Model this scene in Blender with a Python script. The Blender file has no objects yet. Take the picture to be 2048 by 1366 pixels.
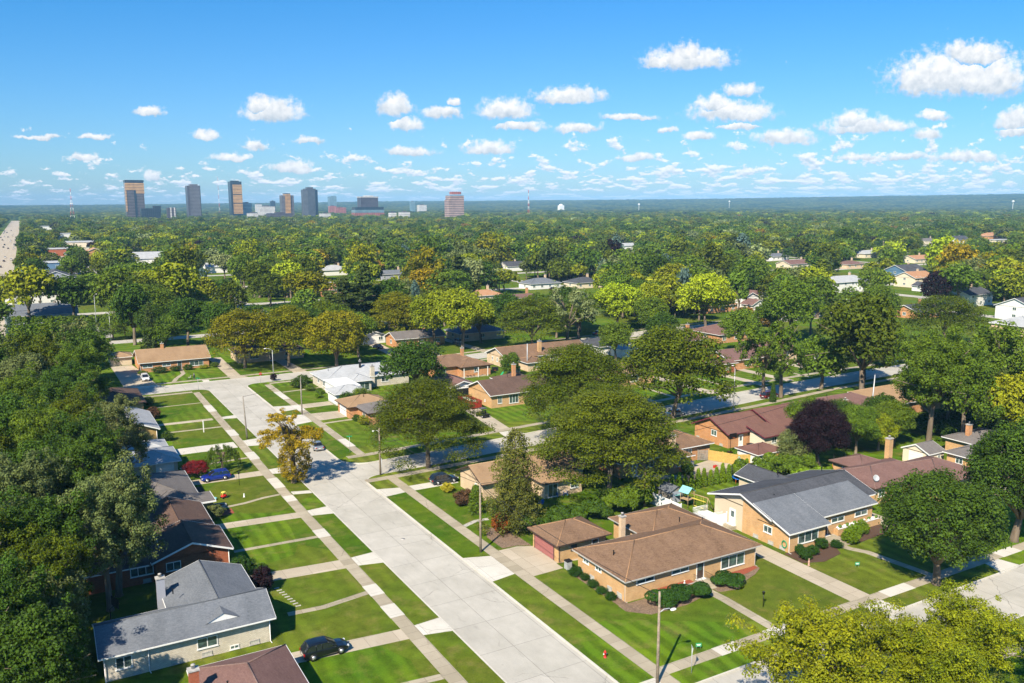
import bpy, bmesh, math, random
import numpy as np
from mathutils import Vector, Matrix

S = bpy.context.scene
COL = S.collection
R = math.radians
# ------------------------------------------------------------------ camera
# World X runs across the street grid, world Y along the main street; the drone hovers 45 m above the origin.
TH = R(29.6); PITCH = math.atan((683 - 409) / 1700.0); CAMH = 45.0
cam_d = bpy.data.cameras.new('camera'); cam = bpy.data.objects.new('camera', cam_d); COL.objects.link(cam)
cam_d.sensor_width = 36.0; cam_d.lens = 1700.0 / 2048.0 * 36.0
cam_d.clip_start = 1.0; cam_d.clip_end = 60000.0
cam.matrix_world = Matrix.Translation((0, 0, CAMH)) @ Matrix.Rotation(-TH, 4, 'Z') @ Matrix.Rotation(math.pi / 2 - PITCH, 4, 'X') @ Matrix.Rotation(-R(0.22), 4, 'Z')
S.camera = cam
# ------------------------------------------------------------------ light
SUN_EL = R(42.5); SUN_AZ = R(37 + 180)            # azimuth counted from +X, direction towards the sun
S.view_settings.view_transform = 'Standard'; S.view_settings.look = 'None'
S.view_settings.exposure = 0.76; S.view_settings.gamma = 1.0
S.render.engine = 'CYCLES'
S.cycles.max_bounces = 5; S.cycles.diffuse_bounces = 1; S.cycles.glossy_bounces = 2
S.cycles.transmission_bounces = 3; S.cycles.transparent_max_bounces = 6; S.cycles.volume_bounces = 0
S.cycles.caustics_reflective = False; S.cycles.caustics_refractive = False
S.cycles.use_adaptive_sampling = True; S.cycles.adaptive_threshold = 0.02
S.cycles.sample_clamp_indirect = 6
sd = bpy.data.lights.new('sun', 'SUN'); sun = bpy.data.objects.new('sun', sd); COL.objects.link(sun)
sd.energy = 5.0; sd.angle = R(0.5); sd.color = (1.0, 0.89, 0.71)
to_sun = Vector((math.cos(SUN_AZ) * math.cos(SUN_EL), math.sin(SUN_AZ) * math.cos(SUN_EL), math.sin(SUN_EL)))
sun.rotation_euler = to_sun.to_track_quat('Z', 'Y').to_euler()
W = bpy.data.worlds.new('World'); S.world = W; W.use_nodes = True
try: W.cycles.sampling_method = 'MANUAL'; W.cycles.sample_map_resolution = 512
except Exception: pass

class NT:
    """terse node builder"""
    def __init__(s, tree): s.t = tree; s.t.nodes.clear()
    def n(s, typ, ins=None, **kw):
        nd = s.t.nodes.new(typ)
        for k, v in kw.items(): setattr(nd, k, v)
        if ins:
            for k, v in ins.items():
                sk = nd.inputs[k]
                if isinstance(v, bpy.types.NodeSocket): s.t.links.new(v, sk)
                elif isinstance(v, bpy.types.Node): s.t.links.new(v.outputs[0], sk)
                else: sk.default_value = v
        return nd
    def m(s, op, a, b=0.0, c=0.0, clamp=False):
        nd = s.n('ShaderNodeMath', operation=op, use_clamp=clamp)
        for i, v in enumerate((a, b, c)):
            if isinstance(v, bpy.types.Node): v = v.outputs[0]
            if isinstance(v, bpy.types.NodeSocket): s.t.links.new(v, nd.inputs[i])
            else: nd.inputs[i].default_value = v
        return nd.outputs[0]
    def v(s, op, a, b=(0, 0, 0)):
        nd = s.n('ShaderNodeVectorMath', operation=op)
        for i, q in enumerate((a, b)):
            if isinstance(q, bpy.types.NodeSocket): s.t.links.new(q, nd.inputs[i])
            else: nd.inputs[i].default_value = q
        return nd.outputs['Value'] if op in ('LENGTH', 'DOT_PRODUCT', 'DISTANCE') else nd.outputs[0]
    def mix(s, f, a, b, blend='MIX'):
        nd = s.n('ShaderNodeMix', data_type='RGBA', blend_type=blend)
        for i, q in ((0, f), (6, a), (7, b)):
            if isinstance(q, bpy.types.NodeSocket): s.t.links.new(q, nd.inputs[i])
            else: nd.inputs[i].default_value = q if i == 0 else (tuple(q) + (1,))[:4]
        return nd.outputs[2]
    def ramp(s, f, lo, hi, a=0.0, b=1.0, smooth=False):
        nd = s.n('ShaderNodeMapRange', {0: f, 1: lo, 2: hi, 3: a, 4: b}, clamp=True)
        if smooth: nd.interpolation_type = 'SMOOTHSTEP'
        return nd.outputs[0]
    def noise(s, vec, scale, detail=2.0, rough=0.5):
        ins = {'Scale': scale, 'Detail': detail, 'Roughness': rough}
        if vec is not None: ins['Vector'] = vec
        return s.n('ShaderNodeTexNoise', ins).outputs[0]

# ---- sky with fair-weather cumulus (centre, half size) as tangents about the heading of the street view
CLOUDS = [(0.5008, 0.1459, 0.0735, 0.0282), (0.5464, 0.143, 0.0412, 0.0271), (0.4641, 0.1433, 0.0324, 0.0235), (0.5245, 0.1676, 0.0424, 0.0141), (0.1997, 0.1634, 0.05, 0.0153), (0.2012, 0.1693, 0.0224, 0.0129), (0.1687, 0.1597, 0.0224, 0.0082), (-0.2723, 0.1075, 0.0365, 0.0159), (-0.2863, 0.1142, 0.0188, 0.0106), (-0.1324, 0.1131, 0.02, 0.0153), (-0.1203, 0.092, 0.02, 0.0088), (-0.0784, 0.1046, 0.0224, 0.0088), (-0.007, 0.1082, 0.0324, 0.0129), (0.0671, 0.1228, 0.0435, 0.01), (0.2528, 0.1045, 0.0518, 0.0129), (0.2326, 0.1123, 0.0224, 0.0118), (0.2608, 0.0889, 0.0247, 0.0053), (0.2633, 0.1276, 0.02, 0.0088), (0.4051, 0.0883, 0.0506, 0.0106), (0.3904, 0.0951, 0.0224, 0.0106), (0.3141, 0.0753, 0.0353, 0.01), (0.5773, 0.096, 0.0271, 0.0165), (0.5775, 0.081, 0.0247, 0.0059), (0.4815, 0.0997, 0.02, 0.0076), (0.4791, 0.0786, 0.0176, 0.0071), (-0.4122, 0.1064, 0.0165, 0.0065), (-0.3498, 0.0822, 0.0165, 0.0071), (-0.2943, 0.0686, 0.0147, 0.0076), (-0.2541, 0.0442, 0.0247, 0.0088), (-0.415, 0.0352, 0.0094, 0.0071), (-0.1164, 0.0617, 0.0306, 0.0059), (0.0101, 0.0898, 0.0306, 0.0071), (0.076, 0.0868, 0.0282, 0.0065), (-0.0256, 0.0659, 0.0294, 0.0088), (0.1453, 0.054, 0.0188, 0.0053), (0.2177, 0.0773, 0.0188, 0.0065), (0.1791, 0.0825, 0.0106, 0.0047), (-0.4935, 0.0558, 0.0188, 0.0053), (-0.3226, 0.0563, 0.0247, 0.0041), (0.1358, 0.0993, 0.0353, 0.0041), (-0.4772, 0.0794, 0.0188, 0.0035), (-0.5432, 0.0785, 0.0294, 0.0029), (-0.0656, 0.1161, 0.0094, 0.0053), (-0.231, 0.0734, 0.02, 0.0047), (0.3986, 0.0536, 0.0235, 0.0047), (0.4522, 0.0534, 0.0271, 0.0053), (0.5225, 0.0532, 0.0412, 0.0071)]
w = NT(W.node_tree)
sky = w.n('ShaderNodeTexSky', sky_type='NISHITA', sun_disc=False, sun_elevation=SUN_EL, sun_rotation=R(90) - SUN_AZ, altitude=200.0, air_density=1.0, dust_density=0.6, ozone_density=2.0)
tc = w.n('ShaderNodeTexCoord').outputs['Generated']
d = w.n('ShaderNodeVectorRotate', {'Vector': tc, 'Angle': TH}, rotation_type='Z_AXIS').outputs[0]
sx = w.n('ShaderNodeSeparateXYZ', {0: d})
yy = w.m('MAXIMUM', w.m('ABSOLUTE', sx.outputs[1]), 0.15)
u = w.m('DIVIDE', sx.outputs[0], yy); el = w.m('DIVIDE', sx.outputs[2], yy)
uv = w.n('ShaderNodeCombineXYZ', {0: u, 1: el}).outputs[0]
wn = w.n('ShaderNodeTexNoise', {'Vector': uv, 'Scale': 48.0, 'Detail': 5.0, 'Roughness': 0.62}).outputs[1]
wv = w.v('MULTIPLY', w.v('SUBTRACT', wn, (0.5, 0.5, 0.5)), (0.027, 0.017, 0.0))
pu = w.v('ADD', uv, wv)
cur = None; vec = None
for (cu, cv, hw, hh) in CLOUDS:
    q = w.v('MULTIPLY', w.v('SUBTRACT', pu, (cu, cv - hh * 0.3, 0)), (0.88 / hw, 0.74 / hh, 0))
    ln = w.v('LENGTH', q)
    if cur is None: cur, vec = ln, q
    else:
        lt = w.m('LESS_THAN', ln, cur)
        mx = w.n('ShaderNodeMix', data_type='VECTOR'); w.t.links.new(lt, mx.inputs[0]); w.t.links.new(vec, mx.inputs[4]); w.t.links.new(q, mx.inputs[5])
        vec = mx.outputs[1]; cur = w.m('MINIMUM', cur, ln)
sv = w.n('ShaderNodeSeparateXYZ', {0: vec})
below = w.m('MINIMUM', sv.outputs[1], 0.0)
vv = w.m('ADD', sv.outputs[1], w.m('MULTIPLY', below, 0.9))
rad = w.v('LENGTH', w.n('ShaderNodeCombineXYZ', {0: sv.outputs[0], 1: vv}).outputs[0])
n1 = w.noise(uv, 110.0, 5.0, 0.6)
dens = w.m('ADD', w.m('SUBTRACT', 1.0, rad), w.m('MULTIPLY', w.m('SUBTRACT', n1, 0.5), 1.25))
a1 = w.ramp(dens, -0.08, 0.50, 0, 1, True)
# distant rows of small clouds near the horizon
el2 = w.m('ADD', w.m('MAXIMUM', el, 0.0), 0.012)
lg = w.m('DIVIDE', w.m('LOGARITHM', el2, 2.718), 0.24)
pc = w.n('ShaderNodeCombineXYZ', {0: w.m('MULTIPLY', u, 36.0), 1: lg}).outputs[0]
n2 = w.noise(pc, 1.0, 4.0, 0.62)
n3 = w.noise(w.v('ADD', pc, (0.0, 0.22, 0.0)), 1.0, 3.0, 0.62)
side = w.ramp(u, -0.55, 0.35, 0.0, 1.0)
thr = w.m('ADD', w.m('SUBTRACT', 0.565, w.m('MULTIPLY', side, 0.06)), w.ramp(el, 0.030, 0.13, -0.02, 0.20))
a2 = w.m('MULTIPLY', w.ramp(w.m('SUBTRACT', n2, thr), -0.02, 0.07, 0, 1, True), w.ramp(el, 0.002, 0.02, 0.25, 0.92))
shade = w.m('ADD', w.m('MULTIPLY', w.ramp(sv.outputs[1], -0.6, 0.35), 0.62), w.m('MULTIPLY', w.ramp(w.noise(uv, 85.0, 4.0, .6), .3, .7), 0.50))
c1 = w.mix(w.m('MINIMUM', shade, 1.0), (4.1, 5.6, 7.2), (12.6, 12.5, 12.4))
c2 = w.mix(w.ramp(w.m('SUBTRACT', n2, n3), -0.10, 0.10), (7.2, 8.6, 10.2), (13.4, 13.2, 13.0))
tint = w.mix(w.ramp(el, 0.0, 0.25), (0.66, 0.92, 1.24), (0.27, 0.92, 1.42))
skyc = w.mix(1.0, sky.outputs[0], tint, 'MULTIPLY')
bg_sky = w.n('ShaderNodeBackground', {'Color': skyc, 'Strength': 0.066})
bg_c2 = w.n('ShaderNodeBackground', {'Color': c2, 'Strength': 0.050})
bg_c1 = w.n('ShaderNodeBackground', {'Color': c1, 'Strength': 0.052})
m1 = w.n('ShaderNodeMixShader', {0: a2, 1: bg_sky.outputs[0], 2: bg_c2.outputs[0]})
m2 = w.n('ShaderNodeMixShader', {0: a1, 1: m1.outputs[0], 2: bg_c1.outputs[0]})
w.n('ShaderNodeOutputWorld', {0: m2.outputs[0]})

# ------------------------------------------------------------------ object helpers
def proj(a, b, z=0.0):
    c, s = math.cos(TH), math.sin(TH); x = a * c - b * s; y = a * s + b * c; z = z - CAMH
    dd = y * math.cos(PITCH) - z * math.sin(PITCH); ww = y * math.sin(PITCH) + z * math.cos(PITCH)
    if dd <= 1: return (-9999, -9999, dd)
    return (1024 + 1700 * x / dd, 683 - 1700 * ww / dd, dd)

def tag(o, label=None, cat=None, group=None, kind=None):
    if label: o['label'] = label
    if cat: o['category'] = cat
    if group: o['group'] = group
    if kind: o['kind'] = kind
    return o

def empty(name, loc=(0, 0, 0), rz=0.0):
    o = bpy.data.objects.new(name, None); o.location = loc; o.rotation_euler = (0, 0, rz); o.empty_display_size = 0.3
    COL.objects.link(o); return o

def dup(root, loc=None, rz=None, sc=None):
    r = root.copy(); COL.objects.link(r)
    if loc is not None: r.location = loc
    if rz is not None: r.rotation_euler = (0, 0, rz)
    if sc is not None: r.scale = sc
    for ch in list(root.children):
        c = ch.copy(); COL.objects.link(c); c.parent = r
        for g in list(ch.children):
            e = g.copy(); COL.objects.link(e); e.parent = c
    return r

class MB:
    """mesh collector: boxes, prisms, tubes, lathes become ONE mesh object"""
    def __init__(s): s.v = []; s.f = []; s.mi = []; s.m = 0; s.sm = []
    def add(s, vs, fs, smooth=False):
        o = len(s.v); s.v += [tuple(p) for p in vs]
        for f in fs: s.f.append(tuple(i + o for i in f)); s.mi.append(s.m); s.sm.append(smooth)
    def box(s, x0, x1, y0, y1, z0, z1):
        s.add([(x0, y0, z0), (x1, y0, z0), (x1, y1, z0), (x0, y1, z0), (x0, y0, z1), (x1, y0, z1), (x1, y1, z1), (x0, y1, z1)],
              [(0, 3, 2, 1), (4, 5, 6, 7), (0, 1, 5, 4), (1, 2, 6, 5), (2, 3, 7, 6), (3, 0, 4, 7)])
    def prism(s, poly, z0, z1):
        n = len(poly)
        s.add([(p[0], p[1], z0) for p in poly] + [(p[0], p[1], z1) for p in poly],
              [tuple(range(n))[::-1], tuple(range(n, 2 * n))] + [(i, (i + 1) % n, n + (i + 1) % n, n + i) for i in range(n)])
    def poly(s, pts): s.add(pts, [tuple(range(len(pts)))])
    def tube(s, pts, rad, n=8, cap=True):
        pts = [Vector(p) for p in pts]
        if not isinstance(rad, (list, tuple)): rad = [rad] * len(pts)
        vs = []; up = Vector((0.31, 0.17, 0.93))
        for i, p in enumerate(pts):
            t = (pts[min(i + 1, len(pts) - 1)] - pts[max(i - 1, 0)]).normalized()
            a = t.cross(up if abs(t.dot(up)) < 0.95 else Vector((1, 0, 0))).normalized(); b = t.cross(a)
            for k in range(n):
                an = 2 * math.pi * k / n; vs.append(p + (a * math.cos(an) + b * math.sin(an)) * rad[i])
        fs = [(i * n + k, i * n + (k + 1) % n, (i + 1) * n + (k + 1) % n, (i + 1) * n + k) for i in range(len(pts) - 1) for k in range(n)]
        if cap: fs += [tuple(range(n))[::-1], tuple((len(pts) - 1) * n + k for k in range(n))]
        s.add(vs, fs, True)
    def lathe(s, prof, cx=0, cy=0, cz=0, n=16, axis='z'):
        vs = []
        for (r, z) in prof:
            for k in range(n):
                an = 2 * math.pi * k / n; x, y = r * math.cos(an), r * math.sin(an)
                vs.append((cx + x, cy + y, cz + z) if axis == 'z' else (cx + x, cy + z, cz + y))
        m = len(prof)
        fs = [(i * n + k, i * n + (k + 1) % n, (i + 1) * n + (k + 1) % n, (i + 1) * n + k) for i in range(m - 1) for k in range(n)]
        fs += [tuple(range(n))[::-1], tuple((m - 1) * n + k for k in range(n))]
        s.add(vs, fs, True)
    def ball(s, c, r, n=10):
        prof = [(max(1e-3, math.sin(math.pi * i / n)), -math.cos(math.pi * i / n)) for i in range(n + 1)]
        vs = []
        for (q, z) in prof:
            for k in range(n): an = 2 * math.pi * k / n; vs.append((c[0] + r[0] * q * math.cos(an), c[1] + r[1] * q * math.sin(an), c[2] + r[2] * z))
        s.add(vs, [(i * n + k, i * n + (k + 1) % n, (i + 1) * n + (k + 1) % n, (i + 1) * n + k) for i in range(n) for k in range(n)], True)
    def build(s, name, mat, parent=None, loc=None, bevel=0.0):
        me = bpy.data.meshes.new(name); me.from_pydata(s.v, [], s.f)
        me.polygons.foreach_set('use_smooth', s.sm)
        mats = mat if isinstance(mat, (list, tuple)) else [mat]
        for m in mats: me.materials.append(m)
        if len(mats) > 1: me.polygons.foreach_set('material_index', s.mi)
        me.update()
        o = bpy.data.objects.new(name, me); COL.objects.link(o)
        if parent: o.parent = parent
        if loc: o.location = loc
        if bevel: bv = o.modifiers.new('b', 'BEVEL'); bv.width = bevel; bv.segments = 2; bv.limit_method = 'ANGLE'
        return o

# ------------------------------------------------------------------ materials
M = {}
def mat(name): m = bpy.data.materials.new(name); m.use_nodes = True; M[name] = m; return NT(m.node_tree)
def out(n, sh): n.n('ShaderNodeOutputMaterial', {0: sh})
def princ(n, col, rough=0.7, metal=0.0, bump=None, bd=0.02, spec=0.4):
    ins = {'Base Color': col if not isinstance(col, tuple) else col + (1,), 'Roughness': rough, 'Metallic': metal, 'Specular IOR Level': spec}
    p = n.n('ShaderNodeBsdfPrincipled', ins)
    if bump is not None:
        b = n.n('ShaderNodeBump', {'Height': bump, 'Distance': bd, 'Strength': 0.8}); n.t.links.new(b.outputs[0], p.inputs['Normal'])
    out(n, p.outputs[0]); return p
def pos(n): return n.n('ShaderNodeNewGeometry').outputs['Position']
def opos(n): return n.n('ShaderNodeTexCoord').outputs['Object']
def plain(name, col, rough=0.6, metal=0.0, var=0.25, scale=3.0, spec=0.4):
    n = mat(name); g = n.ramp(n.noise(opos(n), scale, 3.0), 0.3, 0.7, 1 - var, 1 + var * 0.5)
    c = n.v('SCALE', col); 
    nd = c.node; nd.inputs['Scale'].default_value = 1.0; n.t.links.new(g, nd.inputs['Scale'])
    princ(n, c, rough, metal, spec=spec); return M[name]

def concrete(name, c_lo, c_hi, ju, jv, off=(0, 0), joint=0.035, slab=0.12, stain=0.35):
    """slabs with sawn joints every ju x jv metres, slab to slab tone, blotches and tyre grime"""
    n = mat(name); p = pos(n)
    br = n.n('ShaderNodeTexBrick', {'Vector': n.v('ADD', p, (off[0], off[1], 0)), 'Color1': (0, 0, 0, 1), 'Color2': (1, 1, 1, 1), 'Mortar': (0.5, 0.5, 0.5, 1), 'Scale': 1.0, 'Mortar Size': joint, 'Mortar Smooth': 0.3, 'Brick Width': ju, 'Row Height': jv}, offset=0.0, squash=1.0)
    big = n.noise(p, 0.22, 4.0, 0.6); fine = n.noise(p, 9.0, 3.0, 0.7); mid = n.noise(n.v('MULTIPLY', p, (1.0, 0.35, 1.0)), 1.3, 4.0, 0.65)
    t = n.m('ADD', n.m('MULTIPLY', n.ramp(big, 0.3, 0.7), 0.5), n.m('ADD', n.m('MULTIPLY', n.ramp(fine, 0.25, 0.75), 0.25), n.m('MULTIPLY', n.ramp(mid, 0.3, 0.7), 0.25)))
    c = n.mix(t, c_lo, c_hi)
    sep = n.n('ShaderNodeSeparateColor', {0: br.outputs[0]})
    c = n.mix(1.0, c, n.n('ShaderNodeCombineColor', {0: n.ramp(sep.outputs[0], 0, 1, 1 - slab, 1), 1: n.ramp(sep.outputs[0], 0, 1, 1 - slab, 1), 2: n.ramp(sep.outputs[0], 0, 1, 1 - slab * 1.15, 1)}).outputs[0], 'MULTIPLY')
    st = n.ramp(n.noise(n.v('MULTIPLY', p, (1.0, 0.18, 1.0)), 0.9, 5.0, 0.7), 0.62, 0.80, 0.0, stain)
    c = n.mix(st, c, tuple(x * 0.5 for x in c_lo))
    cr = n.n('ShaderNodeTexVoronoi', {'Vector': n.v('ADD', n.v('SCALE', n.n('ShaderNodeTexNoise', {'Vector': p, 'Scale': 0.8, 'Detail': 3.0}).outputs[1]), p), 'Scale': 0.11}, feature='DISTANCE_TO_EDGE').outputs['Distance']
    c = n.mix(n.m('MULTIPLY', n.m('LESS_THAN', cr, 0.0045), n.ramp(n.noise(p, 0.12, 2.0), 0.5, 0.6, 0, 0.5)), c, tuple(x * 0.35 for x in c_lo))
    sp_ = n.ramp(n.noise(p, 1.7, 2.0), 0.74, 0.80, 0, 0.5)
    c = n.mix(sp_, c, tuple(x * 0.35 for x in c_lo))
    c = n.mix(n.m('MULTIPLY', br.outputs[1], 0.65), c, tuple(x * 0.36 for x in c_lo))
    princ(n, c, 0.85, bump=fine, bd=0.004, spec=0.3)
    return M[name]
concrete('road', (0.36, 0.34, 0.295), (0.55, 0.52, 0.465), 4.5, 6.1, (-0.0, 2.0), 0.032, 0.09, 0.6)
concrete('walk', (0.33, 0.28, 0.205), (0.49, 0.43, 0.33), 1.6, 1.55, (0.5, 0.3), 0.025, 0.22, 0.3)
concrete('drive', (0.40, 0.335, 0.25), (0.54, 0.47, 0.37), 3.1, 3.1, (0.4, 0.3), 0.025, 0.15, 0.3)
concrete('drive_new', (0.50, 0.47, 0.41), (0.66, 0.625, 0.56), 3.1, 3.1, (0.4, 0.3), 0.025, 0.09, 0.3)
concrete('kerbm', (0.50, 0.47, 0.41), (0.64, 0.61, 0.55), 3.0, 3.0, (0, 0), 0.02, 0.08, 0.15)
concrete('lotm', (0.30, 0.29, 0.27), (0.42, 0.40, 0.37), 6.0, 6.0, (0, 0), 0.03, 0.08, 0.4)

def grass(name, far=False):
    n = mat(name); p = pos(n)
    vo = n.n('ShaderNodeTexVoronoi', {'Vector': n.v('ADD', n.v('MULTIPLY', p, (1, 1, 0)), (7.3, 5.1, 0)), 'Scale': 0.055}, feature='F1')
    sc = n.n('ShaderNodeSeparateColor', {0: vo.outputs['Color']})
    dist = n.v('ADD', p, n.v('SCALE', n.n('ShaderNodeTexNoise', {'Vector': p, 'Scale': 0.25}).outputs[1]))
    w1 = n.n('ShaderNodeTexWave', {'Vector': dist, 'Scale': 0.155, 'Distortion': 1.2, 'Detail': 1.0, 'Detail Scale': 2.0}, bands_direction='X').outputs[1]
    w2 = n.n('ShaderNodeTexWave', {'Vector': dist, 'Scale': 0.15, 'Distortion': 1.2, 'Detail': 1.0, 'Detail Scale': 2.0}, bands_direction='DIAGONAL').outputs[1]
    stripe = n.mix(n.ramp(sc.outputs[0], 0.45, 0.55), w1, w2)
    big = n.noise(p, 0.11, 4.0, 0.6); mid = n.noise(p, 0.8, 4.0, 0.65); fine = n.noise(p, 7.0, 3.0, 0.75)
    c = n.mix(n.ramp(big, 0.32, 0.68), (0.048, 0.112, 0.004), (0.098, 0.152, 0.007))
    c = n.mix(n.m('MULTIPLY', n.ramp(sc.outputs[1], 0.35, 0.9), 0.5), c, (0.125, 0.134, 0.016))
    k = n.m('ADD', n.m('MULTIPLY', n.ramp(stripe, 0.2, 0.8), n.ramp(sc.outputs[2], 0.2, 0.9, 0.04, 0.5)), n.m('ADD', n.m('MULTIPLY', n.ramp(mid, 0.3, 0.7), 0.40), n.m('MULTIPLY', n.ramp(fine, 0.3, 0.7), 0.62)))
    k = n.m('ADD', 0.40, k)
    nd = n.v('SCALE', c).node; n.t.links.new(k, nd.inputs['Scale']); c = nd.outputs[0]
    dry = n.m('MULTIPLY', n.ramp(n.noise(p, 0.33, 5.0, 0.7), 0.52, 0.72), n.ramp(fine, 0.3, 0.7, 0.3, 0.8))
    c = n.mix(dry, c, (0.235, 0.180, 0.060))
    princ(n, c, 0.95, bump=fine, bd=0.05, spec=0.1)
grass('grass')
plain('mulch', (0.10, 0.055, 0.035), 0.95, var=0.6, scale=20)
plain('redbed', (0.30, 0.075, 0.04), 0.95, var=0.5, scale=20)
plain('soil', (0.22, 0.15, 0.10), 0.95, var=0.5, scale=6)

def brick(name, c1, c2, mortar):
    n = mat(name); p = n.n('ShaderNodeSeparateXYZ', {0: pos(n)})
    vec = n.n('ShaderNodeCombineXYZ', {0: n.m('ADD', p.outputs[0], p.outputs[1]), 1: p.outputs[2]}).outputs[0]
    br = n.n('ShaderNodeTexBrick', {'Vector': vec, 'Color1': c1 + (1,), 'Color2': c2 + (1,), 'Mortar': mortar + (1,), 'Scale': 1.0, 'Mortar Size': 0.012, 'Mortar Smooth': 0.2, 'Brick Width': 0.26, 'Row Height': 0.12})
    big = n.ramp(n.noise(vec, 0.7, 4.0, 0.6), 0.3, 0.7, 0.84, 1.08)
    nd = n.v('SCALE', br.outputs[0]).node; n.t.links.new(big, nd.inputs['Scale'])
    princ(n, nd.outputs[0], 0.9, bump=br.outputs[1], bd=-0.008, spec=0.2)
brick('b_tan', (0.56, 0.31, 0.125), (0.63, 0.38, 0.17), (0.50, 0.39, 0.26))
brick('b_orange', (0.52, 0.225, 0.085), (0.60, 0.29, 0.12), (0.46, 0.32, 0.22))
brick('b_peach', (0.62, 0.45, 0.28), (0.68, 0.51, 0.34), (0.60, 0.47, 0.34))
brick('b_red', (0.34, 0.085, 0.038), (0.42, 0.115, 0.052), (0.30, 0.16, 0.10))
brick('b_cream', (0.60, 0.54, 0.44), (0.70, 0.64, 0.53), (0.38, 0.33, 0.26))
brick('b_olive', (0.34, 0.22, 0.075), (0.46, 0.30, 0.11), (0.36, 0.28, 0.15))
def siding(name, col):
    n = mat(name); p = n.n('ShaderNodeSeparateXYZ', {0: pos(n)})
    f = n.m('FRACT', n.m('MULTIPLY', p.outputs[2], 5.5)); g = n.ramp(f, 0.0, 0.15, 0.72, 1.0)
    nd = n.v('SCALE', col).node; n.t.links.new(g, nd.inputs['Scale']); princ(n, nd.outputs[0], 0.6, spec=0.3)
siding('s_beige', (0.60, 0.50, 0.36)); siding('s_white', (0.78, 0.77, 0.74)); siding('s_blue', (0.10, 0.19, 0.30)); siding('s_cream', (0.72, 0.62, 0.47)); siding('s_grey', (0.34, 0.36, 0.42))
def shingle(name, c1, c2):
    n = mat(name); p = pos(n); q = n.n('ShaderNodeSeparateXYZ', {0: p})
    rows = n.n('ShaderNodeCombineXYZ', {0: n.m('ADD', q.outputs[0], q.outputs[1]), 1: n.m('MULTIPLY', q.outputs[2], 3.3)}).outputs[0]
    br = n.n('ShaderNodeTexBrick', {'Vector': rows, 'Color1': (0, 0, 0, 1), 'Color2': (1, 1, 1, 1), 'Mortar': (0, 0, 0, 1), 'Scale': 1.0, 'Mortar Size': 0.012, 'Brick Width': 0.32, 'Row Height': 0.16})
    s = n.n('ShaderNodeSeparateColor', {0: br.outputs[0]}).outputs[0]
    streak = n.noise(n.v('MULTIPLY', p, (0.9, 0.25, 0.6)), 0.8, 4.0, 0.6); fine = n.noise(p, 5.5, 4.0, 0.8); big = n.noise(p, 0.3, 3.0)
    t = n.m('ADD', n.m('MULTIPLY', s, 0.30), n.m('ADD', n.m('MULTIPLY', n.ramp(streak, 0.3, 0.7), 0.3), n.m('ADD', n.m('MULTIPLY', n.ramp(fine, 0.32, 0.68), 0.45), n.m('MULTIPLY', n.ramp(big, 0.3, 0.7), 0.2))), clamp=True)
    princ(n, n.mix(t, c1, c2), 0.9, bump=fine, bd=0.01, spec=0.2)
shingle('r_brown', (0.080, 0.047, 0.029), (0.255, 0.158, 0.098))
shingle('r_dbrown', (0.060, 0.038, 0.030), (0.155, 0.098, 0.076))
shingle('r_tan', (0.20, 0.125, 0.068), (0.36, 0.24, 0.14))
shingle('r_mauve', (0.105, 0.058, 0.050), (0.215, 0.125, 0.108))
shingle('r_red', (0.095, 0.048, 0.040), (0.20, 0.105, 0.082))
shingle('r_grey', (0.075, 0.085, 0.10), (0.185, 0.20, 0.225))
shingle('r_lgrey', (0.24, 0.25, 0.26), (0.46, 0.47, 0.48))
shingle('r_dgrey', (0.030, 0.032, 0.038), (0.095, 0.10, 0.115))
shingle('r_greybrown', (0.085, 0.078, 0.075), (0.20, 0.18, 0.17))
shingle('r_orange', (0.30, 0.15, 0.08), (0.46, 0.26, 0.15))
plain('white', (0.78, 0.78, 0.76), 0.5, var=0.06); plain('brown', (0.07, 0.045, 0.035), 0.6); plain('maroon', (0.16, 0.03, 0.045), 0.6)
plain('pinkdoor', (0.36, 0.13, 0.12), 0.6, var=0.1); plain('cap', (0.45, 0.43, 0.40), 0.8); plain('dark', (0.015, 0.015, 0.017), 0.6)
plain('metal', (0.55, 0.56, 0.58), 0.35, 0.9, var=0.1); plain('galv', (0.50, 0.52, 0.54), 0.5, 0.3, var=0.1)
plain('wood_pole', (0.30, 0.24, 0.18), 0.9, var=0.4, scale=4); plain('wood_dark', (0.13, 0.09, 0.065), 0.9, var=0.4, scale=4)
plain('fence_yellow', (0.55, 0.36, 0.10), 0.8, var=0.2); plain('fence_grey', (0.28, 0.25, 0.21), 0.9, var=0.4)
plain('vinyl', (0.83, 0.84, 0.86), 0.35, var=0.03); plain('rubber', (0.018, 0.018, 0.019), 0.8); plain('black', (0.012, 0.012, 0.014), 0.4)
plain('red', (0.55, 0.02, 0.015), 0.4); plain('green', (0.02, 0.30, 0.12), 0.5); plain('blue', (0.02, 0.18, 0.62), 0.4); plain('teal', (0.25, 0.62, 0.62), 0.5)
plain('yellow', (0.72, 0.60, 0.10), 0.5); plain('cedar', (0.42, 0.29, 0.16), 0.8); plain('orange', (0.75, 0.18, 0.03), 0.5); plain('rustred', (0.30, 0.035, 0.02), 0.6, var=0.3)
plain('skin', (0.50, 0.30, 0.22), 0.6); plain('jeans', (0.03, 0.04, 0.09), 0.8); plain('plant', (.09, .16, .02), .8); plain('stone', (0.45, 0.42, 0.37), 0.9, var=0.4); plain('pergola_white', (0.85, 0.85, 0.84), 0.5, var=0.03)
plain('terracotta', (0.34, 0.10, 0.07), 0.9, var=0.3, scale=8)
n = mat('glass'); g = n.ramp(n.noise(n.v('MULTIPLY', opos(n), (0.5, 0.5, 1.0)), 1.7, 2.0), 0.35, 0.7)
princ(n, n.mix(g, (0.030, 0.045, 0.050), (0.10, 0.17, 0.15)), 0.08, spec=0.8)
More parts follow.
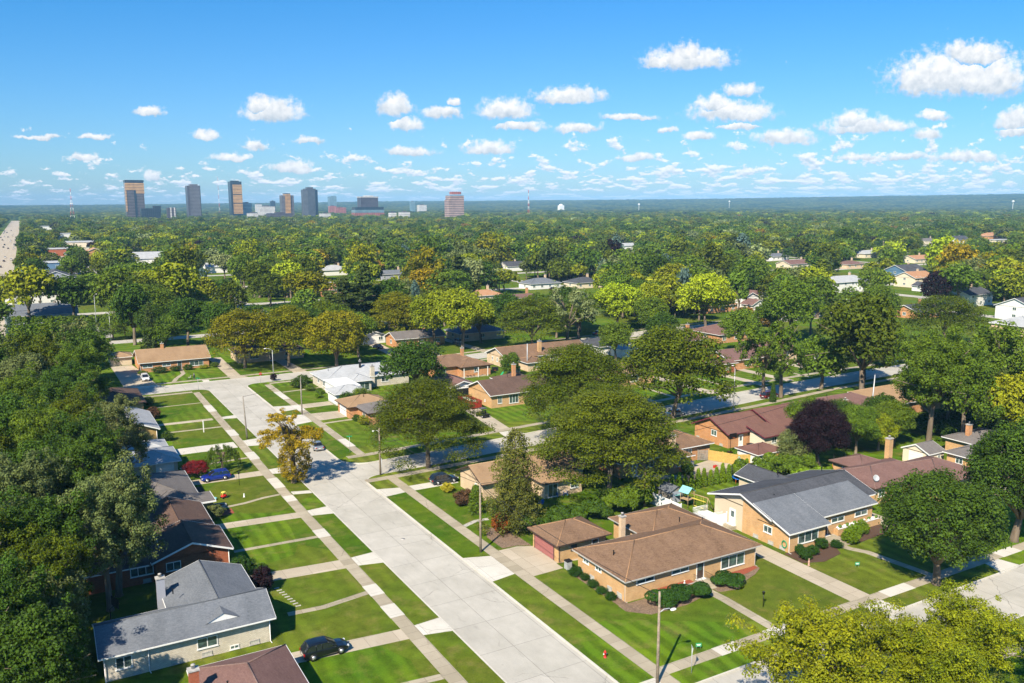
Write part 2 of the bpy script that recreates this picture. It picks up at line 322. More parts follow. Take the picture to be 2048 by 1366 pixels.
n = mat('glassblock'); princ(n, (0.50, 0.50, 0.44), 0.35, spec=0.5)
n = mat('solar'); princ(n, (0.01, 0.015, 0.04), 0.15, spec=0.7)
def paint(name, col, metal=0.3):
    n = mat(name); p = princ(n, col, 0.28, metal, spec=0.5); p.inputs['Coat Weight'].default_value = 0.8; p.inputs['Coat Roughness'].default_value = 0.08
paint('p_black', (0.008, 0.010, 0.014)); paint('p_blue', (0.010, 0.035, 0.32)); paint('p_slate', (0.030, 0.040, 0.060)); paint('p_white', (0.75, 0.75, 0.74), 0)
paint('p_silver', (0.42, 0.45, 0.48), 0.6); paint('p_maroon', (0.10, 0.008, 0.012)); paint('p_taupe', (0.20, 0.18, 0.155)); paint('p_red', (0.35, 0.012, 0.012)); paint('p_navy', (0.012, 0.02, 0.07))
n = mat('carglass'); princ(n, (0.012, 0.016, 0.020), 0.05, spec=0.9)
n = mat('lamp_red'); princ(n, (0.35, 0.008, 0.008), 0.2, spec=0.6)
n = mat('lamp_clear'); princ(n, (0.60, 0.62, 0.64), 0.1, spec=0.8)

# foliage: the crown's own colour comes from the object colour, alpha says how much autumn tint its clumps carry
def leafmat(name, mode):
    n = mat(name)
    if mode == 'obj':
        oi = n.n('ShaderNodeObjectInfo'); col = oi.outputs['Color']; al = oi.outputs['Alpha']
    else:
        at = n.n('ShaderNodeAttribute', attribute_type='INSTANCER', attribute_name='tint'); col = at.outputs['Color']; al = n.m('MULTIPLY', at.outputs['Alpha'], 1.0)
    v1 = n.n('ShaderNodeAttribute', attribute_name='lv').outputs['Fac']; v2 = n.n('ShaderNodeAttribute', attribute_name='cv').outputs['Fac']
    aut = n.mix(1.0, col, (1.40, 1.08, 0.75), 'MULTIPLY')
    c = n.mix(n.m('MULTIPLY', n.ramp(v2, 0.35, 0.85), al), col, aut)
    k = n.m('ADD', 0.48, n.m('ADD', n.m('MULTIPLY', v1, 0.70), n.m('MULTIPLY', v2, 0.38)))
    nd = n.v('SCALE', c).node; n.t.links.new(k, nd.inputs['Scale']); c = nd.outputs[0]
    df = n.n('ShaderNodeBsdfDiffuse', {'Color': c}); tr = n.n('ShaderNodeBsdfTranslucent', {'Color': n.mix(1.0, c, (1.25, 1.15, 0.55), 'MULTIPLY')})
    gl = n.n('ShaderNodeBsdfGlossy', {'Color': (0.6, 0.65, 0.6, 1), 'Roughness': 0.45})
    a = n.n('ShaderNodeMixShader', {0: 0.17, 1: df.outputs[0], 2: tr.outputs[0]})
    fr = n.n('ShaderNodeFresnel', {'IOR': 1.3})
    b = n.n('ShaderNodeMixShader', {0: n.m('MULTIPLY', fr.outputs[0], 0.35), 1: a.outputs[0], 2: gl.outputs[0]}); out(n, b.outputs[0])
leafmat('leaf', 'obj'); leafmat('leaf_inst', 'inst')
n = mat('bark'); p = opos(n); g = n.noise(n.v('MULTIPLY', p, (4, 4, 0.8)), 2.0, 5.0, 0.7)
princ(n, n.mix(n.ramp(g, 0.3, 0.7), (0.085, 0.062, 0.045), (0.27, 0.22, 0.165)), 0.95, bump=g, bd=0.05, spec=0.1)
# ------------------------------------------------------------------ ground: road level -0.13 m, blocks of lawn at 0
KZ = -0.13
def flat(name, pts, z, m, thick=0.0, kind='structure', parent=None, label=None):
    b = MB()
    if thick: b.prism(pts, z - thick, z)
    else: b.poly([(p[0], p[1], z) for p in pts])
    o = b.build(name, M[m], parent); o['kind'] = kind
    return o
def rect(a0, a1, b0, b1): return [(a0, b0), (a1, b0), (a1, b1), (a0, b1)]
b = MB(); b.poly([(-5000, -1500, KZ - 0.06), (12800, -1500, KZ - 0.06), (12800, 12800, KZ - 0.06), (-5000, 12800, KZ - 0.06)])
b.build('ground', M['grass'])['kind'] = 'structure'
# gentle bend of the side street: south kerb, north kerb
S2S = [(50, 131.6), (60, 132.0), (72, 133.0), (90, 134.0), (105, 135.2), (120, 136.6), (135, 138.0), (150, 139.6), (170, 141.2), (200, 142.5), (260, 143.5), (330, 143.5)]
S2N = [(50, 138.9), (60, 139.4), (75, 140.6), (90, 142.1), (105, 143.6), (120, 145.2), (141, 147.3), (156, 148.4), (178, 149.7), (200, 150.4), (260, 151.0), (330, 151.0)]
def arc(cx, cy, r, a0, a1, n=7): return [(cx + r * math.cos(R(a0 + (a1 - a0) * i / n)), cy + r * math.sin(R(a0 + (a1 - a0) * i / n))) for i in range(n + 1)]
mainL, mainR = 36.45, 45.5
S3S = [(mainR + 3, 218.2), (110, 219.5), (125, 221.5), (150, 227), (200, 232), (330, 235)]
S3N = [(-60, 226.8), (60, 226.8), (107, 227.0), (125, 229.5), (150, 235), (200, 240.5), (330, 243.5)]
ribbon = lambda A, B: A + B[::-1]
def block(name, pts):
    """lawn slab whose outer ring is a concrete kerb"""
    o = flat(name, pts, 0.0, 'grass', 0.16)
    n = len(pts); area = sum(pts[i][0] * pts[(i + 1) % n][1] - pts[(i + 1) % n][0] * pts[i][1] for i in range(n)); sgn = 1 if area > 0 else -1
    bm = MB(); P = [Vector((p[0], p[1])) for p in pts]
    def off(i, dd):
        e1 = (P[i] - P[i - 1]).normalized(); e2 = (P[(i + 1) % n] - P[i]).normalized()
        n1 = Vector((-e1.y, e1.x)) * sgn; n2 = Vector((-e2.y, e2.x)) * sgn; m = (n1 + n2)
        return P[i] + m * (dd / max(0.35, 1 + n1.dot(n2)))
    outer = [off(i, -0.02) for i in range(n)]; inner = [off(i, 0.17) for i in range(n)]
    for i in range(n):
        j = (i + 1) % n
        bm.add([(outer[i].x, outer[i].y, -0.16), (outer[j].x, outer[j].y, -0.16), (outer[j].x, outer[j].y, 0.012), (outer[i].x, outer[i].y, 0.012), (inner[j].x, inner[j].y, 0.012), (inner[i].x, inner[i].y, 0.012)], [(0, 1, 2, 3), (3, 2, 4, 5)])
    bm.build('kerb', M['kerbm'])['kind'] = 'structure'
    return o
block('lawn', [(mainL, -60), (mainL, 214.5)] + arc(mainL - 3.5, 214.5, 3.5, 0, 90)[1:] + [(-90, 218.0), (-90, -60)])
block('lawn', arc(mainR + 3, 59.2, 3.0, 180, 270) + [(330, 56.2)] + [(330, 143.5)] + S2S[1:-1][::-1] + arc(mainR + 3.5, 128.1, 3.5, 90, 180))
block('lawn', arc(mainR + 4.5, 143.3, 4.5, 180, 265) + S2N[1:] + S3S[1:][::-1] + arc(mainR + 3.2, 215.0, 3.2, 90, 180))
block('lawn', [(mainR, 45.5)] + [(mainR, -60), (330, -60), (330, 48.6), (mainR + 3, 48.6)])
block('lawn', S3N + [(330, 306), (-60, 306)])
# roads (concrete carriageway sheets)
flat('road', [(mainL - 6, -80), (mainR + 6, -80), (mainR + 6, 229), (mainL - 6, 229)], KZ, 'road')
flat('road', [(mainR + 6, 46), (331, 46), (331, 60), (mainR + 6, 60)], KZ - 0.004, 'road')
flat('road', ribbon([(mainR + 6, 129)] + [(a, bb - 1.5) for a, bb in S2S[1:]], [(mainR + 6, 143)] + [(a, bb + 1.5) for a, bb in S2N[1:]]), KZ - 0.004, 'road')
flat('road', ribbon([(-90, 216)] + [(a, bb - 1.5) for a, bb in [(mainR + 3, 218.2)] + S3S[1:]], [(-90, 229)] + [(a, bb + 1.5) for a, bb in S3N[1:]]), KZ - 0.008, 'road')
flat('road', rect(-60, 600, 306, 314.5), KZ - 0.004, 'road')
flat('road', rect(79, 88, 314.5, 900), KZ - 0.004, 'road')
flat('road', rect(-60, 700, 396, 404), KZ - 0.012, 'road')
flat('road', rect(330, 338, 40, 306), KZ - 0.004, 'road')
for bb in (486, 575, 690, 820): flat('road', rect(-40, 900, bb, bb + 8.5), KZ - 0.012, 'road')
for aa in (250, 440, 560, 700): flat('road', rect(aa, aa + 8, 404, 1000), KZ - 0.020, 'road')
flat('road', rect(372, 380, 150, 396), KZ - 0.012, 'road')
# pavements, laid 2 cm proud of the lawn
PZ = 0.022
def walk(pts, m='walk', z=PZ): return flat('pavement', pts, z, m, 0.05)
def strip(line, wd, m='walk', z=PZ):
    P = [Vector(p) for p in line]; L = []; Rr = []
    for i, p in enumerate(P):
        t = (P[min(i + 1, len(P) - 1)] - P[max(i - 1, 0)]).normalized(); nn = Vector((-t.y, t.x)) * wd / 2
        L.append(tuple(p + nn)); Rr.append(tuple(p - nn))
    return walk(Rr + L[::-1], m, z)
walk(rect(31.6, 33.2, -60, 140)); walk([(31.6, 140), (33.2, 140), (33.9, 214.5), (32.4, 214.5)])
walk(rect(49.1, 50.75, 57.0, 128.3)); walk([(49.3, 144.2), (50.9, 144.2), (51.3, 215.0), (49.7, 215.0)])
walk([(45.6, 128.3), (50.75, 128.3), (72, 129.75), (106, 132.0), (139, 134.4), (170, 137.6), (230, 139.3), (328, 140), (328, 141.5), (230, 140.8), (170, 139.1), (139, 135.9), (106, 133.5), (72, 131.2), (51, 130.0), (45.6, 130.0)])
walk([(47.3, 142.8), (51, 142.8), (76, 144.6), (106, 147.5), (141, 151.4), (178, 153.6), (328, 154.5), (328, 156.0), (178, 155.1), (141, 152.9), (106, 149.0), (76, 146.1), (51, 144.3), (47.3, 144.3)])
walk(rect(50.75, 328, 58.8, 60.3)); walk(rect(51, 328, 44.2, 45.7)); walk(rect(47, 49.1, 57.2, 59.0), 'drive_new')
walk(rect(-80, 32.4, 214.6, 216.1)); walk([(51.3, 215.4), (110, 216.4), (150, 223.6), (200, 228.6), (328, 231.6), (328, 233.1), (200, 230.1), (150, 225.1), (110, 217.9), (51.3, 216.9)])
walk([(-55, 229.0), (107, 229.4), (125, 231.8), (150, 237.4), (200, 243), (328, 246), (328, 247.5), (200, 244.5), (150, 238.9), (125, 233.3), (107, 230.9), (-55, 230.5)])
# new white slabs let into the pavements
for r_ in [(31.55, 33.25, 109.3, 112.4), (31.55, 33.25, 89.0, 92.0), (31.55, 33.25, 82.9, 86.1), (31.6, 33.25, 125.8, 128.6), (31.6, 33.3, 133, 138.6), (31.75, 33.5, 151, 156), (32.0, 33.7, 169, 174), (32.1, 33.8, 192, 199)]:
    walk(rect(*r_), 'drive_new', PZ + 0.006)
for a0, a1 in [(57.6, 60.6), (64.8, 69.5), (83.6, 88.2), (106, 110)]: walk(rect(a0, a1, 58.75, 60.35), 'drive_new', PZ + 0.006)
for b0, b1 in [(150, 156), (183, 189), (196, 205)]: walk(rect(49.55, 51.1, b0, b1), 'drive_new', PZ + 0.006)
# driveways of the west row with their flared white aprons
DZ = 0.014
def drive(pts, m='drive', z=DZ): return flat('driveway', pts, z, m, 0.04)
def apronW(b0, b1): drive([(33.2, b0), (mainL - 0.18, b0 - 0.7), (mainL - 0.18, b1 + 0.3), (33.2, b1)], 'drive_new')
def apronE(b0, b1): drive([(mainR + 0.18, b0 - 0.6), (49.2, b0), (49.2, b1), (mainR + 0.18, b1 + 1.2)], 'drive_new')
for b0, b1, a0, m_ in [(77.7, 80.1, 18, 'drive'), (98.0, 100.8, 19.3, 'drive'), (118.2, 120.6, 19, 'drive'), (140.9, 143.7, 19, 'drive'), (160.3, 164.6, 16, 'drive_new'), (184.2, 186.0, 19, 'drive')]:
    drive([(a0, b0 + (1.3 if b0 < 125 else 0.6)), (31.6, b0), (31.6, b1), (a0, b1 + (1.2 if b0 < 125 else 0.5))], m_); apronW(b0, b1)
for L_, w_ in [([(22, 89.5), (26, 89.2), (31.6, 90.2)], 0.9), ([(20.5, 110.4), (31.6, 109.9)], 0.8), ([(21.5, 128), (26, 128.6), (29, 129.6), (31.7, 129.9)], 0.7), ([(20, 152.0), (31.8, 152.6)], 0.7), ([(20.5, 178.2), (32.0, 177.6)], 0.8), ([(20.5, 202.4), (32.2, 202.4)], 0.5), ([(27, 69.9), (31.6, 69.4)], 1.0)]:
    strip(L_, w_)
walk([(33.4, 128.8), (36.2, 128.0), (36.2, 129.4), (33.4, 130.3)], 'drive_new', DZ)
for i in range(9): walk(rect(22.3 + 0.12 * i, 22.9 + 0.12 * i, 96.6 - 0.72 * i, 96.85 - 0.72 * i), 'stone', PZ)
# corner lot, garage court and its neighbours
drive([(50.75, 84.2), (55.2, 84.4), (55.2, 86.0), (63.6, 84.6), (63.6, 83.0), (65.5, 83), (65.5, 86.9), (55.6, 86.9), (55.6, 92.2), (53.6, 93.2), (50.75, 93.2)]); apronE(86.0, 92.2)
strip([(66.4, 71.2), (66.6, 68), (66.4, 60.3)], 1.25)
drive([(78.7, 60.3), (82.0, 60.3), (82.2, 92), (79.3, 92)]); drive([(78.4, 56.4), (82.4, 56.4), (82, 58.8), (78.8, 58.8)], 'drive_new')
strip([(91.0, 72.4), (91.2, 70.5), (92.2, 68.6), (93.0, 60.3)], 1.1)
drive([(101.9, 60.3), (104.8, 60.3), (105.2, 84), (102.5, 84)]); drive([(101.2, 56.4), (105.3, 56.4), (104.8, 58.8), (102.0, 58.8)], 'drive_new')
strip([(127, 77), (127, 60.3)], 1.1); drive(rect(131, 134, 56.4, 92))
drive([(45.68, 120.4), (49.2, 120.9), (49.2, 123.4), (45.68, 124.4)], 'drive_new'); drive([(50.75, 120.9), (58.5, 120.9), (58.5, 123.2), (50.75, 123.4)], 'drive_new')
strip([(50.75, 103.2), (53, 104.2), (55, 104.0)], 0.8, 'stone')
drive([(85, 107), (97, 101.5), (104, 105.5), (104.4, 110), (97.5, 108.6), (94.0, 104.6), (86, 109.8)])
drive([(77.5, 103), (86, 103.5), (92, 102.6), (100, 103.2), (96, 100.6), (80, 100.2)], 'lotm', DZ + 0.004)
# north of the side street
drive([(51.1, 184.8), (58.2, 185.0), (58.2, 188.8), (51.2, 188.9)]); drive([(45.7, 184.0), (49.5, 184.8), (49.6, 188.9), (45.7, 190.0)], 'drive_new')
drive([(50.9, 172.3), (58.2, 172.6), (58.2, 178.6), (51.0, 179.2)]); drive([(45.7, 171.3), (49.4, 172.3), (49.5, 179.2), (45.7, 180.4)], 'drive_new')
strip([(51.0, 169.5), (55.5, 169.8), (58, 169.6)], 0.9); strip([(66.2, 146.0), (66.4, 150), (66.0, 162)], 1.2)
drive([(79.2, 146.2), (82.6, 146.6), (86.5, 176), (82.9, 176)]); drive([(78.6, 141.2), (83.2, 141.6), (82.6, 144.8), (79.2, 144.8)], 'drive_new')
for a0, b1 in [(121, 166), (139.5, 176), (157, 170), (166.5, 170), (184, 172)]: drive([(a0, 148.5 + (a0 - 121) * .05), (a0 + 2.8, 148.5 + (a0 - 121) * .05), (a0 + 2.8, b1), (a0, b1)])
for a0 in (130, 149, 176): strip([(a0, 151.5), (a0 + 0.5, 165)], 0.9)
# lots north of the cross street
drive([(18.5, 226.9), (26.0, 226.9), (26.0, 231), (25.0, 247), (23.6, 262), (18.0, 262)]); drive([(43.9, 227.0), (48.6, 227.0), (47.2, 231), (48.1, 262), (44.4, 262)])
drive([(19.5, 226.8), (27.2, 226.8), (25.9, 228.9), (19.5, 229)], 'drive_new', DZ + 0.006)
strip([(30.3, 230.6), (31.6, 235), (34.3, 241), (34.6, 246.8)], 1.1); drive(rect(37.0, 38.6, 227.0, 229.0), 'drive_new')
drive([(60.5, 227.0), (64.2, 227.0), (63.6, 255), (60.8, 255)]); drive([(92.5, 227.2), (96.2, 227.2), (98.5, 262), (94.5, 264)]); drive([(120, 229.6), (123, 230.0), (122, 262), (119, 262)])
drive(rect(105, 107, 231, 246)); strip([(66.3, 205), (51.5, 204)], 0.9)
flat('pavement', rect(8, 24, 322, 352), 0.02, 'lotm', 0.05)
# garden beds
def bed(pts, m='mulch'): 
    o = flat('flower_bed', pts, 0.05, m, 0.06); return o
bed([(55.0, 71.2), (57, 69.2), (62, 69.0), (65.6, 69.8), (65.6, 72.6), (55.0, 72.6)], 'soil'); bed([(67.3, 72.6), (67.3, 69.6), (70, 69.0), (72, 70.2), (74.6, 71.0), (76.4, 72.0), (76.5, 72.8)], 'soil'); flat('flower_bed', [(71.6, 72.8), (71.6, 71.6), (74, 71.7), (76.2, 72.2), (76.3, 72.8)], .06, 'redbed', .05)
bed([(55.1, 72.6), (56.3, 72.6), (56.3, 82), (55.1, 82)], 'soil')
bed([(82.2, 70.4), (85, 69.3), (88.8, 70.0), (90.2, 72.0), (90.2, 73.6), (82.4, 73.6)]); bed([(91.9, 72.4), (94, 71.2), (102, 71.8), (102, 74.6), (92.2, 74.6)])
bed([(51.6, 93.6), (53.8, 93.4), (55.4, 92.5), (55.4, 100), (53.0, 101), (51.6, 98)], 'soil'); bed([(20.4, 124.6), (23.6, 125.0), (23.6, 127.2), (20.4, 127.2)], 'redbed')
bed([(18.9, 127.6), (21.5, 127.6), (21.5, 140), (18.9, 140)], 'mulch')
# ------------------------------------------------------------------ houses
LAND = []      # (a, b, phrase) landmarks used when trees are described
LASTH = []; WINGS = []; FOOT = []      # building footprints, trees keep off them
def wing_roof(rf, fa, wl, x0, x1, y0, y1, h, rt, p, ov):
    """roof skin rf, fascia fa, walls wl for one wing whose EAVES are the given rectangle"""
    t = 0.16; e = 0.0; prof_h1 = h
    wx0, wx1, wy0, wy1 = x0 + ov, x1 - ov, y0 + ov, y1 - ov
    if rt == 'flat':
        wl.box(wx0, wx1, wy0, wy1, -0.05, h); fa.box(x0, x1, y0, y1, h, h + 0.22); rf.box(x0 + .1, x1 - .1, y0 + .1, y1 - .1, h + 0.2, h + 0.25); return h + .25
    wl.box(wx0, wx1, wy0, wy1, -0.05, h + 0.02)
    lx, ly = x1 - x0, y1 - y0
    if rt == 'shed':
        z1 = h + p * ly
        rf.add([(x0, y0, h), (x1, y0, h), (x1, y1, z1), (x0, y1, z1), (x0, y0, h - t), (x1, y0, h - t), (x1, y1, z1 - t), (x0, y1, z1 - t)], [(0, 1, 2, 3), (7, 6, 5, 4), (0, 4, 5, 1), (0, 3, 7, 4), (1, 5, 6, 2), (2, 6, 7, 3)])
        for xx in (wx0, wx1 - 0.15): wl.add([(xx, wy0, h - .1), (xx, wy1, h - .1), (xx, wy1, z1 - t - .1), (xx, wy0, h + p * ov - t), (xx + .15, wy0, h - .1), (xx + .15, wy1, h - .1), (xx + .15, wy1, z1 - t - .1), (xx + .15, wy0, h + p * ov - t)], [(0, 1, 2, 3), (7, 6, 5, 4), (0, 4, 5, 1), (1, 5, 6, 2), (2, 6, 7, 3), (3, 7, 4, 0)])
        fa.box(x0, x1, y0 - 0.03, y0 - 0.002, h - 0.2, h - 0.01)
        for xx in (x0 - 0.03,): fa.add([(xx, y0, h - .22), (xx, y1, z1 - .22), (xx, y1, z1 + .01), (xx, y0, h + .01), (xx + .028, y0, h - .22), (xx + .028, y1, z1 - .22), (xx + .028, y1, z1 + .01), (xx + .028, y0, h + .01)], [(0, 1, 2, 3), (7, 6, 5, 4), (0, 4, 5, 1), (1, 5, 6, 2), (2, 6, 7, 3), (3, 7, 4, 0)])
        return z1
    if rt == 'hip':
        s = min(lx, ly) / 2; zr = h + p * s
        if lx >= ly: r0, r1 = (x0 + s, y0 + s), (x1 - s, y0 + s)
        else: r0, r1 = (x0 + s, y0 + s), (x0 + s, y1 - s)
        B = [(x0, y0, h), (x1, y0, h), (x1, y1, h), (x0, y1, h)]; C = [(x0, y0, h - t), (x1, y0, h - t), (x1, y1, h - t), (x0, y1, h - t)]
        T = [(r0[0], r0[1], zr), (r1[0], r1[1], zr)]
        if abs(lx - ly) < 0.05: fs = [(0, 1, 8), (1, 2, 8), (2, 3, 8), (3, 0, 8)]
        elif lx > ly: fs = [(0, 1, 9, 8), (1, 2, 9), (2, 3, 8, 9), (3, 0, 8)]
        else: fs = [(0, 1, 8), (1, 2, 9, 8), (2, 3, 9), (3, 0, 8, 9)]
        rf.add(B + C + T, fs + [(7, 6, 5, 4)] + [(4 + i, 4 + (i + 1) % 4, (i + 1) % 4, i) for i in range(4)])
        # ridge and hip caps
        caps = [(B[0], T[0]), (B[3], T[0] if lx >= ly else T[1]), (B[1], T[1] if lx >= ly else T[0]), (B[2], T[1]), (T[0], T[1])]
        for q0, q1 in caps:
            if (Vector(q0) - Vector(q1)).length > .2: rf.m = 1; rf.tube([Vector(q0) + Vector((0, 0, .0)), Vector(q1) + Vector((0, 0, .0))], 0.075, 5); rf.m = 0
    else:
        along_a = rt in ('ga', 'gx'); s = (ly if along_a else lx) / 2; zr = h + (p if rt != 'gx' else 0) * s; pm = p
        if along_a:
            prof = [(y0, h), (y0 + s, zr), (y1, h)] if rt == 'ga' else [(y0, h), (p[0], p[1]), (y1, p[2])]; zr = prof[1][1]; prof_h1 = prof[2][1]; pm = p if rt == 'ga' else .3; P = lambda q, w_: (w_, q[0], q[1]); e0, e1, g0, g1 = x0, x1, wx0, wx1
        else:
            prof = [(x0, h), (x0 + s, zr), (x1, h)]; P = lambda q, w_: (q[0], w_, q[1]); e0, e1, g0, g1 = y0, y1, wy0, wy1
        up = [P(q, e0) for q in prof] + [P(q, e1) for q in prof]; dn = [P((q[0], q[1] - t), e0) for q in prof] + [P((q[0], q[1] - t), e1) for q in prof]
        rf.add(up + dn, [(0, 1, 4, 3), (1, 2, 5, 4), (6, 9, 10, 7), (7, 10, 11, 8), (0, 6, 7, 1), (1, 7, 8, 2), (3, 4, 10, 9), (4, 5, 11, 10), (0, 3, 9, 6), (2, 8, 11, 5)])
        rf.m = 1; rf.tube([P(prof[1], e0), P(prof[1], e1)], 0.08, 5); rf.m = 0
        i0, i1 = (y0 + ov, y1 - ov) if along_a else (x0 + ov, x1 - ov); ze = h + ov * pm - t; ze1 = prof[2][1] + ov * pm - t; mid_ = prof[1][0]
        for g in (g0, g1 - 0.15):
            tri = [(i0, h - .1), (i1, h - .1), (i1, ze1), (mid_, zr - t - 0.02), (i0, ze)]
            a_ = [P(q, g) for q in tri]; b_ = [P(q, g + .15) for q in tri]
            wl.add(a_ + b_, [(0, 1, 2, 3, 4), (9, 8, 7, 6, 5)] + [(i, 5 + i, 5 + (i + 1) % 5, (i + 1) % 5) for i in range(5)])
        for g in (e0 - 0.03, e1 + 0.002):     # barge boards
            for q0, q1 in ((prof[0], prof[1]), (prof[2], prof[1])):
                a_ = [P((q0[0], q0[1] - .22), g), P((q1[0], q1[1] - .22), g), P((q1[0], q1[1] + .012), g), P((q0[0], q0[1] + .012), g)]
                b_ = [P((q0[0], q0[1] - .22), g + .028), P((q1[0], q1[1] - .22), g + .028), P((q1[0], q1[1] + .012), g + .028), P((q0[0], q0[1] + .012), g + .028)]
                fa.add(a_ + b_, [(0, 1, 2, 3), (7, 6, 5, 4), (0, 4, 5, 1), (1, 5, 6, 2), (2, 6, 7, 3), (3, 7, 4, 0)])
    # gutters along the eaves, left out where another wing covers them
    o_ = 0.06
    def seg(ax, lo, hi, c0, c1, z0, z1):
        t_ = lo
        while t_ < hi - .01:
            t2 = min(t_ + .6, hi); m_ = (t_ + t2) / 2; cc = (c0 + c1) / 2; px_, py_ = (m_, cc) if ax == 'x' else (cc, m_)
            if not any(o2 != (x0, x1, y0, y1) and o2[0] + .05 < px_ < o2[1] - .05 and o2[2] + .05 < py_ < o2[3] - .05 for o2 in WINGS):
                fa.box(*((t_, t2, c0, c1) if ax == 'x' else (c0, c1, t_, t2)), z0, z1)
            t_ = t2
    if rt in ('hip', 'ga', 'gx'): seg('x', x0, x1, y0 - o_, y0 - 0.003, h - 0.15, h - 0.012); seg('x', x0, x1, y1 + 0.003, y1 + o_, prof_h1 - 0.15, prof_h1 - 0.012)
    if rt in ('hip', 'gb'): seg('y', y0, y1, x0 - o_, x0 - 0.003, h - 0.15, h - 0.014); seg('y', y0, y1, x1 + 0.003, x1 + o_, h - 0.15, h - 0.014)
    return zr

def wall_item(root, side, pl, c, z0, wd, ht, kind, trim):
    """window, door, garage door or dark-filled garage opening on the plane pl of side S/N/W/E centred at c"""
    def B(mb, u0, u1, d0, d1, z0_, z1_):      # u along wall, d outward
        if side == 'S': mb.box(u0, u1, pl - d1, pl - d0, z0_, z1_)
        elif side == 'N': mb.box(u0, u1, pl + d0, pl + d1, z0_, z1_)
        elif side == 'W': mb.box(pl - d1, pl - d0, u0, u1, z0_, z1_)
        else: mb.box(pl + d0, pl + d1, u0, u1, z0_, z1_)
    u0, u1, z1 = c - wd / 2, c + wd / 2, z0 + ht; f = 0.09
    if kind in 'wpab':
        fr = MB(); B(fr, u0, u1, 0.0, .07, z0, z0 + f); B(fr, u0, u1, 0.0, .07, z1 - f, z1); B(fr, u0, u0 + f, 0.0, .07, z0 + f, z1 - f); B(fr, u1 - f, u1, 0.0, .07, z0 + f, z1 - f)
        k = {'w': 1, 'p': 2, 'a': 1, 'b': 0}[kind]
        for i in range(k):
            cc = u0 + (u1 - u0) * (i + 1) / (k + 1); B(fr, cc - .04, cc + .04, 0.0, .06, z0 + f, z1 - f)
        if kind == 'b':
            nb = max(2, int(wd / .22))
            for i in range(1, nb): cc = u0 + wd * i / nb; B(fr, cc - .012, cc + .012, 0.0, .045, z0 + f, z1 - f)
        B(fr, u0 - .06, u1 + .06, 0.0, .11, z0 - .07, z0 - .002)
        w_ = fr.build('window', M[trim if kind != 'b' else 'cap'], root)
        pn = MB(); B(pn, u0 + f, u1 - f, 0.005, .03, z0 + f, z1 - f); pn.build('pane', M['glassblock' if kind == 'b' else 'glass'], w_)
    elif kind in 'dD':
        fr = MB(); B(fr, u0 - .08, u0, 0, .09, z0, z1 + .08); B(fr, u1, u1 + .08, 0, .09, z0, z1 + .08); B(fr, u0, u1, 0, .09, z1, z1 + .08); B(fr, u0 - .2, u1 + .2, 0, .5, z0 - .14, z0 - .003)
        d_ = fr.build('door', M['white'], root); lf = MB(); B(lf, u0, u1, .002, .045, z0, z1); B(lf, u0 + .15, u1 - .15, .045, .06, z0 + .2, z0 + .8)
        lf.build('door_leaf', M['white' if kind == 'D' else 'brown'], d_)
        gl = MB(); B(gl, u0 + .2, u1 - .2, .045, .056, z0 + 1.0, z1 - .25); gl.build('pane', M['glass'], d_)
    elif kind in 'gGO':
        fr = MB(); B(fr, u0 - .12, u0, 0, .06, 0, z1 + .12); B(fr, u1, u1 + .12, 0, .06, 0, z1 + .12); B(fr, u0, u1, 0, .06, z1, z1 + .12)
        d_ = fr.build('garage_door', M[trim], root); lf = MB()
        for i in range(4): B(lf, u0, u1, .004, .03 + .0, z0 + ht * i / 4 + .015, z0 + ht * (i + 1) / 4 - .015); B(lf, u0, u1, .003, .012, z0 + ht * i / 4 - .0, z0 + ht * i / 4 + .015)
        lf.build('door_infill', M[{'g': 'pinkdoor', 'G': 'white', 'O': 'dark'}[kind]], d_)  # open fronts get a dark sheet, the shade inside painted as colour

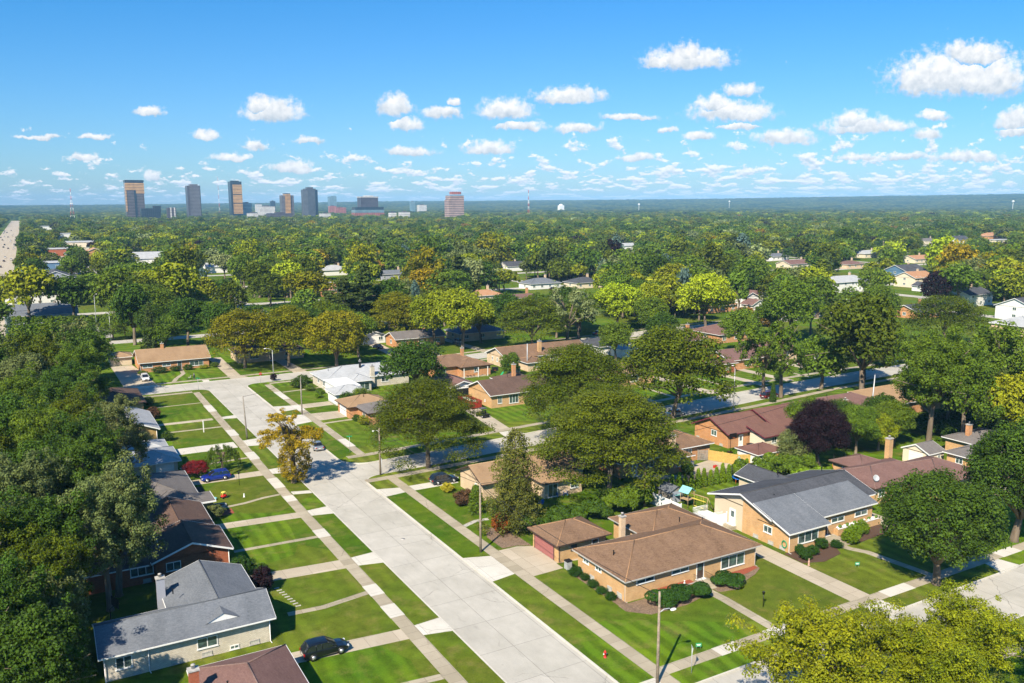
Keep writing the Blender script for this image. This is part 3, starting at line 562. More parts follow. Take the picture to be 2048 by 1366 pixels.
def house(name, label, wings, wall, roof, trim='white', items=(), chim=(), cat='house', group=None, phrase=None, over=0.55, spouts=(), vents=(), extra_mats=None):
    a0 = min(x[0] for x in wings); a1 = max(x[1] for x in wings); b0 = min(x[2] for x in wings); b1 = max(x[3] for x in wings)
    ca, cb = (a0 + a1) / 2, (b0 + b1) / 2
    root = empty(name, (ca, cb, 0)); tag(root, label, cat, group)
    class Off(MB):
        def add(s, vs, fs, smooth=False): MB.add(s, [(p[0] - ca, p[1] - cb, p[2]) for p in vs], fs, smooth)
    groups = {}; WINGS[:] = [tuple(q + (.004 * i_ if j_ in (0, 2) else -.004 * i_) for j_, q in enumerate(wg_[:4])) for i_, wg_ in enumerate(wings)]
    for i, wg in enumerate(wings):
        x0, x1, y0, y1, h, rt, p = wg[:7]; opt = wg[7] if len(wg) > 7 else {}
        ov = opt.get('ov', over); wm = opt.get('wall', wall); rm = opt.get('roof', roof)
        g = groups.setdefault(('w', wm), Off()); r = groups.setdefault(('r', rm), Off()); f = groups.setdefault(('f', trim), Off())
        e = 0.004 * i
        wing_roof(r, f, g, x0 + e, x1 - e, y0 + e, y1 - e, h - e, rt, p, ov)
        FOOT.append((x0, x1, y0, y1))
    for (k, mm), mb in groups.items():
        if mb.v:
            o = mb.build({'w': 'wall', 'r': 'roof', 'f': 'gutter'}[k], [M[mm], M[mm + '_cap']] if k == 'r' and mm + '_cap' in M else ([M[mm], M[mm]] if k == 'r' else M[mm]), root)
    # wall openings
    class Proxy: pass
    for it in items:
        wi, side, c, z0, wd, ht, kind = it[:7]; wg = wings[wi]; ov = (wg[7] if len(wg) > 7 else {}).get('ov', over); e = 0.004 * wi
        pl = {'S': wg[2] + ov + e, 'N': wg[3] - ov - e, 'W': wg[0] + ov + e, 'E': wg[1] - ov - e}[side]
        wall_item_off(root, side, pl, c, z0, wd, ht, kind, it[7] if len(it) > 7 else ('white' if trim in ('white', 'maroon', 'brown') else trim), ca, cb)
    for ch in chim:
        x, y, zt = ch[:3]; s = ch[3] if len(ch) > 3 else 0.45; cm = ch[4] if len(ch) > 4 else wall
        c = MB(); c.box(x - ca - s, x - ca + s, y - cb - s * .8, y - cb + s * .8, 0, zt); o = c.build('chimney', M[cm], root)
        c = MB(); c.box(x - ca - s - .08, x - ca + s + .08, y - cb - s * .8 - .08, y - cb + s * .8 + .08, zt - .02, zt + .12); c.lathe([(.16, zt + .12), (.14, zt + .42), (.2, zt + .44), (.2, zt + .5), (.02, zt + .56)], x - ca, y - cb, 0, 8); c.build('chimney_cap', M['cap'], o)
    for (x, y, z) in spouts:
        c = MB(); c.tube([(x - ca, y - cb, z), (x - ca, y - cb, .12), (x - ca + .1, y - cb - .35, .04)], .05, 6); c.build('downspout', M['white' if trim == 'maroon' else trim], root)
    for (x, y, z) in vents:
        c = MB(); c.lathe([(.06, z - .25), (.06, z + .3), (.1, z + .3), (.1, z + .36)], x - ca, y - cb, 0, 8); c.build('vent_pipe', M['dark'], root)
    if phrase: LAND.append((ca, cb, phrase))
    LASTH[:] = [root, ca, cb]
    return root, ca, cb
def wall_item_off(root, side, pl, c, z0, wd, ht, kind, trim, ca, cb):
    if side in 'SN': wall_item(root, side, pl - cb, c - ca, z0, wd, ht, kind, trim)
    else: wall_item(root, side, pl - ca, c - cb, z0, wd, ht, kind, trim)
for nm, c in [('r_brown_cap', (0.33, 0.19, 0.10)), ('r_tan_cap', (0.38, 0.26, 0.15)), ('r_mauve_cap', (0.20, 0.13, 0.11)), ('r_grey_cap', (0.11, 0.12, 0.135)), ('r_dgrey_cap', (0.05, 0.05, 0.055))]: plain(nm, c, 0.9, var=.3, scale=8)

WR = 'houses of the west row'; 
house('brick_house', 'brown hip-roofed house cut off at the bottom edge beside the parked black car', [(9.7, 18.8, 64, 78.1, 2.7, 'hip', .36), (2, 11, 62, 73, 2.7, 'hip', .34)], 'b_tan', 'r_mauve', 'white', [(0, 'E', 72, 1, 2, 1.2, 'w')], [(9.6, 73.2, 5.2, .4, 'b_red')], vents=[(12, 71, 4.2)], phrase='the brown hip roof at the bottom edge')
house('brick_house', 'pale cream brick house with slate grey roof and small white gable',
      [(2.7, 19.4, 84.0, 92.0, 2.75, 'ga', .40), (9.8, 19.15, 88.1, 99.4, 2.76, 'gb', .335)], 'b_cream', 'r_grey', 'white',
      [(0, 'S', 4.9, 1.0, 1.5, 1.25, 'w'), (0, 'S', 12.6, 1.05, 2.0, 1.15, 'w'), (0, 'S', 9.6, .15, 1.0, .45, 'b'), (0, 'S', 12.5, .15, 1.0, .45, 'b'), (0, 'S', 15.2, .15, .9, .45, 'a'), (0, 'S', 17.2, .15, 1.0, .45, 'b'), (0, 'S', 6.0, .12, .7, .3, 'b')],
      [(9.7, 94.9, 5.0, .42, 's_grey')], spouts=[(7.1, 84.45, 2.6), (18.8, 84.4, 2.6), (3.2, 84.4, 2.6)], vents=[(10.6, 92.2, 4.3)], phrase='the cream brick house')
m = MB(); m.add([(12.7, 85.2, 3.2), (15.9, 85.2, 3.2), (14.4, 85.2, 3.92)], [(0, 1, 2)]); g_ = m.build('gable_front', M['white'], LASTH[0]); g_.location = (-LASTH[1], -LASTH[2], 0)
m = MB(); m.add([(12.6, 85.1, 3.22), (14.4, 85.1, 3.98), (14.4, 87.6, 3.98), (12.6, 85.7, 3.30), (16.0, 85.1, 3.22), (16.0, 85.7, 3.30)], [(0, 1, 2, 3), (1, 4, 5, 2)]); g_ = m.build('gable_roof', M['r_grey'], LASTH[0]); g_.location = (-LASTH[1], -LASTH[2], 0)
house('brick_house', 'red brick house with brown gable roof and white trim',
      [(9.9, 19.4, 104.8, 113.5, 2.8, 'gb', .36), (9.9, 18.9, 113.6, 124.6, 2.78, 'gb', .35), (2.5, 11.2, 105.4, 118, 2.5, 'ga', .27)], 'b_red', 'r_dbrown', 'white',
      [(0, 'S', 12.4, 1.2, 1.7, 1.1, 'w'), (2, 'S', 8.9, 1.1, 2.6, 1.1, 'p'), (2, 'S', 9.4, .15, .9, .45, 'b'), (0, 'E', 109, 1, 2, 1.3, 'w')], [(8.0, 116, 5.0, .42, 'b_red')], spouts=[(18.9, 105.3, 2.6)], vents=[(14.2, 121, 4.2)], phrase='the red brick house')
house('brick_house', 'low tan house with dark grey hip roof beside the blue car', [(7.5, 19.3, 125.4, 141.7, 2.7, 'hip', .34), (15.5, 21.0, 124.2, 129.0, 2.5, 'flat', 0)], 'b_olive', 'r_greybrown', 'white', [(0, 'S', 12.6, 1.1, 1.6, 1.1, 'w'), (0, 'E', 135, 1, 2.2, 1.3, 'w')], phrase='the dark grey hip-roofed house by the blue car')
house('brick_house', 'light grey roofed house with beige garage front behind the weeping tree', [(9, 19.1, 155.5, 163.2, 2.75, 'hip', .3), (8, 19.8, 147.7, 157.5, 2.7, 'hip', .32)], 's_beige', 'r_lgrey', 'white', [(1, 'S', 17.2, .05, 2.6, 2.2, 'G'), (0, 'S', 17.0, 1, 1.4, 1, 'w')], [(9.2, 160.5, 4.6, .42, 'b_peach')], phrase='the light grey roof of the west row')
house('brick_house', 'mottled tan brick house with grey gable roof and attic vent', [(9.0, 19.5, 171.3, 187.8, 2.75, 'gb', .40)], 'b_olive', 'r_lgrey', 'white', [(0, 'S', 12.3, 1.0, .9, 1.0, 'w'), (0, 'S', 14.9, 1.2, 1.0, 1.0, 'w'), (0, 'S', 14.2, 3.2, .6, .35, 'a')], spouts=[(18.9, 171.8, 2.6)], vents=[(13.6, 183, 4.6), (13.4, 180, 4.6)], phrase='the mottled brick grey gable house')
house('brick_house', 'shaded dark brown roofed house at the corner behind the tall trees', [(8, 20.0, 197, 213.5, 2.7, 'hip', .32)], 'b_tan', 'r_dbrown', 'brown', [(0, 'S', 14, 1, 1.6, 1.1, 'w'), (0, 'E', 205, 1, 2.4, 1.3, 'w')], phrase='the dark brown corner roof')
house('brick_house', 'long tan ranch house with golden brown gable roof facing the crossroads', [(23.8, 42.8, 247.4, 262.0, 2.75, 'ga', .36), (17.5, 24.2, 262, 270, 2.5, 'hip', .3, {'wall': 's_beige'})], 'b_orange', 'r_tan', 'white',
      [(0, 'S', 26.2, 1.3, 2.6, .7, 'a'), (0, 'S', 31.0, 1.3, 2.2, .7, 'a'), (0, 'S', 34.4, .1, 1.0, 2.1, 'd'), (0, 'S', 38.9, .7, 3.6, 1.4, 'p')], [(31.0, 254.6, 6.6, .4, 'b_orange')], spouts=[(24.4, 247.9, 2.6)], phrase='the long tan ranch house')
house('brick_house', 'brick ranch house in deep shade under the two golden locust trees', [(50, 70, 248, 260, 2.7, 'hip', .33), (80, 92, 248, 260, 2.7, 'hip', .33)][:1], 'b_peach', 'r_dbrown', 'white', [(0, 'S', 55, 1, 2.6, 1.3, 'p'), (0, 'S', 60, .1, 1, 2.1, 'd'), (0, 'S', 65, 1, 2.2, 1.2, 'w')], phrase='the shaded brick ranch')
# corner house
house('brick_house', 'tan brick corner house with brown hip roof, clipped shrubs and planter',
      [(55.7, 77.0, 72.35, 83.2, 2.85, 'hip', .36), (66.0, 77.1, 80.5, 89.8, 2.8, 'hip', .36)], 'b_tan', 'r_brown', 'cap',
      [(0, 'W', 80.9, 1.75, 1.2, .6, 'a', 'white'), (0, 'W', 78.3, 1.75, 1.2, .6, 'a', 'white'), (0, 'W', 82.0, .2, .9, .5, 'b'), (0, 'W', 79.6, .2, .9, .5, 'b'), (0, 'W', 76.0, .2, .9, .55, 'b'), (0, 'W', 74.1, .2, .9, .55, 'b'),
       (0, 'S', 59.0, 1.85, 2.6, .55, 'a', 'white'), (0, 'S', 64.2, 1.85, 2.6, .55, 'a', 'white'), (0, 'S', 67.3, .45, 1.0, 2.05, 'd'), (0, 'S', 72.6, .75, 3.9, 1.55, 'p', 'white'), (1, 'W', 87.0, 1.2, .9, .9, 'w')],
      [(64.2, 84.3, 5.1, .34, 'b_peach')], spouts=[(56.25, 73.1, 2.7), (76.4, 72.9, 2.7)], vents=[(57.9, 77.6, 3.9), (70.6, 80.6, 4.6)], phrase='the brown-roofed corner house')
house('garage', 'detached tan brick garage with brown hip roof and dusty pink door', [(54.9, 63.4, 85.4, 92.7, 2.55, 'hip', .42)], 'b_tan', 'r_brown', 'brown', [(0, 'W', 89.3, .03, 4.6, 2.1, 'g', 'brown'), (0, 'S', 57.8, 1.3, .9, .7, 'a', 'brown'), (0, 'S', 61.1, .05, .9, 2.0, 'd')], cat='garage', spouts=[(55.6, 85.9, 2.5)], phrase='the garage with pink door')
house('brick_house', 'orange-tan brick house with two-tone grey roof and beige rear gable',
      [(82.4, 103.5, 76.0, 88.2, 3.79, 'gx', (81.8, 5.7, 3.9), {'wall': 's_beige', 'roof': 'r_dgrey', 'ov': .75}), (82.6, 90.4, 73.0, 79.6, 2.84, 'shed', .33, {'ov': .5}), (90.41, 101.6, 74.35, 79.6, 3.28, 'shed', .33, {'ov': .5}), (92.8, 98.8, 84, 93.6, 3.5, 'gb', .42, {'wall': 's_beige', 'roof': 'r_dgrey'})], 'b_tan', 'r_grey', 'white',
      [(1, 'W', 77.2, 1.5, 1.5, 1.0, 'w'), (1, 'W', 79.3, .15, .9, .45, 'b'), (1, 'W', 76.6, .15, .9, .45, 'b'), (1, 'W', 74.6, .15, .9, .45, 'b'), (1, 'S', 86.6, .85, 3.8, 1.5, 'p'), (2, 'S', 93.9, 1.75, 2.6, .7, 'a'), (2, 'S', 98.7, 1.75, 2.6, .7, 'a'), (0, 'W', 83.8, .6, 1.0, 2.1, 'D'), (2, 'S', 91.4, .35, .95, 2.1, 'd')],
      spouts=[(83.0, 73.4, 2.7)], vents=[(87.2, 80.2, 4.95), (94.6, 86.5, 5.3), (101.9, 84.6, 5.3)], phrase='the grey-roofed house with beige gable')
m = MB(); m.add([(x_, q_[0], q_[1]) for x_ in (83.105, 83.4) for q_ in [(79.0, 0), (81.9, 0), (81.9, 5.36), (79.0, 4.50)]], [(0, 1, 2, 3), (7, 6, 5, 4), (0, 4, 5, 1), (1, 5, 6, 2), (2, 6, 7, 3), (3, 7, 4, 0)]); g_ = m.build('wall', M['b_tan'], LASTH[0]); g_.location = (-LASTH[1], -LASTH[2], 0)
house('brick_house', 'wide mauve-roofed brick house with satellite dish behind the round street tree',
      [(107.4, 123, 79.2, 88.6, 2.8, 'hip', .34), (117.5, 129.3, 75.4, 86.0, 2.8, 'hip', .36), (113.5, 121, 86, 93, 2.7, 'hip', .33)], 'b_tan', 'r_mauve', 'brown',
      [(0, 'S', 109.6, 1.1, 1.5, 1.1, 'w'), (0, 'W', 82, 1.3, 1.4, 1, 'w'), (1, 'S', 121.5, .8, 3.4, 1.5, 'p'), (1, 'S', 126.8, 1, 2, 1.2, 'w'), (2, 'W', 90, 1.2, 1.2, 1, 'w')], [(122.6, 88.4, 6.2, .5, 'b_tan')], phrase='the wide mauve roof')
house('brick_house', 'tan brick house with dark weathered hip roof at the right edge', [(134.2, 150, 77.6, 86.4, 2.8, 'hip', .32), (143, 155, 84, 92.5, 2.75, 'hip', .3)], 'b_tan', 'r_greybrown', 'white', [(0, 'W', 83.6, 1.2, 1.3, 1.1, 'w'), (0, 'W', 80.4, 1.2, 1.2, 1.1, 'w'), (0, 'S', 138, 1, 2.4, 1.3, 'w')], [(145.6, 89.0, 5.4, .45, 'b_orange')], phrase='the weathered dark roof at the right edge')
house('garage', 'small white gabled garage half hidden by shrubs', [(131.6, 136.3, 87.0, 92.5, 2.4, 'ga', .45)], 's_cream', 'r_greybrown', 'white', [(0, 'S', 134.6, 1.0, .8, .9, 'w'), (0, 'W', 89.7, .05, 2.4, 2.0, 'G')], cat='garage', over=.25, phrase='the small white gabled garage')
# south side of the side street
house('brick_house', 'peach brick gable house half hidden behind the ragged spruce', [(57.4, 77.0, 110.6, 119.6, 2.75, 'ga', .42), (66, 74, 106.5, 112, 2.6, 'hip', .3)], 'b_peach', 'r_tan', 'brown', [(0, 'W', 113.4, 1.0, .9, 1.1, 'w'), (0, 'S', 62, 1, 2, 1.2, 'w'), (1, 'S', 68, .1, 1.8, 2.1, 'w'), (1, 'S', 72, .9, 1.5, 1.2, 'w')], phrase='the peach gable house')
house('brick_house', 'tan brick house with brown hip roof and back yard patio',
      [(89.6, 104.2, 110.2, 120.6, 2.8, 'hip', .34), (90.5, 96.2, 106.2, 113, 2.8, 'hip', .36), (82.0, 91, 108.5, 118.5, 2.75, 'hip', .33)], 'b_orange', 'r_brown', 'white', [(1, 'S', 93.2, 1.1, 1.6, 1.0, 'w'), (0, 'S', 98.6, 1.3, 1.5, 1.0, 'w'), (2, 'S', 85.4, .1, .9, 2.1, 'D'), (2, 'S', 88.6, 1.1, 1.7, 1.2, 'w')], [(94.3, 110.0, 5.6, .45, 'b_peach')], phrase='the brown hip roof with patio')
house('brick_house', 'long orange brick house with reddish brown roof and maroon trim',
      [(109.9, 124, 112.7, 122.9, 2.8, 'ga', .44), (120.5, 134.5, 110.3, 124.2, 2.78, 'ga', .38), (115.0, 122.0, 108.6, 113.4, 2.6, 'shed', .25, {'wall': 's_cream'})], 'b_orange', 'r_red', 'maroon',
      [(0, 'W', 117.0, 1.6, 1.5, 1.1, 'w'), (0, 'W', 121.4, .15, .8, .4, 'b'), (0, 'W', 115.0, .15, .8, .4, 'b'), (0, 'S', 113.6, .1, .9, 2.1, 'D'), (2, 'S', 118.0, 1, 1.2, 1.2, 'w'), (2, 'S', 120.6, 1.0, 1.4, 1.2, 'w'), (1, 'S', 125, 1, 2.2, 1.2, 'w'), (1, 'S', 130, 1, 2.2, 1.2, 'w')], [(128.4, 113.6, 5.9, .42, 'b_tan')], phrase='the long orange brick house')
house('garage', 'white-walled garage with reddish roof beside the yellow fence', [(106.4, 113.2, 101.8, 107.4, 2.3, 'hip', .36)], 's_white', 'r_red', 'white', [(0, 'W', 104.5, .03, 4, 2, 'G')], cat='garage', over=.35, phrase='the reddish garage by the yellow fence')
house('brick_house', 'long peach brick house with dark brown roof behind the purple tree',
      [(137.2, 157.6, 112.6, 125.4, 2.8, 'hip', .34), (140.0, 146.5, 110.0, 114, 2.7, 'hip', .3)], 'b_peach', 'r_mauve', 'brown', [(1, 'S', 143.4, 1, 2.2, 1.2, 'w'), (0, 'W', 116.5, 1.1, 1, 1.1, 'w'), (0, 'S', 148.6, 1, 1.5, 1.2, 'w')], [(140.4, 111.8, 6.0, .45, 'b_tan')], vents=[(146, 121, 4.4)], phrase='the long dark brown roof behind the purple tree')
house('brick_house', 'tan brick house with light tan roof under the cottonwoods', [(159.0, 174, 112.4, 126.2, 2.8, 'hip', .34)], 'b_orange', 'r_tan', 'white', [(0, 'W', 118.0, 1.2, 1.8, 1, 'w')], phrase='the light tan roof under the cottonwoods')
house('brick_house', 'brick house glimpsed with brown roof behind the tall right-hand trees', [(186, 204, 108, 120, 2.8, 'hip', .34), (210, 226, 96, 110, 2.8, 'hip', .34)][:1], 'b_orange', 'r_mauve', 'white', [(0, 'W', 114, 1, 1.6, 1.1, 'w')], phrase='the brown roof far right')
house('brick_house', 'orange brick house with brown gable behind the right edge trees', [(208, 224, 98, 112, 2.8, 'ga', .36)], 'b_orange', 'r_orange', 'white', [(0, 'W', 105, 1, 1.6, 1.1, 'w')], phrase='the orange gable at the right edge')
# north of the side street
house('brick_house', 'pale brick house with light grey hip roof and white attached garage',
      [(60.4, 83, 198.2, 211.0, 2.8, 'hip', .33), (65.6, 71.4, 194.2, 202, 2.78, 'hip', .36), (60.2, 66.0, 188.6, 199, 2.9, 'flat', 0, {'wall': 's_white', 'roof': 'white', 'ov': .3}), (57.8, 66.0, 182.9, 190.2, 2.75, 'hip', .34, {'wall': 's_white'})], 'b_cream', 'r_lgrey', 'white',
      [(0, 'W', 205.4, 1.1, 1.6, 1.0, 'w'), (0, 'W', 201, 1.1, 1.6, 1.0, 'w'), (3, 'W', 186.6, .05, 3.6, 2.1, 'G'), (1, 'S', 68.5, .3, 3.8, 1.9, 'p'), (0, 'S', 76, 1, 2, 1.2, 'w')], [(72.6, 198.6, 5.3, .5, 'b_cream'), (71.0, 203, 6.0, .22, 'dark')], vents=[(63.5, 205.5, 3.9)], phrase='the light grey hip-roofed house')
house('brick_house', 'small orange brick house with low brown hip roof behind the locust', [(56.4, 66.5, 170.0, 178.6, 2.6, 'hip', .34), (58.3, 73.5, 162.9, 171.2, 2.6, 'hip', .32, {'roof': 'r_greybrown'})], 'b_orange', 'r_tan', 'brown', [(0, 'W', 174.6, .05, 4.0, 2.0, 'G'), (1, 'W', 166.6, 1, 1.6, 1.0, 'w'), (1, 'S', 62.5, .9, 2.4, 1.3, 'p')], vents=[(61.2, 173.4, 3.9)], phrase='the low brown hip-roofed house')
house('brick_house', 'tan brick gable house with brown roof beside the red dumpster', [(86.9, 104.5, 162.8, 175.2, 3.0, 'ga', .38), (97, 106, 173, 182, 2.8, 'hip', .33)], 'b_tan', 'r_dbrown', 'white', [(0, 'S', 89.6, .9, 1.1, 1.7, 'w'), (0, 'S', 93.2, .6, 2.4, 2.0, 'p'), (0, 'S', 99, 1, 2.4, 1.4, 'w'), (0, 'W', 166.4, 1.0, .5, .5, 'a')], [(99.6, 174.6, 7.0, .42, 'b_orange')], vents=[(96.4, 172.0, 5.0)], phrase='the gable house by the red dumpster')
house('garage', 'open-fronted garage with brown gable roof behind the red dumpster', [(82.6, 91.3, 176.0, 188.4, 2.6, 'gb', .34)], 's_white', 'r_mauve', 'white', [(0, 'S', 86.9, .03, 6.2, 2.15, 'O')], cat='garage', phrase='the open garage by the dumpster')
house('brick_house', 'tan brick house with brown hip roofs and a covered back patio', [(90.0, 105.6, 199.6, 212.0, 2.8, 'hip', .34), (96.5, 106.2, 197.2, 206, 2.78, 'hip', .32)], 'b_orange', 'r_brown', 'brown', [(0, 'S', 92.6, 1, 2.0, 1.3, 'w'), (1, 'S', 101.4, 1.1, 1.4, 1.1, 'w'), (0, 'W', 207, 1, 2, 1.2, 'w')], [(101.0, 205.4, 6.4, .4, 'b_orange')], phrase='the hip roof with covered patio')
house('brick_house', 'long tan brick house with brown gable roof behind the play slide', [(112.5, 141, 201.4, 214.2, 2.9, 'ga', .36), (131.5, 138.5, 197.6, 204, 2.88, 'gb', .36), (115.5, 122.5, 195, 202.2, 2.5, 'hip', .3)], 'b_peach', 'r_brown', 'white', [(0, 'W', 210.2, 1.2, .8, 1.1, 'w'), (0, 'W', 207.4, 1.2, .8, 1.1, 'w'), (0, 'W', 205, 1.2, .8, 1.1, 'w'), (0, 'S', 128.6, 1, 2.4, 1.5, 'p'), (2, 'S', 119, 1, 2, 1.1, 'w')], [(124.6, 203.6, 6.6, .5, 'b_tan')], phrase='the long brown gable roof')
house('brick_house', 'white-walled house with charcoal hip roof between locust crowns', [(146.5, 159.5, 205, 217, 2.8, 'hip', .34), (150.0, 156.5, 198.5, 205.4, 2.6, 'hip', .3, {'roof': 'r_lgrey'})], 's_white', 'r_dgrey', 'white', [(0, 'S', 153.8, .2, 2.6, 2, 'G')], vents=[(151, 209, 4.4)], phrase='the charcoal roof between locusts')
for i, (x0, x1, y0, y1, wl_, rf_, lb) in enumerate([(123.5, 137, 166.5, 178, 'b_tan', 'r_tan', 'tan brick house with arched porch behind the locust trees'), (157.2, 164.2, 165.5, 171.5, 'b_red', 'r_mauve', 'small dark red brick outbuilding left of the driveway'), (163.5, 178, 168.0, 180, 'b_orange', 'r_mauve', 'orange brick house with white window beside the long driveway'), (182.4, 197, 172.0, 184, 'b_peach', 'r_mauve', 'peach brick ranch house behind the parked taupe car')]):
    house('brick_house' if i != 1 else 'garage', lb, [(x0, x1, y0, y1, 2.8, 'hip' if i != 2 else 'ga', .34)], wl_, rf_, 'white', [(0, 'W', (y0 + y1) / 2, 1.2, 1.5, 1.1, 'w'), (0, 'S', (x0 + x1) / 2, .9, 2.4 if i != 1 else 1, 1.4, 'p')], cat='house' if i != 1 else 'garage', phrase='the ' + lb.split(' beside')[0].split(' behind')[0] if i != 1 else None)
# farther houses: eaves rectangle, eave height, roof, colours
FARH = [
 (99, 117, 249, 259, 2.9, 'ga', 'b_orange', 'r_greybrown', 'orange brick gable house beside the open white garage'),
 (92.5, 101.5, 262, 271, 2.6, 'gb', 's_white', 'r_greybrown', 'grey-roofed white gable garage with an open dark front'),
 (122, 140, 250, 262, 2.8, 'hip', 'b_peach', 'r_grey', 'shaded peach house with grey roof right of the twin yellow-green trees'),
 (193, 209, 203.6, 218, 2.9, 'hip', 'b_orange', 'r_mauve', 'orange brick house with wide mauve hip roof at mid right'),
 (174, 186, 200, 212, 2.8, 'hip', 'b_orange', 'r_mauve', 'orange brick house in the gap right of the charcoal roof'),
 (264, 273, 264, 280, 5.6, 'gb', 's_white', 'r_mauve', 'two-storey white house with steep brown gables'),
 (243, 261, 264, 274, 2.9, 'hip', 'b_orange', 'r_orange', 'low brick house left of the two-storey white house'),
 (354, 382, 292, 305, 5.2, 'hip', 's_white', 'r_lgrey', 'long two-storey white house with pale grey roof'),
 (446, 466, 318, 334, 5.4, 'ga', 's_blue', 'r_dgrey', 'blue-sided two-storey house with charcoal gable roof'),
 (412, 430, 288, 302, 5.2, 'ga', 's_cream', 'r_orange', 'cream two-storey house with orange-brown roof'),
 (398, 408, 272, 281, 2.7, 'gb', 's_white', 'r_dgrey', 'white garage with dark gable roof beside a bright lawn'),
 (356, 374, 222, 236, 5.0, 'ga', 's_white', 'r_dgrey', 'white gable house with dark roof at the far right street bend'),
 (300, 316, 208, 220, 3.0, 'ga', 'b_orange', 'r_dgrey', 'orange-red brick gable end with charcoal roof at right'),
 (292, 322, 160, 175, 3.4, 'hip', 'b_peach', 'r_lgrey', 'wide peach brick house with pale grey hip roof at the right edge'),
 (330, 350, 180, 196, 5.2, 'ga', 's_white', 'r_dgrey', 'white house with dark roof cut by the right edge'),
 (462, 490, 420, 434, 3.0, 'ga', 's_cream', 'r_mauve', 'cream house with long mauve roof between tree crowns'),
 (494, 512, 398, 410, 3.0, 'hip', 'b_peach', 'r_mauve', 'small peach house with mauve roof right of the cream one'),
 (582, 604, 408, 422, 3.0, 'ga', 's_cream', 'r_orange', 'cream house with orange-tan roof near the utility pole'),
 (604, 630, 470, 484, 3.4, 'hip', 's_cream', 'r_lgrey', 'pale roofed bungalow left of the utility pole'),
 (862, 886, 556, 574, 6.2, 'ga', 's_white', 'r_dgrey', 'white two-storey house with navy roof beyond the bright maple'),
 (858, 886, 592, 604, 4.2, 'hip', 's_cream', 'r_greybrown', 'beige flat-looking house beyond the bright maple'),
 (1010, 1040, 612, 630, 5.2, 'hip', 'b_orange', 'r_orange', 'red-orange brick house far right beyond the treetops'),
 (930, 962, 556, 570, 4.2, 'flat', 's_cream', 'r_lgrey', 'flat pale-roofed building far right'),
 (178, 196, 352, 364, 2.8, 'hip', 's_cream', 'r_orange', 'cream bungalow with tan hip roof near the curved drive'),
 (188, 206, 334, 342, 2.8, 'hip', 'b_red', 'r_mauve', 'red brick house with mauve roof below the tan bungalow'),
 (232, 252, 388, 402, 3.0, 'hip', 's_white', 'r_grey', 'white house with blue-grey roof and tall chimney in the middle distance'),
 (256, 274, 380, 394, 3.0, 'hip', 's_cream', 'r_dgrey', 'orange-fronted house with charcoal roof in the middle distance'),
 (284, 300, 506, 522, 3.2, 'ga', 's_white', 'r_dgrey', 'white house with dark roof far behind the silver tree'),
 (186, 206, 488, 500, 3.2, 'ga', 's_grey', 'r_grey', 'grey house with pale chimney in the tree gap'),
 (126, 144, 414, 428, 3.0, 'hip', 'b_orange', 'r_orange', 'house with rust-brown hip roof behind the pines'),
 (54, 70, 350, 362, 3.0, 'ga', 's_white', 'r_dgrey', 'white gable house with dark grey roof and brick chimney'),
 (164, 184, 536, 552, 3.4, 'hip', 's_white', 'r_lgrey', 'white house with pale curved roof line in the trees'),
 (506, 530, 672, 686, 4.5, 'ga', 's_white', 'r_lgrey', 'white house far off left of the tall dark elm'),
 (104, 122, 600, 614, 4.0, 'ga', 's_white', 'r_lgrey', 'white house peeping over the pale round tree'),
 (516, 536, 488, 500, 3.2, 'hip', 's_white', 'r_grey', 'pale grey-roofed house left of the purple tree'),
 (-10, 16, 376, 396, 3.2, 'ga', 's_grey', 'r_grey', 'low grey-roofed hall beside the open lawn at left'),
 (-14, 16, 446, 462, 7.5, 'flat', 's_white', 'r_lgrey', 'white-walled block seen between the roadside trees'),
 (-4, 28, 494, 516, 5.5, 'gb', 's_grey', 'r_dgrey', 'charcoal hip-roofed hall behind the white block'),
 (24, 38, 478, 492, 4.2, 'flat', 'b_orange', 'r_lgrey', 'brick shop corner beside the parking lot'),
 (-6, 34, 690, 712, 5.2, 'flat', 's_blue', 'r_lgrey', 'bright blue single-storey shop with white parapet'),
 (6, 46, 880, 905, 6.5, 'flat', 'b_red', 'r_lgrey', 'red brick shop building with pale flat roof'),
 (40, 60, 795, 815, 6.0, 'gb', 'b_orange', 'r_orange', 'orange brick building with shallow roof left of centre'),
 (20, 80, 1020, 1060, 7, 'flat', 's_cream', 'r_lgrey', 'broad white flat-roofed store with red sign'),
 (25, 70, 1320, 1345, 8, 'flat', 's_white', 'r_lgrey', 'long white flat-roofed store beyond the red-signed one'),
 (15, 60, 1780, 1810, 9, 'flat', 's_white', 'r_lgrey', 'farthest white roadside store at the left'),
 (66, 92, 700, 722, 5.5, 'ga', 's_white', 'r_lgrey', 'pale blue-roofed building in the trees at left'),
]
import re
def short(s):
    s = re.split(r' (?:beside|behind|right|left|near|between|in the|at|far|below|beyond|that|peeping|seen|cut|glimpsed|by|and|from)(?: |$)', s)[0]
    return s if len(s.split()) <= 8 else s.split(' with ')[0]
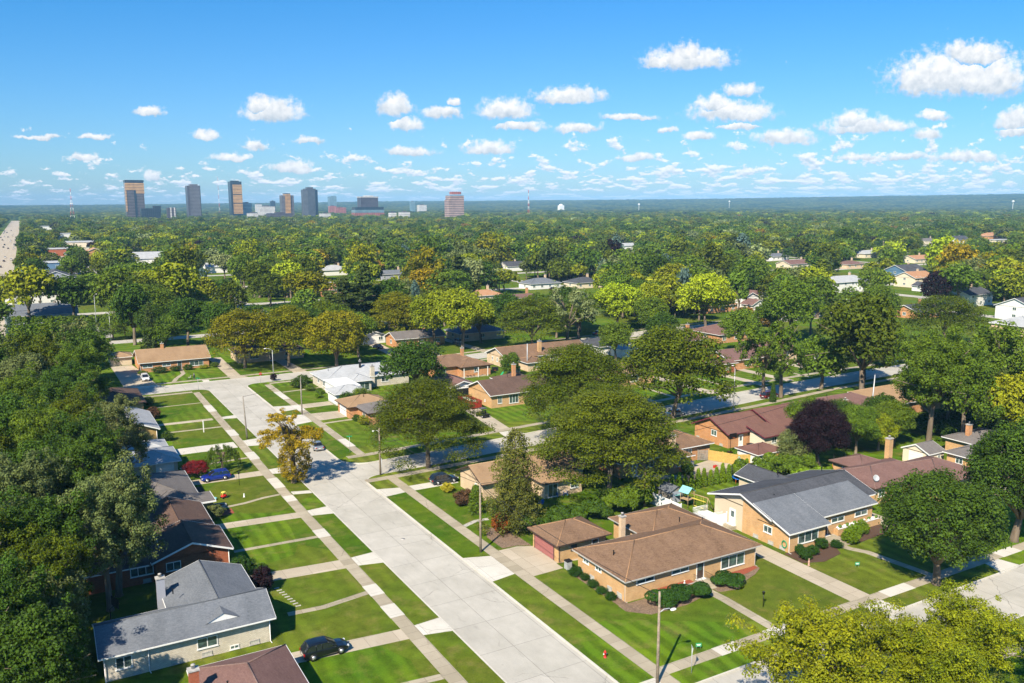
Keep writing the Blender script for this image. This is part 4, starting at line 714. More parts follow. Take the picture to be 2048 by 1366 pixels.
for (x0, x1, y0, y1, h, rt, wl_, rf_, lb) in FARH:
    its = []
    if y0 < 500:
        nW = max(2, int((x1 - x0) / 5)); 
        for fl in range(2 if h > 4.5 else 1):
            for k in range(nW): its.append((0, 'S', x0 + (k + .5) * (x1 - x0) / nW, 1.0 + 2.7 * fl, 1.5, 1.2, 'w'))
            its.append((0, 'W', (y0 + y1) / 2, 1.1 + 2.7 * fl, 1.5, 1.2, 'w'))
    elif rt == 'flat':
        for k in range(4): its.append((0, 'S', x0 + (k + .5) * (x1 - x0) / 4, 1.0, 3.5, 2.4, 'p'))
    ch = [(x0 + (x1 - x0) * .7, (y0 + y1) / 2 + 1, h + 4.0, .5, 'b_orange' if 'brick' in lb else 'b_peach')] if rt != 'flat' and y0 < 620 else []
    house('garage' if 'garage' in lb and 'beside the open' not in lb else ('shop' if rt == 'flat' or 'hall' in lb else 'house'), lb, [(x0, x1, y0, y1, h, rt, .42 if h > 5 else .36)] + ([(273, 281, 266, 280, 5.3, 'gb', .5)] if 'steep brown' in lb else []), wl_, rf_, 'white', its, ch, cat='garage' if ('garage' in lb and 'beside the open' not in lb) else ('shop' if rt == 'flat' or 'hall' in lb else 'house'), phrase='the ' + short(lb))
# the two-storey white house has a lower gabled front wing; its neighbours keep attached garages
house('garage', 'white gabled garage wing in front of the two-storey white house', [(262, 270.5, 257.5, 265, 3.0, 'gb', .5)], 's_white', 'r_mauve', 'white', [(0, 'S', 266.4, .05, 4.5, 2.2, 'O')], cat='garage')
# ------------------------------------------------------------------ trees
TREEMATS = (M['leaf'], M['bark'])
def leaf_mesh(name, C, N, sz, cv, rng, m, trunk=None):
    """many small bent leaf clumps at points C facing N; cv = clump value"""
    n = len(C); rnd = rng.normal(size=(n, 3)); t = np.cross(N, rnd); t /= np.linalg.norm(t, axis=1)[:, None] + 1e-9; b = np.cross(N, t)
    s = (sz * rng.uniform(.6, 1.35, n))[:, None]; asp = rng.uniform(.45, .9, n)[:, None]; bend = rng.uniform(-.25, .25, n)[:, None]
    V = np.empty((n, 4, 3)); V[:, 0] = C - t * s; V[:, 1] = C - b * s * asp + N * s * bend; V[:, 2] = C + t * s * rng.uniform(.7, 1.1, (n, 1)); V[:, 3] = C + b * s * asp + N * s * bend
    V = V.reshape(-1, 3).astype(np.float32); nf = n; LI = np.arange(4 * n, dtype=np.int32); tot = np.full(nf, 4, np.int32)
    lv = rng.random(n).astype(np.float32); cv = cv.astype(np.float32); mi = np.zeros(n, np.int32); sm = np.zeros(n, bool)
    if trunk is not None:
        tv = np.array(trunk.v, np.float32); tl = np.concatenate([np.array(f) for f in trunk.f]).astype(np.int32) + 4 * n; tt = np.array([len(f) for f in trunk.f], np.int32)
        V = np.vstack([V, tv]); LI = np.concatenate([LI, tl]); tot = np.concatenate([tot, tt]); k = len(tt)
        lv = np.concatenate([lv, np.zeros(k, np.float32)]); cv = np.concatenate([cv, np.zeros(k, np.float32)]); mi = np.concatenate([mi, np.ones(k, np.int32)]); sm = np.concatenate([sm, np.ones(k, bool)])
    me = bpy.data.meshes.new(name); me.vertices.add(len(V)); me.vertices.foreach_set('co', V.ravel()); me.loops.add(len(LI)); me.loops.foreach_set('vertex_index', LI)
    me.polygons.add(len(tot)); me.polygons.foreach_set('loop_start', np.concatenate([[0], np.cumsum(tot)[:-1]]).astype(np.int32)); me.polygons.foreach_set('loop_total', tot)
    for mm in m: me.materials.append(mm)
    me.polygons.foreach_set('material_index', mi); me.polygons.foreach_set('use_smooth', sm)
    for nm, arr in (('lv', lv), ('cv', cv)): at = me.attributes.new(nm, 'FLOAT', 'FACE'); at.data.foreach_set('value', arr)
    me.update(calc_edges=True); return me

def fib(n, rng, zmin=-0.45):
    i = np.arange(n) + .5; z = 1 - (1 - zmin) * i / n; ph = i * 2.399963 + rng.uniform(0, 6); r = np.sqrt(np.maximum(0, 1 - z * z))
    D = np.stack([r * np.cos(ph), r * np.sin(ph), z], 1) + rng.normal(0, .09, (n, 3)); return D / np.linalg.norm(D, axis=1)[:, None]

def lumps_for(kind, rng):
    """unit tree: height 1, crown radius ~0.5 in x and y -> lump centres, lump radii"""
    L = []
    def shell(c, r, n, lr, zmin=-.5, flat=.75, inner=.25):
        for dv in fib(n, rng, zmin):
            k = rng.uniform(.78, 1.0) if rng.random() > inner else rng.uniform(.45, .75); s = lr * rng.uniform(.65, 1.35)
            L.append((c + dv * np.array(r) * k, np.array([s, s, s * flat])))
    if kind == 'maple': shell(np.array([0, 0, .58]), (.44, .44, .36), 120, .085, -.75)
    elif kind == 'elm':
        shell(np.array([0, 0, .66]), (.28, .28, .28), 34, .088, -.4)
        for k in range(7):
            an = k * .9 + rng.uniform(0, .5); rr = rng.uniform(.17, .29); shell(np.array([rr * math.cos(an), rr * math.sin(an), rng.uniform(.42, .72)]), (.20, .20, .17), 20, .075, -.5)
    elif kind == 'locust':
        for k in range(240):
            an = k * 2.3999 + rng.uniform(-.3, .3); rr = .48 * math.sqrt((k + .5) / 240) * rng.uniform(.85, 1.10); tier = rng.choice([0, 0, .08, .17, .27, .37, .45])
            z = .96 - .50 * (rr / .5) ** 2.6 - tier * (1 - .9 * rr) + rng.normal(0, .02)
            s = rng.uniform(.055, .10); L.append((np.array([rr * math.cos(an), rr * math.sin(an), max(z, .22 + rng.uniform(0, .12))]), np.array([s * 1.1, s * 1.1, s * .52])))
    elif kind in ('cotton', 'open'):
        nb = 13 if kind == 'cotton' else 10
        for k in range(nb):
            an = k * 2.4 + rng.uniform(-.4, .4); zt = .42 + .52 * (k + .5) / nb; rr = (.40 if zt < .8 else .26) * rng.uniform(.55, 1.05)
            c = np.array([rr * math.cos(an), rr * math.sin(an), zt]); n_ = 20 if kind == 'cotton' else 11
            for j in range(n_): L.append((c + rng.normal(0, 1, 3) * np.array([.085, .085, .065]), np.array([1, 1, .7]) * rng.uniform(.03, .075)))
        if kind == 'cotton': shell(np.array([0, 0, .68]), (.26, .26, .28), 50, .06, -.6)
    elif kind == 'small': shell(np.array([0, 0, .6]), (.42, .42, .34), 34, .13, -.9)
    elif kind == 'conifer':
        for k in range(21):
            z = .10 + .84 * (k / 20) ** .95; R_ = .50 * (1 - z) ** .62 * rng.uniform(.55, 1.12) + .02; nb = max(3, int(11 * (1 - z) + 3)); a0 = rng.uniform(0, 6)
            for j in range(nb):
                an = a0 + 6.283 * j / nb + rng.uniform(-.2, .2); q = rng.uniform(.45, 1.15)
                for fr in (.45, .85): L.append((np.array([R_ * q * fr * math.cos(an), R_ * q * fr * math.sin(an), z - .05 * fr]), np.array([.045, .045, .022 + .012 * rng.random()]) * (1.5 - .5 * z)))
    elif kind == 'pine':
        for k in range(13):
            z = .34 + .6 * k / 12; R_ = .44 * (1 - .75 * max(0, z - .45) / .55) * rng.uniform(.7, 1.1); nb = 6
            for j in range(nb):
                an = rng.uniform(0, 6.28)
                for fr in (.4, .75, 1.0): L.append((np.array([R_ * fr * math.cos(an), R_ * fr * math.sin(an), z + .02 * fr]), np.array([.075, .075, .018])))
    elif kind == 'sparse':       # gaunt tree: dense skirt of suckers, bare neck, thin golden umbrella
        for dv in fib(46, rng, -.9): L.append((np.array([.02, -.02, .27]) + dv * np.array([.20, .20, .25]), np.array([.055, .055, .05])))
        for k in range(85):
            an = rng.uniform(0, 6.28); rr = .48 * math.sqrt(rng.random()); L.append((np.array([rr * math.cos(an) - .05, rr * math.sin(an), .62 + rng.normal(0, .035) + .07 * (1 - rr * 2)]), np.array([.055, .055, .03])))
        for k in range(34):
            an = rng.uniform(0, 6.28); rr = .24 * math.sqrt(rng.random()); L.append((np.array([rr * math.cos(an) - .12, rr * math.sin(an) + .1, .90 + rng.normal(0, .035)]), np.array([.04, .04, .022])))
    elif kind == 'weep':
        for k in range(70):
            an = rng.uniform(0, 6.28); rr = .48 * math.sqrt(rng.random()); top = .95 - 1.1 * rr * rr * 1.6
            n_ = int(3 + 9 * rr)
            for j in range(n_): L.append((np.array([rr * (1 + .02 * j) * math.cos(an), rr * (1 + .02 * j) * math.sin(an), top - j * .065]), np.array([.028, .028, .045])))
        L = [l for l in L if l[0][2] > .05]
    elif kind == 'bush': shell(np.array([0, 0, .5]), (.44, .44, .44), 60, .1, -1, 1.0)
    elif kind == 'arbor':
        for k in range(60):
            z = (k + .5) / 60; R_ = .42 * (1 - z) ** .6 * min(1, z * 8 + .4); an = k * 2.4; L.append((np.array([R_ * .8 * math.cos(an), R_ * .8 * math.sin(an), z * .95]), np.array([.12, .12, .05])))
    return L

def crown_points(kind, n, leaf, rng):
    L = lumps_for(kind, rng); c = np.array([l[0] for l in L]); r = np.array([l[1] for l in L])
    wgt = (r[:, 0] * r[:, 1] + r[:, 0] * r[:, 2]) ; idx = rng.choice(len(L), n, p=wgt / wgt.sum())
    dv = rng.normal(size=(n, 3)); dv[:, 2] += .35; dv /= np.linalg.norm(dv, axis=1)[:, None]
    rad = rng.uniform(.25, 1.45, n) ** .6
    P = c[idx] + dv * r[idx] * rad[:, None]
    up = {'locust': .9, 'pine': .9, 'conifer': .5}.get(kind, .35)
    N = dv + rng.normal(0, .45, (n, 3)) + np.array([0, 0, up]); N /= np.linalg.norm(N, axis=1)[:, None]
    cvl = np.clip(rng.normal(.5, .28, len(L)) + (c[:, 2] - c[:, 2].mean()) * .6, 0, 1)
    return P, N, cvl[idx], L

TRUNKS = {'maple': (.22, .032), 'elm': (.30, .028), 'locust': (.30, .026), 'cotton': (.40, .026), 'open': (.42, .028), 'small': (.28, .035), 'conifer': (.96, .022), 'pine': (.95, .022), 'sparse': (.5, .035), 'weep': (.7, .04), 'bush': (.3, .05), 'arbor': (.5, .04)}
def trunk_mesh(kind, L, rng, limbs=14, sides=8, W=1.0):
    """unit trunk: W is the crown width divided by the height, it keeps round sections after scaling"""
    mb = MB(); fk, r0 = TRUNKS[kind]; r0 = r0
    lean = rng.normal(0, .012, 2)
    if kind in ('conifer', 'pine', 'arbor', 'bush'):
        mb.tube([(0, 0, -.01), (lean[0], lean[1], fk * .5), (0, 0, fk)], [r0, r0 * .6, r0 * .12], sides)
        if kind == 'pine':
            for l in [L[i] for i in rng.choice(len(L), 24)]: mb.tube([(0, 0, l[0][2] - .02), tuple(l[0])], [r0 * .3, r0 * .1], 4)
        return mb
    mb.tube([(0, 0, -.01), (0, 0, .02), (lean[0], lean[1], fk * .6), (lean[0] * 2, lean[1] * 2, fk)], [r0 * 1.5, r0 * 1.05, r0 * .85, r0 * .72], sides)
    base = np.array([lean[0] * 2, lean[1] * 2, fk]); pick = rng.choice(len(L), min(limbs, len(L)), replace=False)
    for i in pick:
        p = L[i][0]; s0 = base * np.array([1, 1, rng.uniform(.75, 1.0)])
        if p[2] < s0[2] + .02: s0 = s0 * np.array([1, 1, .75])
        mid = (s0 + p) / 2 + np.array([0, 0, .03]) + (p - s0) * np.array([-.12, -.12, .10]) + rng.normal(0, .015, 3)
        mb.tube([tuple(s0), tuple(mid), tuple(p)], [r0 * .48, r0 * .28, r0 * .07], max(4, sides - 3))
    return mb

LOD = {0: (42000, .0100, 26), 1: (12000, .0165, 12), 2: (2600, .032, 6)}
SIZE = {'locust': .78, 'pine': .95, 'conifer': .85, 'sparse': .95, 'weep': .9, 'open': .8, 'cotton': .8, 'bush': 2.6, 'arbor': 1.9, 'small': 1.5}
COUNT = {'conifer': .6, 'bush': .16, 'arbor': .16, 'small': .35, 'sparse': .42, 'open': .55, 'locust': 1.45, 'cotton': 1.0, 'weep': .6}
_proto = {}
def tree_meshes(kind, lod, seed=0):
    k = (kind, lod, seed)
    if k not in _proto:
        rng = np.random.default_rng(hash((kind, seed)) % 1000 if False else (sum(map(ord, kind)) * 7 + seed * 31))
        n, lf, limbs = LOD[lod]; n = int(n * COUNT.get(kind, 1)); lf = lf * SIZE.get(kind, 1) * (1.0 if kind != 'maple' else .95)
        P, N, cv, L = crown_points(kind, n, lf, rng)
        tm = trunk_mesh(kind, L, rng, limbs, 9 if lod == 0 else 6); me = bpy.data.meshes.new('trunk'); me.from_pydata(tm.v, [], tm.f); me.polygons.foreach_set('use_smooth', [True] * len(tm.f)); me.materials.append(M['bark'])
        _proto[k] = (P, N, cv, lf, rng, me, {})
    return _proto[k]
PALETTE = {'midgreen': (.092, .150, .014, .25), 'dkgreen': (.052, .100, .012, .15), 'olive': (.082, .112, .008, .3), 'dkolive': (.078, .104, .010, .35), 'yelgreen': (.195, .232, .012, .3), 'brightyel': (.27, .345, .015, .15), 'oliveyel': (.160, .166, .008, .45),
           'orangeyel': (.24, .195, .010, .3), 'purple': (.021, .010, .014, .05), 'pale': (.21, .26, .10, .15), 'blue': (.085, .14, .12, .1), 'pine': (.062, .092, .022, .2), 'spruce': (.105, .115, .022, .3), 'bronze': (.10, .055, .03, .3), 'rust': (.19, .115, .022, .4), 'grey': (.125, .155, .050, .15), 'gold': (.32, .235, .012, .35), 'copper': (.24, .07, .015, .3),
           'crimson': (.16, .014, .018, .1), 'lemon': (.42, .38, .03, .1), 'clipped': (.032, .080, .012, .0), 'fresh': (.13, .215, .012, .1), 'foregold': (.180, .212, .010, .3)}
CWORD = {'midgreen': 'mid green', 'dkgreen': 'dark green', 'olive': 'olive green', 'dkolive': 'dark olive', 'yelgreen': 'yellow-green', 'brightyel': 'bright lime green', 'oliveyel': 'golden olive', 'orangeyel': 'orange-yellow', 'purple': 'dark purple', 'pale': 'pale silvery', 'blue': 'blue-grey', 'pine': 'deep green', 'spruce': 'ragged olive-brown', 'rust': 'rusty brown', 'grey': 'grey-green'}
KWORD = {'maple': 'dense round tree', 'elm': 'broad-crowned tree', 'locust': 'feathery spreading locust', 'cotton': 'tall cottonwood', 'open': 'open-branched tree', 'small': 'small round tree', 'conifer': 'spruce', 'pine': 'tall layered pine'}
NAME = {'conifer': 'spruce_tree', 'pine': 'pine_tree', 'locust': 'locust_tree'}
MESHC = {}
def tree(kind, a, b, h, wd, color, lod=None, seed=0, rz=None, label=None, name=None, cat='tree', group='trees of the neighbourhood', z=0.0):
    dist = math.hypot(a, b)
    if lod is None: lod = 0 if dist < 175 else (1 if dist < 330 else 2)
    P, N, cv, lf, rng, tme, cache = tree_meshes(kind, lod, seed)
    asp = round(wd / h, 1); key = (kind, lod, seed, asp)
    if key not in MESHC:                       # crown built at real proportion so leaves keep their shape
        sc = np.array([asp, asp, 1.0]); N2 = N / sc; N2 /= np.linalg.norm(N2, axis=1)[:, None]
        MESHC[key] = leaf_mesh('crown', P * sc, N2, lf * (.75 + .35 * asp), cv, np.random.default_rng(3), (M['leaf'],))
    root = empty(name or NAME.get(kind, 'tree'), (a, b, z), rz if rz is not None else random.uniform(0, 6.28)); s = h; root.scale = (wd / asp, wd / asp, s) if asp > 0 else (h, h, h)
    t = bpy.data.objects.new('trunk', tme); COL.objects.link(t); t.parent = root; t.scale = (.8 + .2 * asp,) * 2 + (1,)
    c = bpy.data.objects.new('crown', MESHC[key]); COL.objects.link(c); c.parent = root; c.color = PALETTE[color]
    if color != 'purple' : 
        j = random.uniform(.88, 1.12); k = random.uniform(.93, 1.07); p_ = PALETTE[color]; c.color = (p_[0] * j * k, p_[1] * j, p_[2] * j, p_[3])
    tag(root, label or '', cat, group); root['ck'] = color + '|' + kind
    del root['ck']; TREES.append((root, a, b, h, wd, color, kind, label)); return root
TREES = []
random.seed(11)
HAND = [('maple',91.3,58.2,13.9,14.5,'dkgreen'),('maple',112.4,61.2,16.5,13.5,'dkgreen'),('cotton',145.2,96.4,21.5,16.5,'midgreen'),('cotton',149.1,92.1,18.5,14.7,'midgreen'),('cotton',169.2,98.5,20.8,16.2,'midgreen'),('elm',153.7,84.9,15.4,11.8,'yelgreen'),
('elm',167.4,128.8,25.5,20.5,'dkolive'),('small',166.8,140.0,13.1,12.4,'midgreen'),('open',151.2,138.4,17.5,12.8,'midgreen'),('open',147.2,140.0,18.4,14.0,'midgreen'),('locust',116.7,136.2,20.0,23.7,'olive'),('locust',91.2,135.2,18.1,21.5,'olive'),
('locust',76.5,104.0,16.5,21.5,'olive'),('locust',86.0,117.5,14.5,15.5,'olive'),('locust',57.6,131.0,15.4,19.5,'olive'),('conifer',56.4,98.6,15.4,12.0,'spruce'),('maple',115.7,96.8,11.9,10.6,'purple'),('elm',76.5,181.5,14.5,17.3,'dkgreen'),('small',63.5,181.0,4.2,5.0,'midgreen'),
('locust',50.7,241.0,16.6,20.6,'oliveyel'),('locust',61.8,236.6,17.3,18.2,'oliveyel'),('maple',72.0,225.0,16.9,18.4,'oliveyel'),('elm',111.4,246.0,19.0,20.3,'yelgreen'),('elm',116.5,236.6,20.5,19.7,'yelgreen'),('elm',48.4,355.4,24.0,27.8,'yelgreen'),
('pine',92.6,279.3,21.4,12.9,'pine'),('pine',100.9,283.1,25.5,11.4,'pine'),('pine',87.0,277.7,16.9,9.6,'pine'),('locust',134.7,224.2,17.0,21.8,'olive'),('elm',208.6,226.9,22.2,24.2,'brightyel'),('elm',181.6,243.8,18.2,20.8,'brightyel'),('elm',195.8,243.2,17.6,18.0,'yelgreen'),
('maple',206.9,252.9,14.9,11.4,'purple'),('open',146.4,222.6,19.7,17.4,'pale'),('elm',213.9,192.9,21.8,21.8,'midgreen'),('elm',185.6,186.6,14.7,13.5,'midgreen'),('conifer',-7.6,349.8,8.7,3.9,'blue'),('elm',-1.2,368.7,24.0,21.0,'yelgreen'),('elm',13.6,368.1,20.1,17.9,'dkgreen'),
('maple',29.0,358.1,22.0,21.0,'midgreen'),('elm',28.4,300.1,21.4,14.7,'dkgreen'),('elm',33.6,291.6,14.9,13.1,'dkgreen'),('elm',42.6,286.1,16.9,14.2,'dkgreen'),('locust',37.4,341.3,19.0,17.9,'dkolive'),('elm',52.0,279.8,15.4,13.6,'dkgreen'),('small',23.3,316.7,6.8,10.9,'midgreen'),
('elm',104.2,539.1,16.8,19.4,'pale'),('elm',102.0,352.5,19.2,22.7,'oliveyel'),('locust',253.5,165.1,16.1,23.9,'olive'),('maple',462.8,306.1,26.5,22.1,'brightyel'),('maple',341.4,228.7,16.0,12.7,'purple'),('elm',412.6,240.0,19.7,24.6,'yelgreen'),('elm',349.8,222.8,20.1,20.0,'midgreen'),
('maple',570.5,462.5,25.9,24.0,'dkgreen'),('elm',246.8,250.3,19.6,9.7,'midgreen'),('small',186.3,106.1,8.0,6.7,'midgreen'),('elm',198.5,118.9,14.0,14.1,'midgreen'),
('elm',180.0,222.0,15,14,'midgreen'),('small',236,236,6.5,8,'rust'),('elm',-11,428,17,15,'yelgreen'),('elm',3,430,15,13,'dkgreen'),('elm',14,436,14,12,'midgreen'),('elm',-14,400,16,14,'olive'),('elm',-22,300,16,15,'dkgreen'),('elm',84,241,14,14,'midgreen'),('elm',128,246,15,15,'midgreen'),('elm',160,236,15,15,'olive'),('elm',172,262,16,16,'dkgreen'),('elm',226,250,15,15,'midgreen'),('elm',146,196,12,12,'midgreen'),('elm',166,200,13,12,'dkgreen'),('elm',219,206,14,13,'midgreen'),('elm',22,560,17,16,'midgreen'),('elm',4,575,16,15,'dkgreen'),('elm',38,540,16,15,'olive'),('elm',40,600,17,15,'yelgreen'),('elm',-2,610,16,14,'olive'),('elm',-16,275,16,15,'midgreen'),('elm',24,440,15,12,'midgreen'),('elm',-12,330,15,14,'midgreen'),('elm',76,262,14,14,'dkgreen'),('elm',112,270,15,15,'midgreen'),('elm',146,262,15,15,'dkgreen'),('elm',84,272,15,14,'olive'),('elm',60,270,15,14,'dkgreen'),('elm',160,262,14,14,'midgreen'),('small',126.0,187.0,7.5,7.0,'dkgreen'),('small',108.5,192.5,6.5,6.2,'midgreen'),
('elm',290,140,17,17,'olive'),('elm',205,150.5,12,11,'midgreen'),('locust',186,142.6,13,12,'olive'),('maple',272,232,17,16,'midgreen'),('elm',155,242,15,14,'dkgreen'),('maple',170,250,15,14,'midgreen'),
('elm',122,104,10.5,9.5,'midgreen'),('elm',128,99,9.5,9,'midgreen'),('small',133.5,98.5,7.2,6.8,'yelgreen'),('elm',138.5,99.0,9.0,8.5,'midgreen'),('elm',131,105.5,9,9,'dkgreen'),('small',112.6,99.5,6.5,6.5,'grey'),('elm',142,104,9,8,'dkgreen'),('elm',157,101,15,11,'dkgreen'),('elm',164,106,17,12,'dkgreen'),('elm',176,112,16,13,'dkgreen'),('conifer',160,92,15,8,'pine'),('elm',171,88,13,11,'midgreen')]
for t in HAND: tree(*t, seed=(len(TREES) % 3))
# ragged wood behind the west row
rngw = random.Random(5)
for i, (a, b, h, wd, k) in enumerate([(6.1, 104.0, 15.5, 11, 'cotton'), (4.9, 100.5, 15, 10, 'cotton'), (-1.5, 99, 15, 12, 'cotton'), (-3.5, 112, 16, 12, 'cotton'), (3.5, 118, 16, 12, 'cotton'), (-2, 126, 15, 11, 'elm'), (5.5, 131, 15.5, 12, 'cotton'), (9.5, 143.5, 15, 10, 'cotton'), (0, 140, 16, 12, 'cotton'), (4, 152, 15, 12, 'cotton'),
    (-4, 155, 16, 12, 'elm'), (3.5, 166, 15.5, 12, 'cotton'), (-3, 172, 16, 13, 'cotton'), (4, 181, 15, 12, 'cotton'), (7, 193.5, 17.0, 12, 'cotton'), (-2, 191, 17, 13, 'elm'), (1, 203, 16.5, 13, 'cotton'), (9.5, 218, 17.5, 14, 'cotton'), (0, 219, 17, 14, 'cotton'), (8, 232, 17, 13, 'cotton'), (-1, 238, 17, 14, 'cotton'), (-9, 226, 17, 14, 'elm'), (-9, 205, 16, 13, 'cotton'),
    (12, 243, 14, 11, 'elm'), (-6, 84, 14, 11, 'cotton'), (-1.5, 76, 13, 9, 'elm'), (-7, 95, 15, 10, 'cotton'), (-1, 89.5, 11, 8, 'elm'), (-12, 180, 16, 13, 'cotton'), (-8, 139, 15, 11, 'elm'), (-12, 250, 16, 14, 'cotton'), (3, 255, 15, 12, 'cotton'), (12, 262, 13, 10, 'elm'), (4.5, 207, 15, 11, 'cotton'), (-7, 118, 15, 11, 'cotton'), (-1, 92, 13, 9, 'cotton'), (-4.0, 82.5, 12.5, 9, 'cotton')]):
    tree(k, a, b, h, wd, rngw.choice(['midgreen', 'dkgreen', 'grey', 'olive', 'grey', 'dkgreen']), seed=i % 3, lod=0 if b < 200 else 1)
tree('sparse', 35.1, 134.6, 12.6, 11.2, 'gold', lod=0, rz=1.2, label='gaunt golden tree with a bare neck leaning over the crossroads')
tree('weep', 26.0, 146.2, 5.0, 6.2, 'midgreen', lod=0, label='small weeping tree on the lawn behind the blue car', name='weeping_tree')
tree('maple', 21.8, 145.4, 3.0, 4.6, 'crimson', lod=1, label='low crimson maple at the front of the blue car')
for (a, b, h, wd, sd_, lb) in [(53.5, 43.5, 12.4, 12.5, 1, 'yellow-green street tree cut by the bottom edge, leftmost of its row'), (70.5, 41.8, 10.3, 9.5, 2, 'yellow-green street tree cut by the bottom right corner, farthest back of its row'), (62.0, 38.2, 10.2, 10.0, 0, 'lowest yellow-green crown at the bottom edge, second from the left'), (62.6, 42.6, 9.9, 11.5, 2, 'broad low yellow-green crown joining the others at the bottom edge'), (78.5, 36.5, 9.0, 10.0, 1, 'yellow-green crown filling the very bottom right corner')]: tree('cotton', a, b, h, wd, 'foregold', lod=0, seed=sd_, label=lb)
# ---- wider neighbourhood: street and garden trees until 620 m, the nearest ones as single trees, the rest as the wood
def inrect(a, b, r, m): return r[0] - m < a < r[1] + m and r[2] - m < b < r[3] + m
ROADS = [(-60, 340, 216, 240), (-60, 600, 303, 317), (76, 91, 314, 900), (-60, 700, 393, 407), (327, 341, 40, 306), (369, 383, 150, 396), (-40, 900, 483, 497), (-40, 900, 572, 586), (247, 261, 404, 1000), (437, 451, 404, 1000), (557, 571, 404, 1000), (-45, -3, 250, 5000), (5, 28, 312, 372), (-8, 60, 500, 560), (-10, 46, 640, 690), (4, 50, 850, 880), (10, 90, 980, 1020)]
KEEP = []       # picture boxes of buildings that stay in sight: (x0, y0, x1, y1, distance)
for (x0, x1, y0, y1, h, rt, wl_, rf_, lb) in FARH:
    pp = [proj(x, y, z) for x in (x0, x1) for y in (y0, y1) for z in (h * .35, h + 2.2)]
    xs = [p[0] for p in pp]; ys = [p[1] for p in pp]; cx, hw_ = (min(xs) + max(xs)) / 2, (max(xs) - min(xs)) / 2 * (.40 if y0 < 640 else .24)
    KEEP.append((cx - hw_, min(ys), cx + hw_, max(ys) - (max(ys) - min(ys)) * .3, min(p[2] for p in pp)))
for (x0, y0, x1, y1, dd) in [(420, 566, 520, 622, 330), (190, 600, 222, 660, 300), (100, 628, 190, 655, 320), (0, 440, 30, 500, 700), (1780, 590, 1850, 640, 300), (430, 620, 700, 745, 230)]: KEEP.append((x0, y0, x1, y1, dd))
cands = []; rg = random.Random(21); sp = 9.3
for i in range(-7, 82):
    for j in range(20, 75):
        a = i * sp + rg.uniform(-4, 4); b = j * sp + rg.uniform(-4, 4); dist = math.hypot(a, b)
        px, py, dd = proj(a, b, 7)
        if dist > 640 or px < -90 or px > 2140 or rg.random() < .05: continue
        if b < 246 and a < 232 and not (a < 10): continue
        if b < 150 and a < 330 or a < 10 and b < 275: continue
        if any(inrect(a, b, r, 2.0) for r in ROADS) or any(inrect(a, b, r, 3.6) for r in FOOT): continue
        if min((t[1] - a) ** 2 + (t[2] - b) ** 2 for t in TREES) < 50: continue
        k = rg.choices(['maple', 'elm', 'locust', 'cotton', 'small', 'conifer', 'pine', 'open'], [30, 38, 12, 7, 6, 4, 2, 2])[0]
        h = {'small': 6.5, 'conifer': 13, 'pine': 17, 'cotton': 17}.get(k, 13.0) * rg.uniform(.75, 1.3) * (1.2 if dist < 450 else 1.18); wd = h * {'maple': .9, 'elm': 1.02, 'locust': 1.2, 'cotton': .8, 'small': 1.0, 'conifer': .45, 'pine': .55, 'open': .9}[k] * rg.uniform(.85, 1.15)
        p0 = proj(a, b, 0); p1 = proj(a, b, h); hw_ = wd / 2 * 1700 / dd * .9; hid = False
        for q in KEEP:
            if dd < q[4] and p0[0] + hw_ > q[0] and p0[0] - hw_ < q[2] and p1[1] < q[3] and p0[1] > q[1]: hid = True; break
        if hid: continue
        col = rg.choices(['midgreen', 'dkgreen', 'olive', 'dkolive', 'yelgreen', 'brightyel', 'oliveyel', 'orangeyel', 'purple', 'pale', 'rust', 'grey'], [33, 18, 14, 7, 15, 4.0, 3.5, 1.2, 1.8, 3, .7, 4])[0]
        if k in ('conifer', 'pine'): col = rg.choice(['pine', 'pine', 'blue'])
        cands.append((-h * wd / (dd * dd), k, a, b, h, wd, col))
cands.sort(); NIND = 300 - len(TREES)
for q in cands[:NIND]: tree(*q[1:], seed=rg.randrange(3))
REST = cands[NIND:]
# labels: colour and habit, then where it stands among named things
LAND += [(40.9, 120, 'the main street'), (92, 52, 'the lower right street'), (78, 137, 'the side street'), (-12, 330, 'the big road at left'), (83.5, 340, 'the curving lane at upper left')]
def rel(a, b, la, lb):
    ca, sa = math.cos(TH), math.sin(TH); x, y = a * ca - b * sa, a * sa + b * ca; lx, ly = la * ca - lb * sa, la * sa + lb * ca
    dx = (x / y - lx / ly) * ly; dy = y - ly
    if abs(dx) < 7 and dy > 0: return 'behind'
    if abs(dx) < 7: return 'in front of'
    if dy > 22: return 'beyond and left of' if dx < 0 else 'beyond and right of'
    return 'left of' if dx < 0 else 'right of'
buck = {}
for t in TREES:
    root, a, b, h, wd, color, kind, label = t
    if label: continue
    la = min(LAND, key=lambda q: (q[0] - a) ** 2 + (q[1] - b) ** 2)
    size = 'tall ' if h > 19 and kind not in ('cotton', 'pine') else ('young ' if h < 8 and kind != 'small' else '')
    key = '%s%s %s %s %s' % (size, CWORD[color], KWORD[kind], rel(a, b, la[0], la[1]), la[2]); buck.setdefault(key, []).append((math.hypot(a, b), root))
ORD = ['nearest', 'second nearest', 'third nearest', 'fourth nearest', 'fifth nearest', 'sixth nearest', 'seventh nearest', 'eighth nearest', 'ninth nearest', 'tenth nearest', 'eleventh nearest', 'twelfth nearest']
for key, ls in buck.items():
    ls.sort(key=lambda q: q[0])
    for i, (dd, r_) in enumerate(ls):
        s = key if len(ls) == 1 else ORD[min(i, 11)] + ' ' + key; wds = s.split()
        if len(wds) > 16 and 'tall' in wds[:4]: wds.remove('tall')
        while len(wds) > 16: wds.pop(len(wds) - 1 - wds[::-1].index('the') + 1)
        r_['label'] = ' '.join(wds)

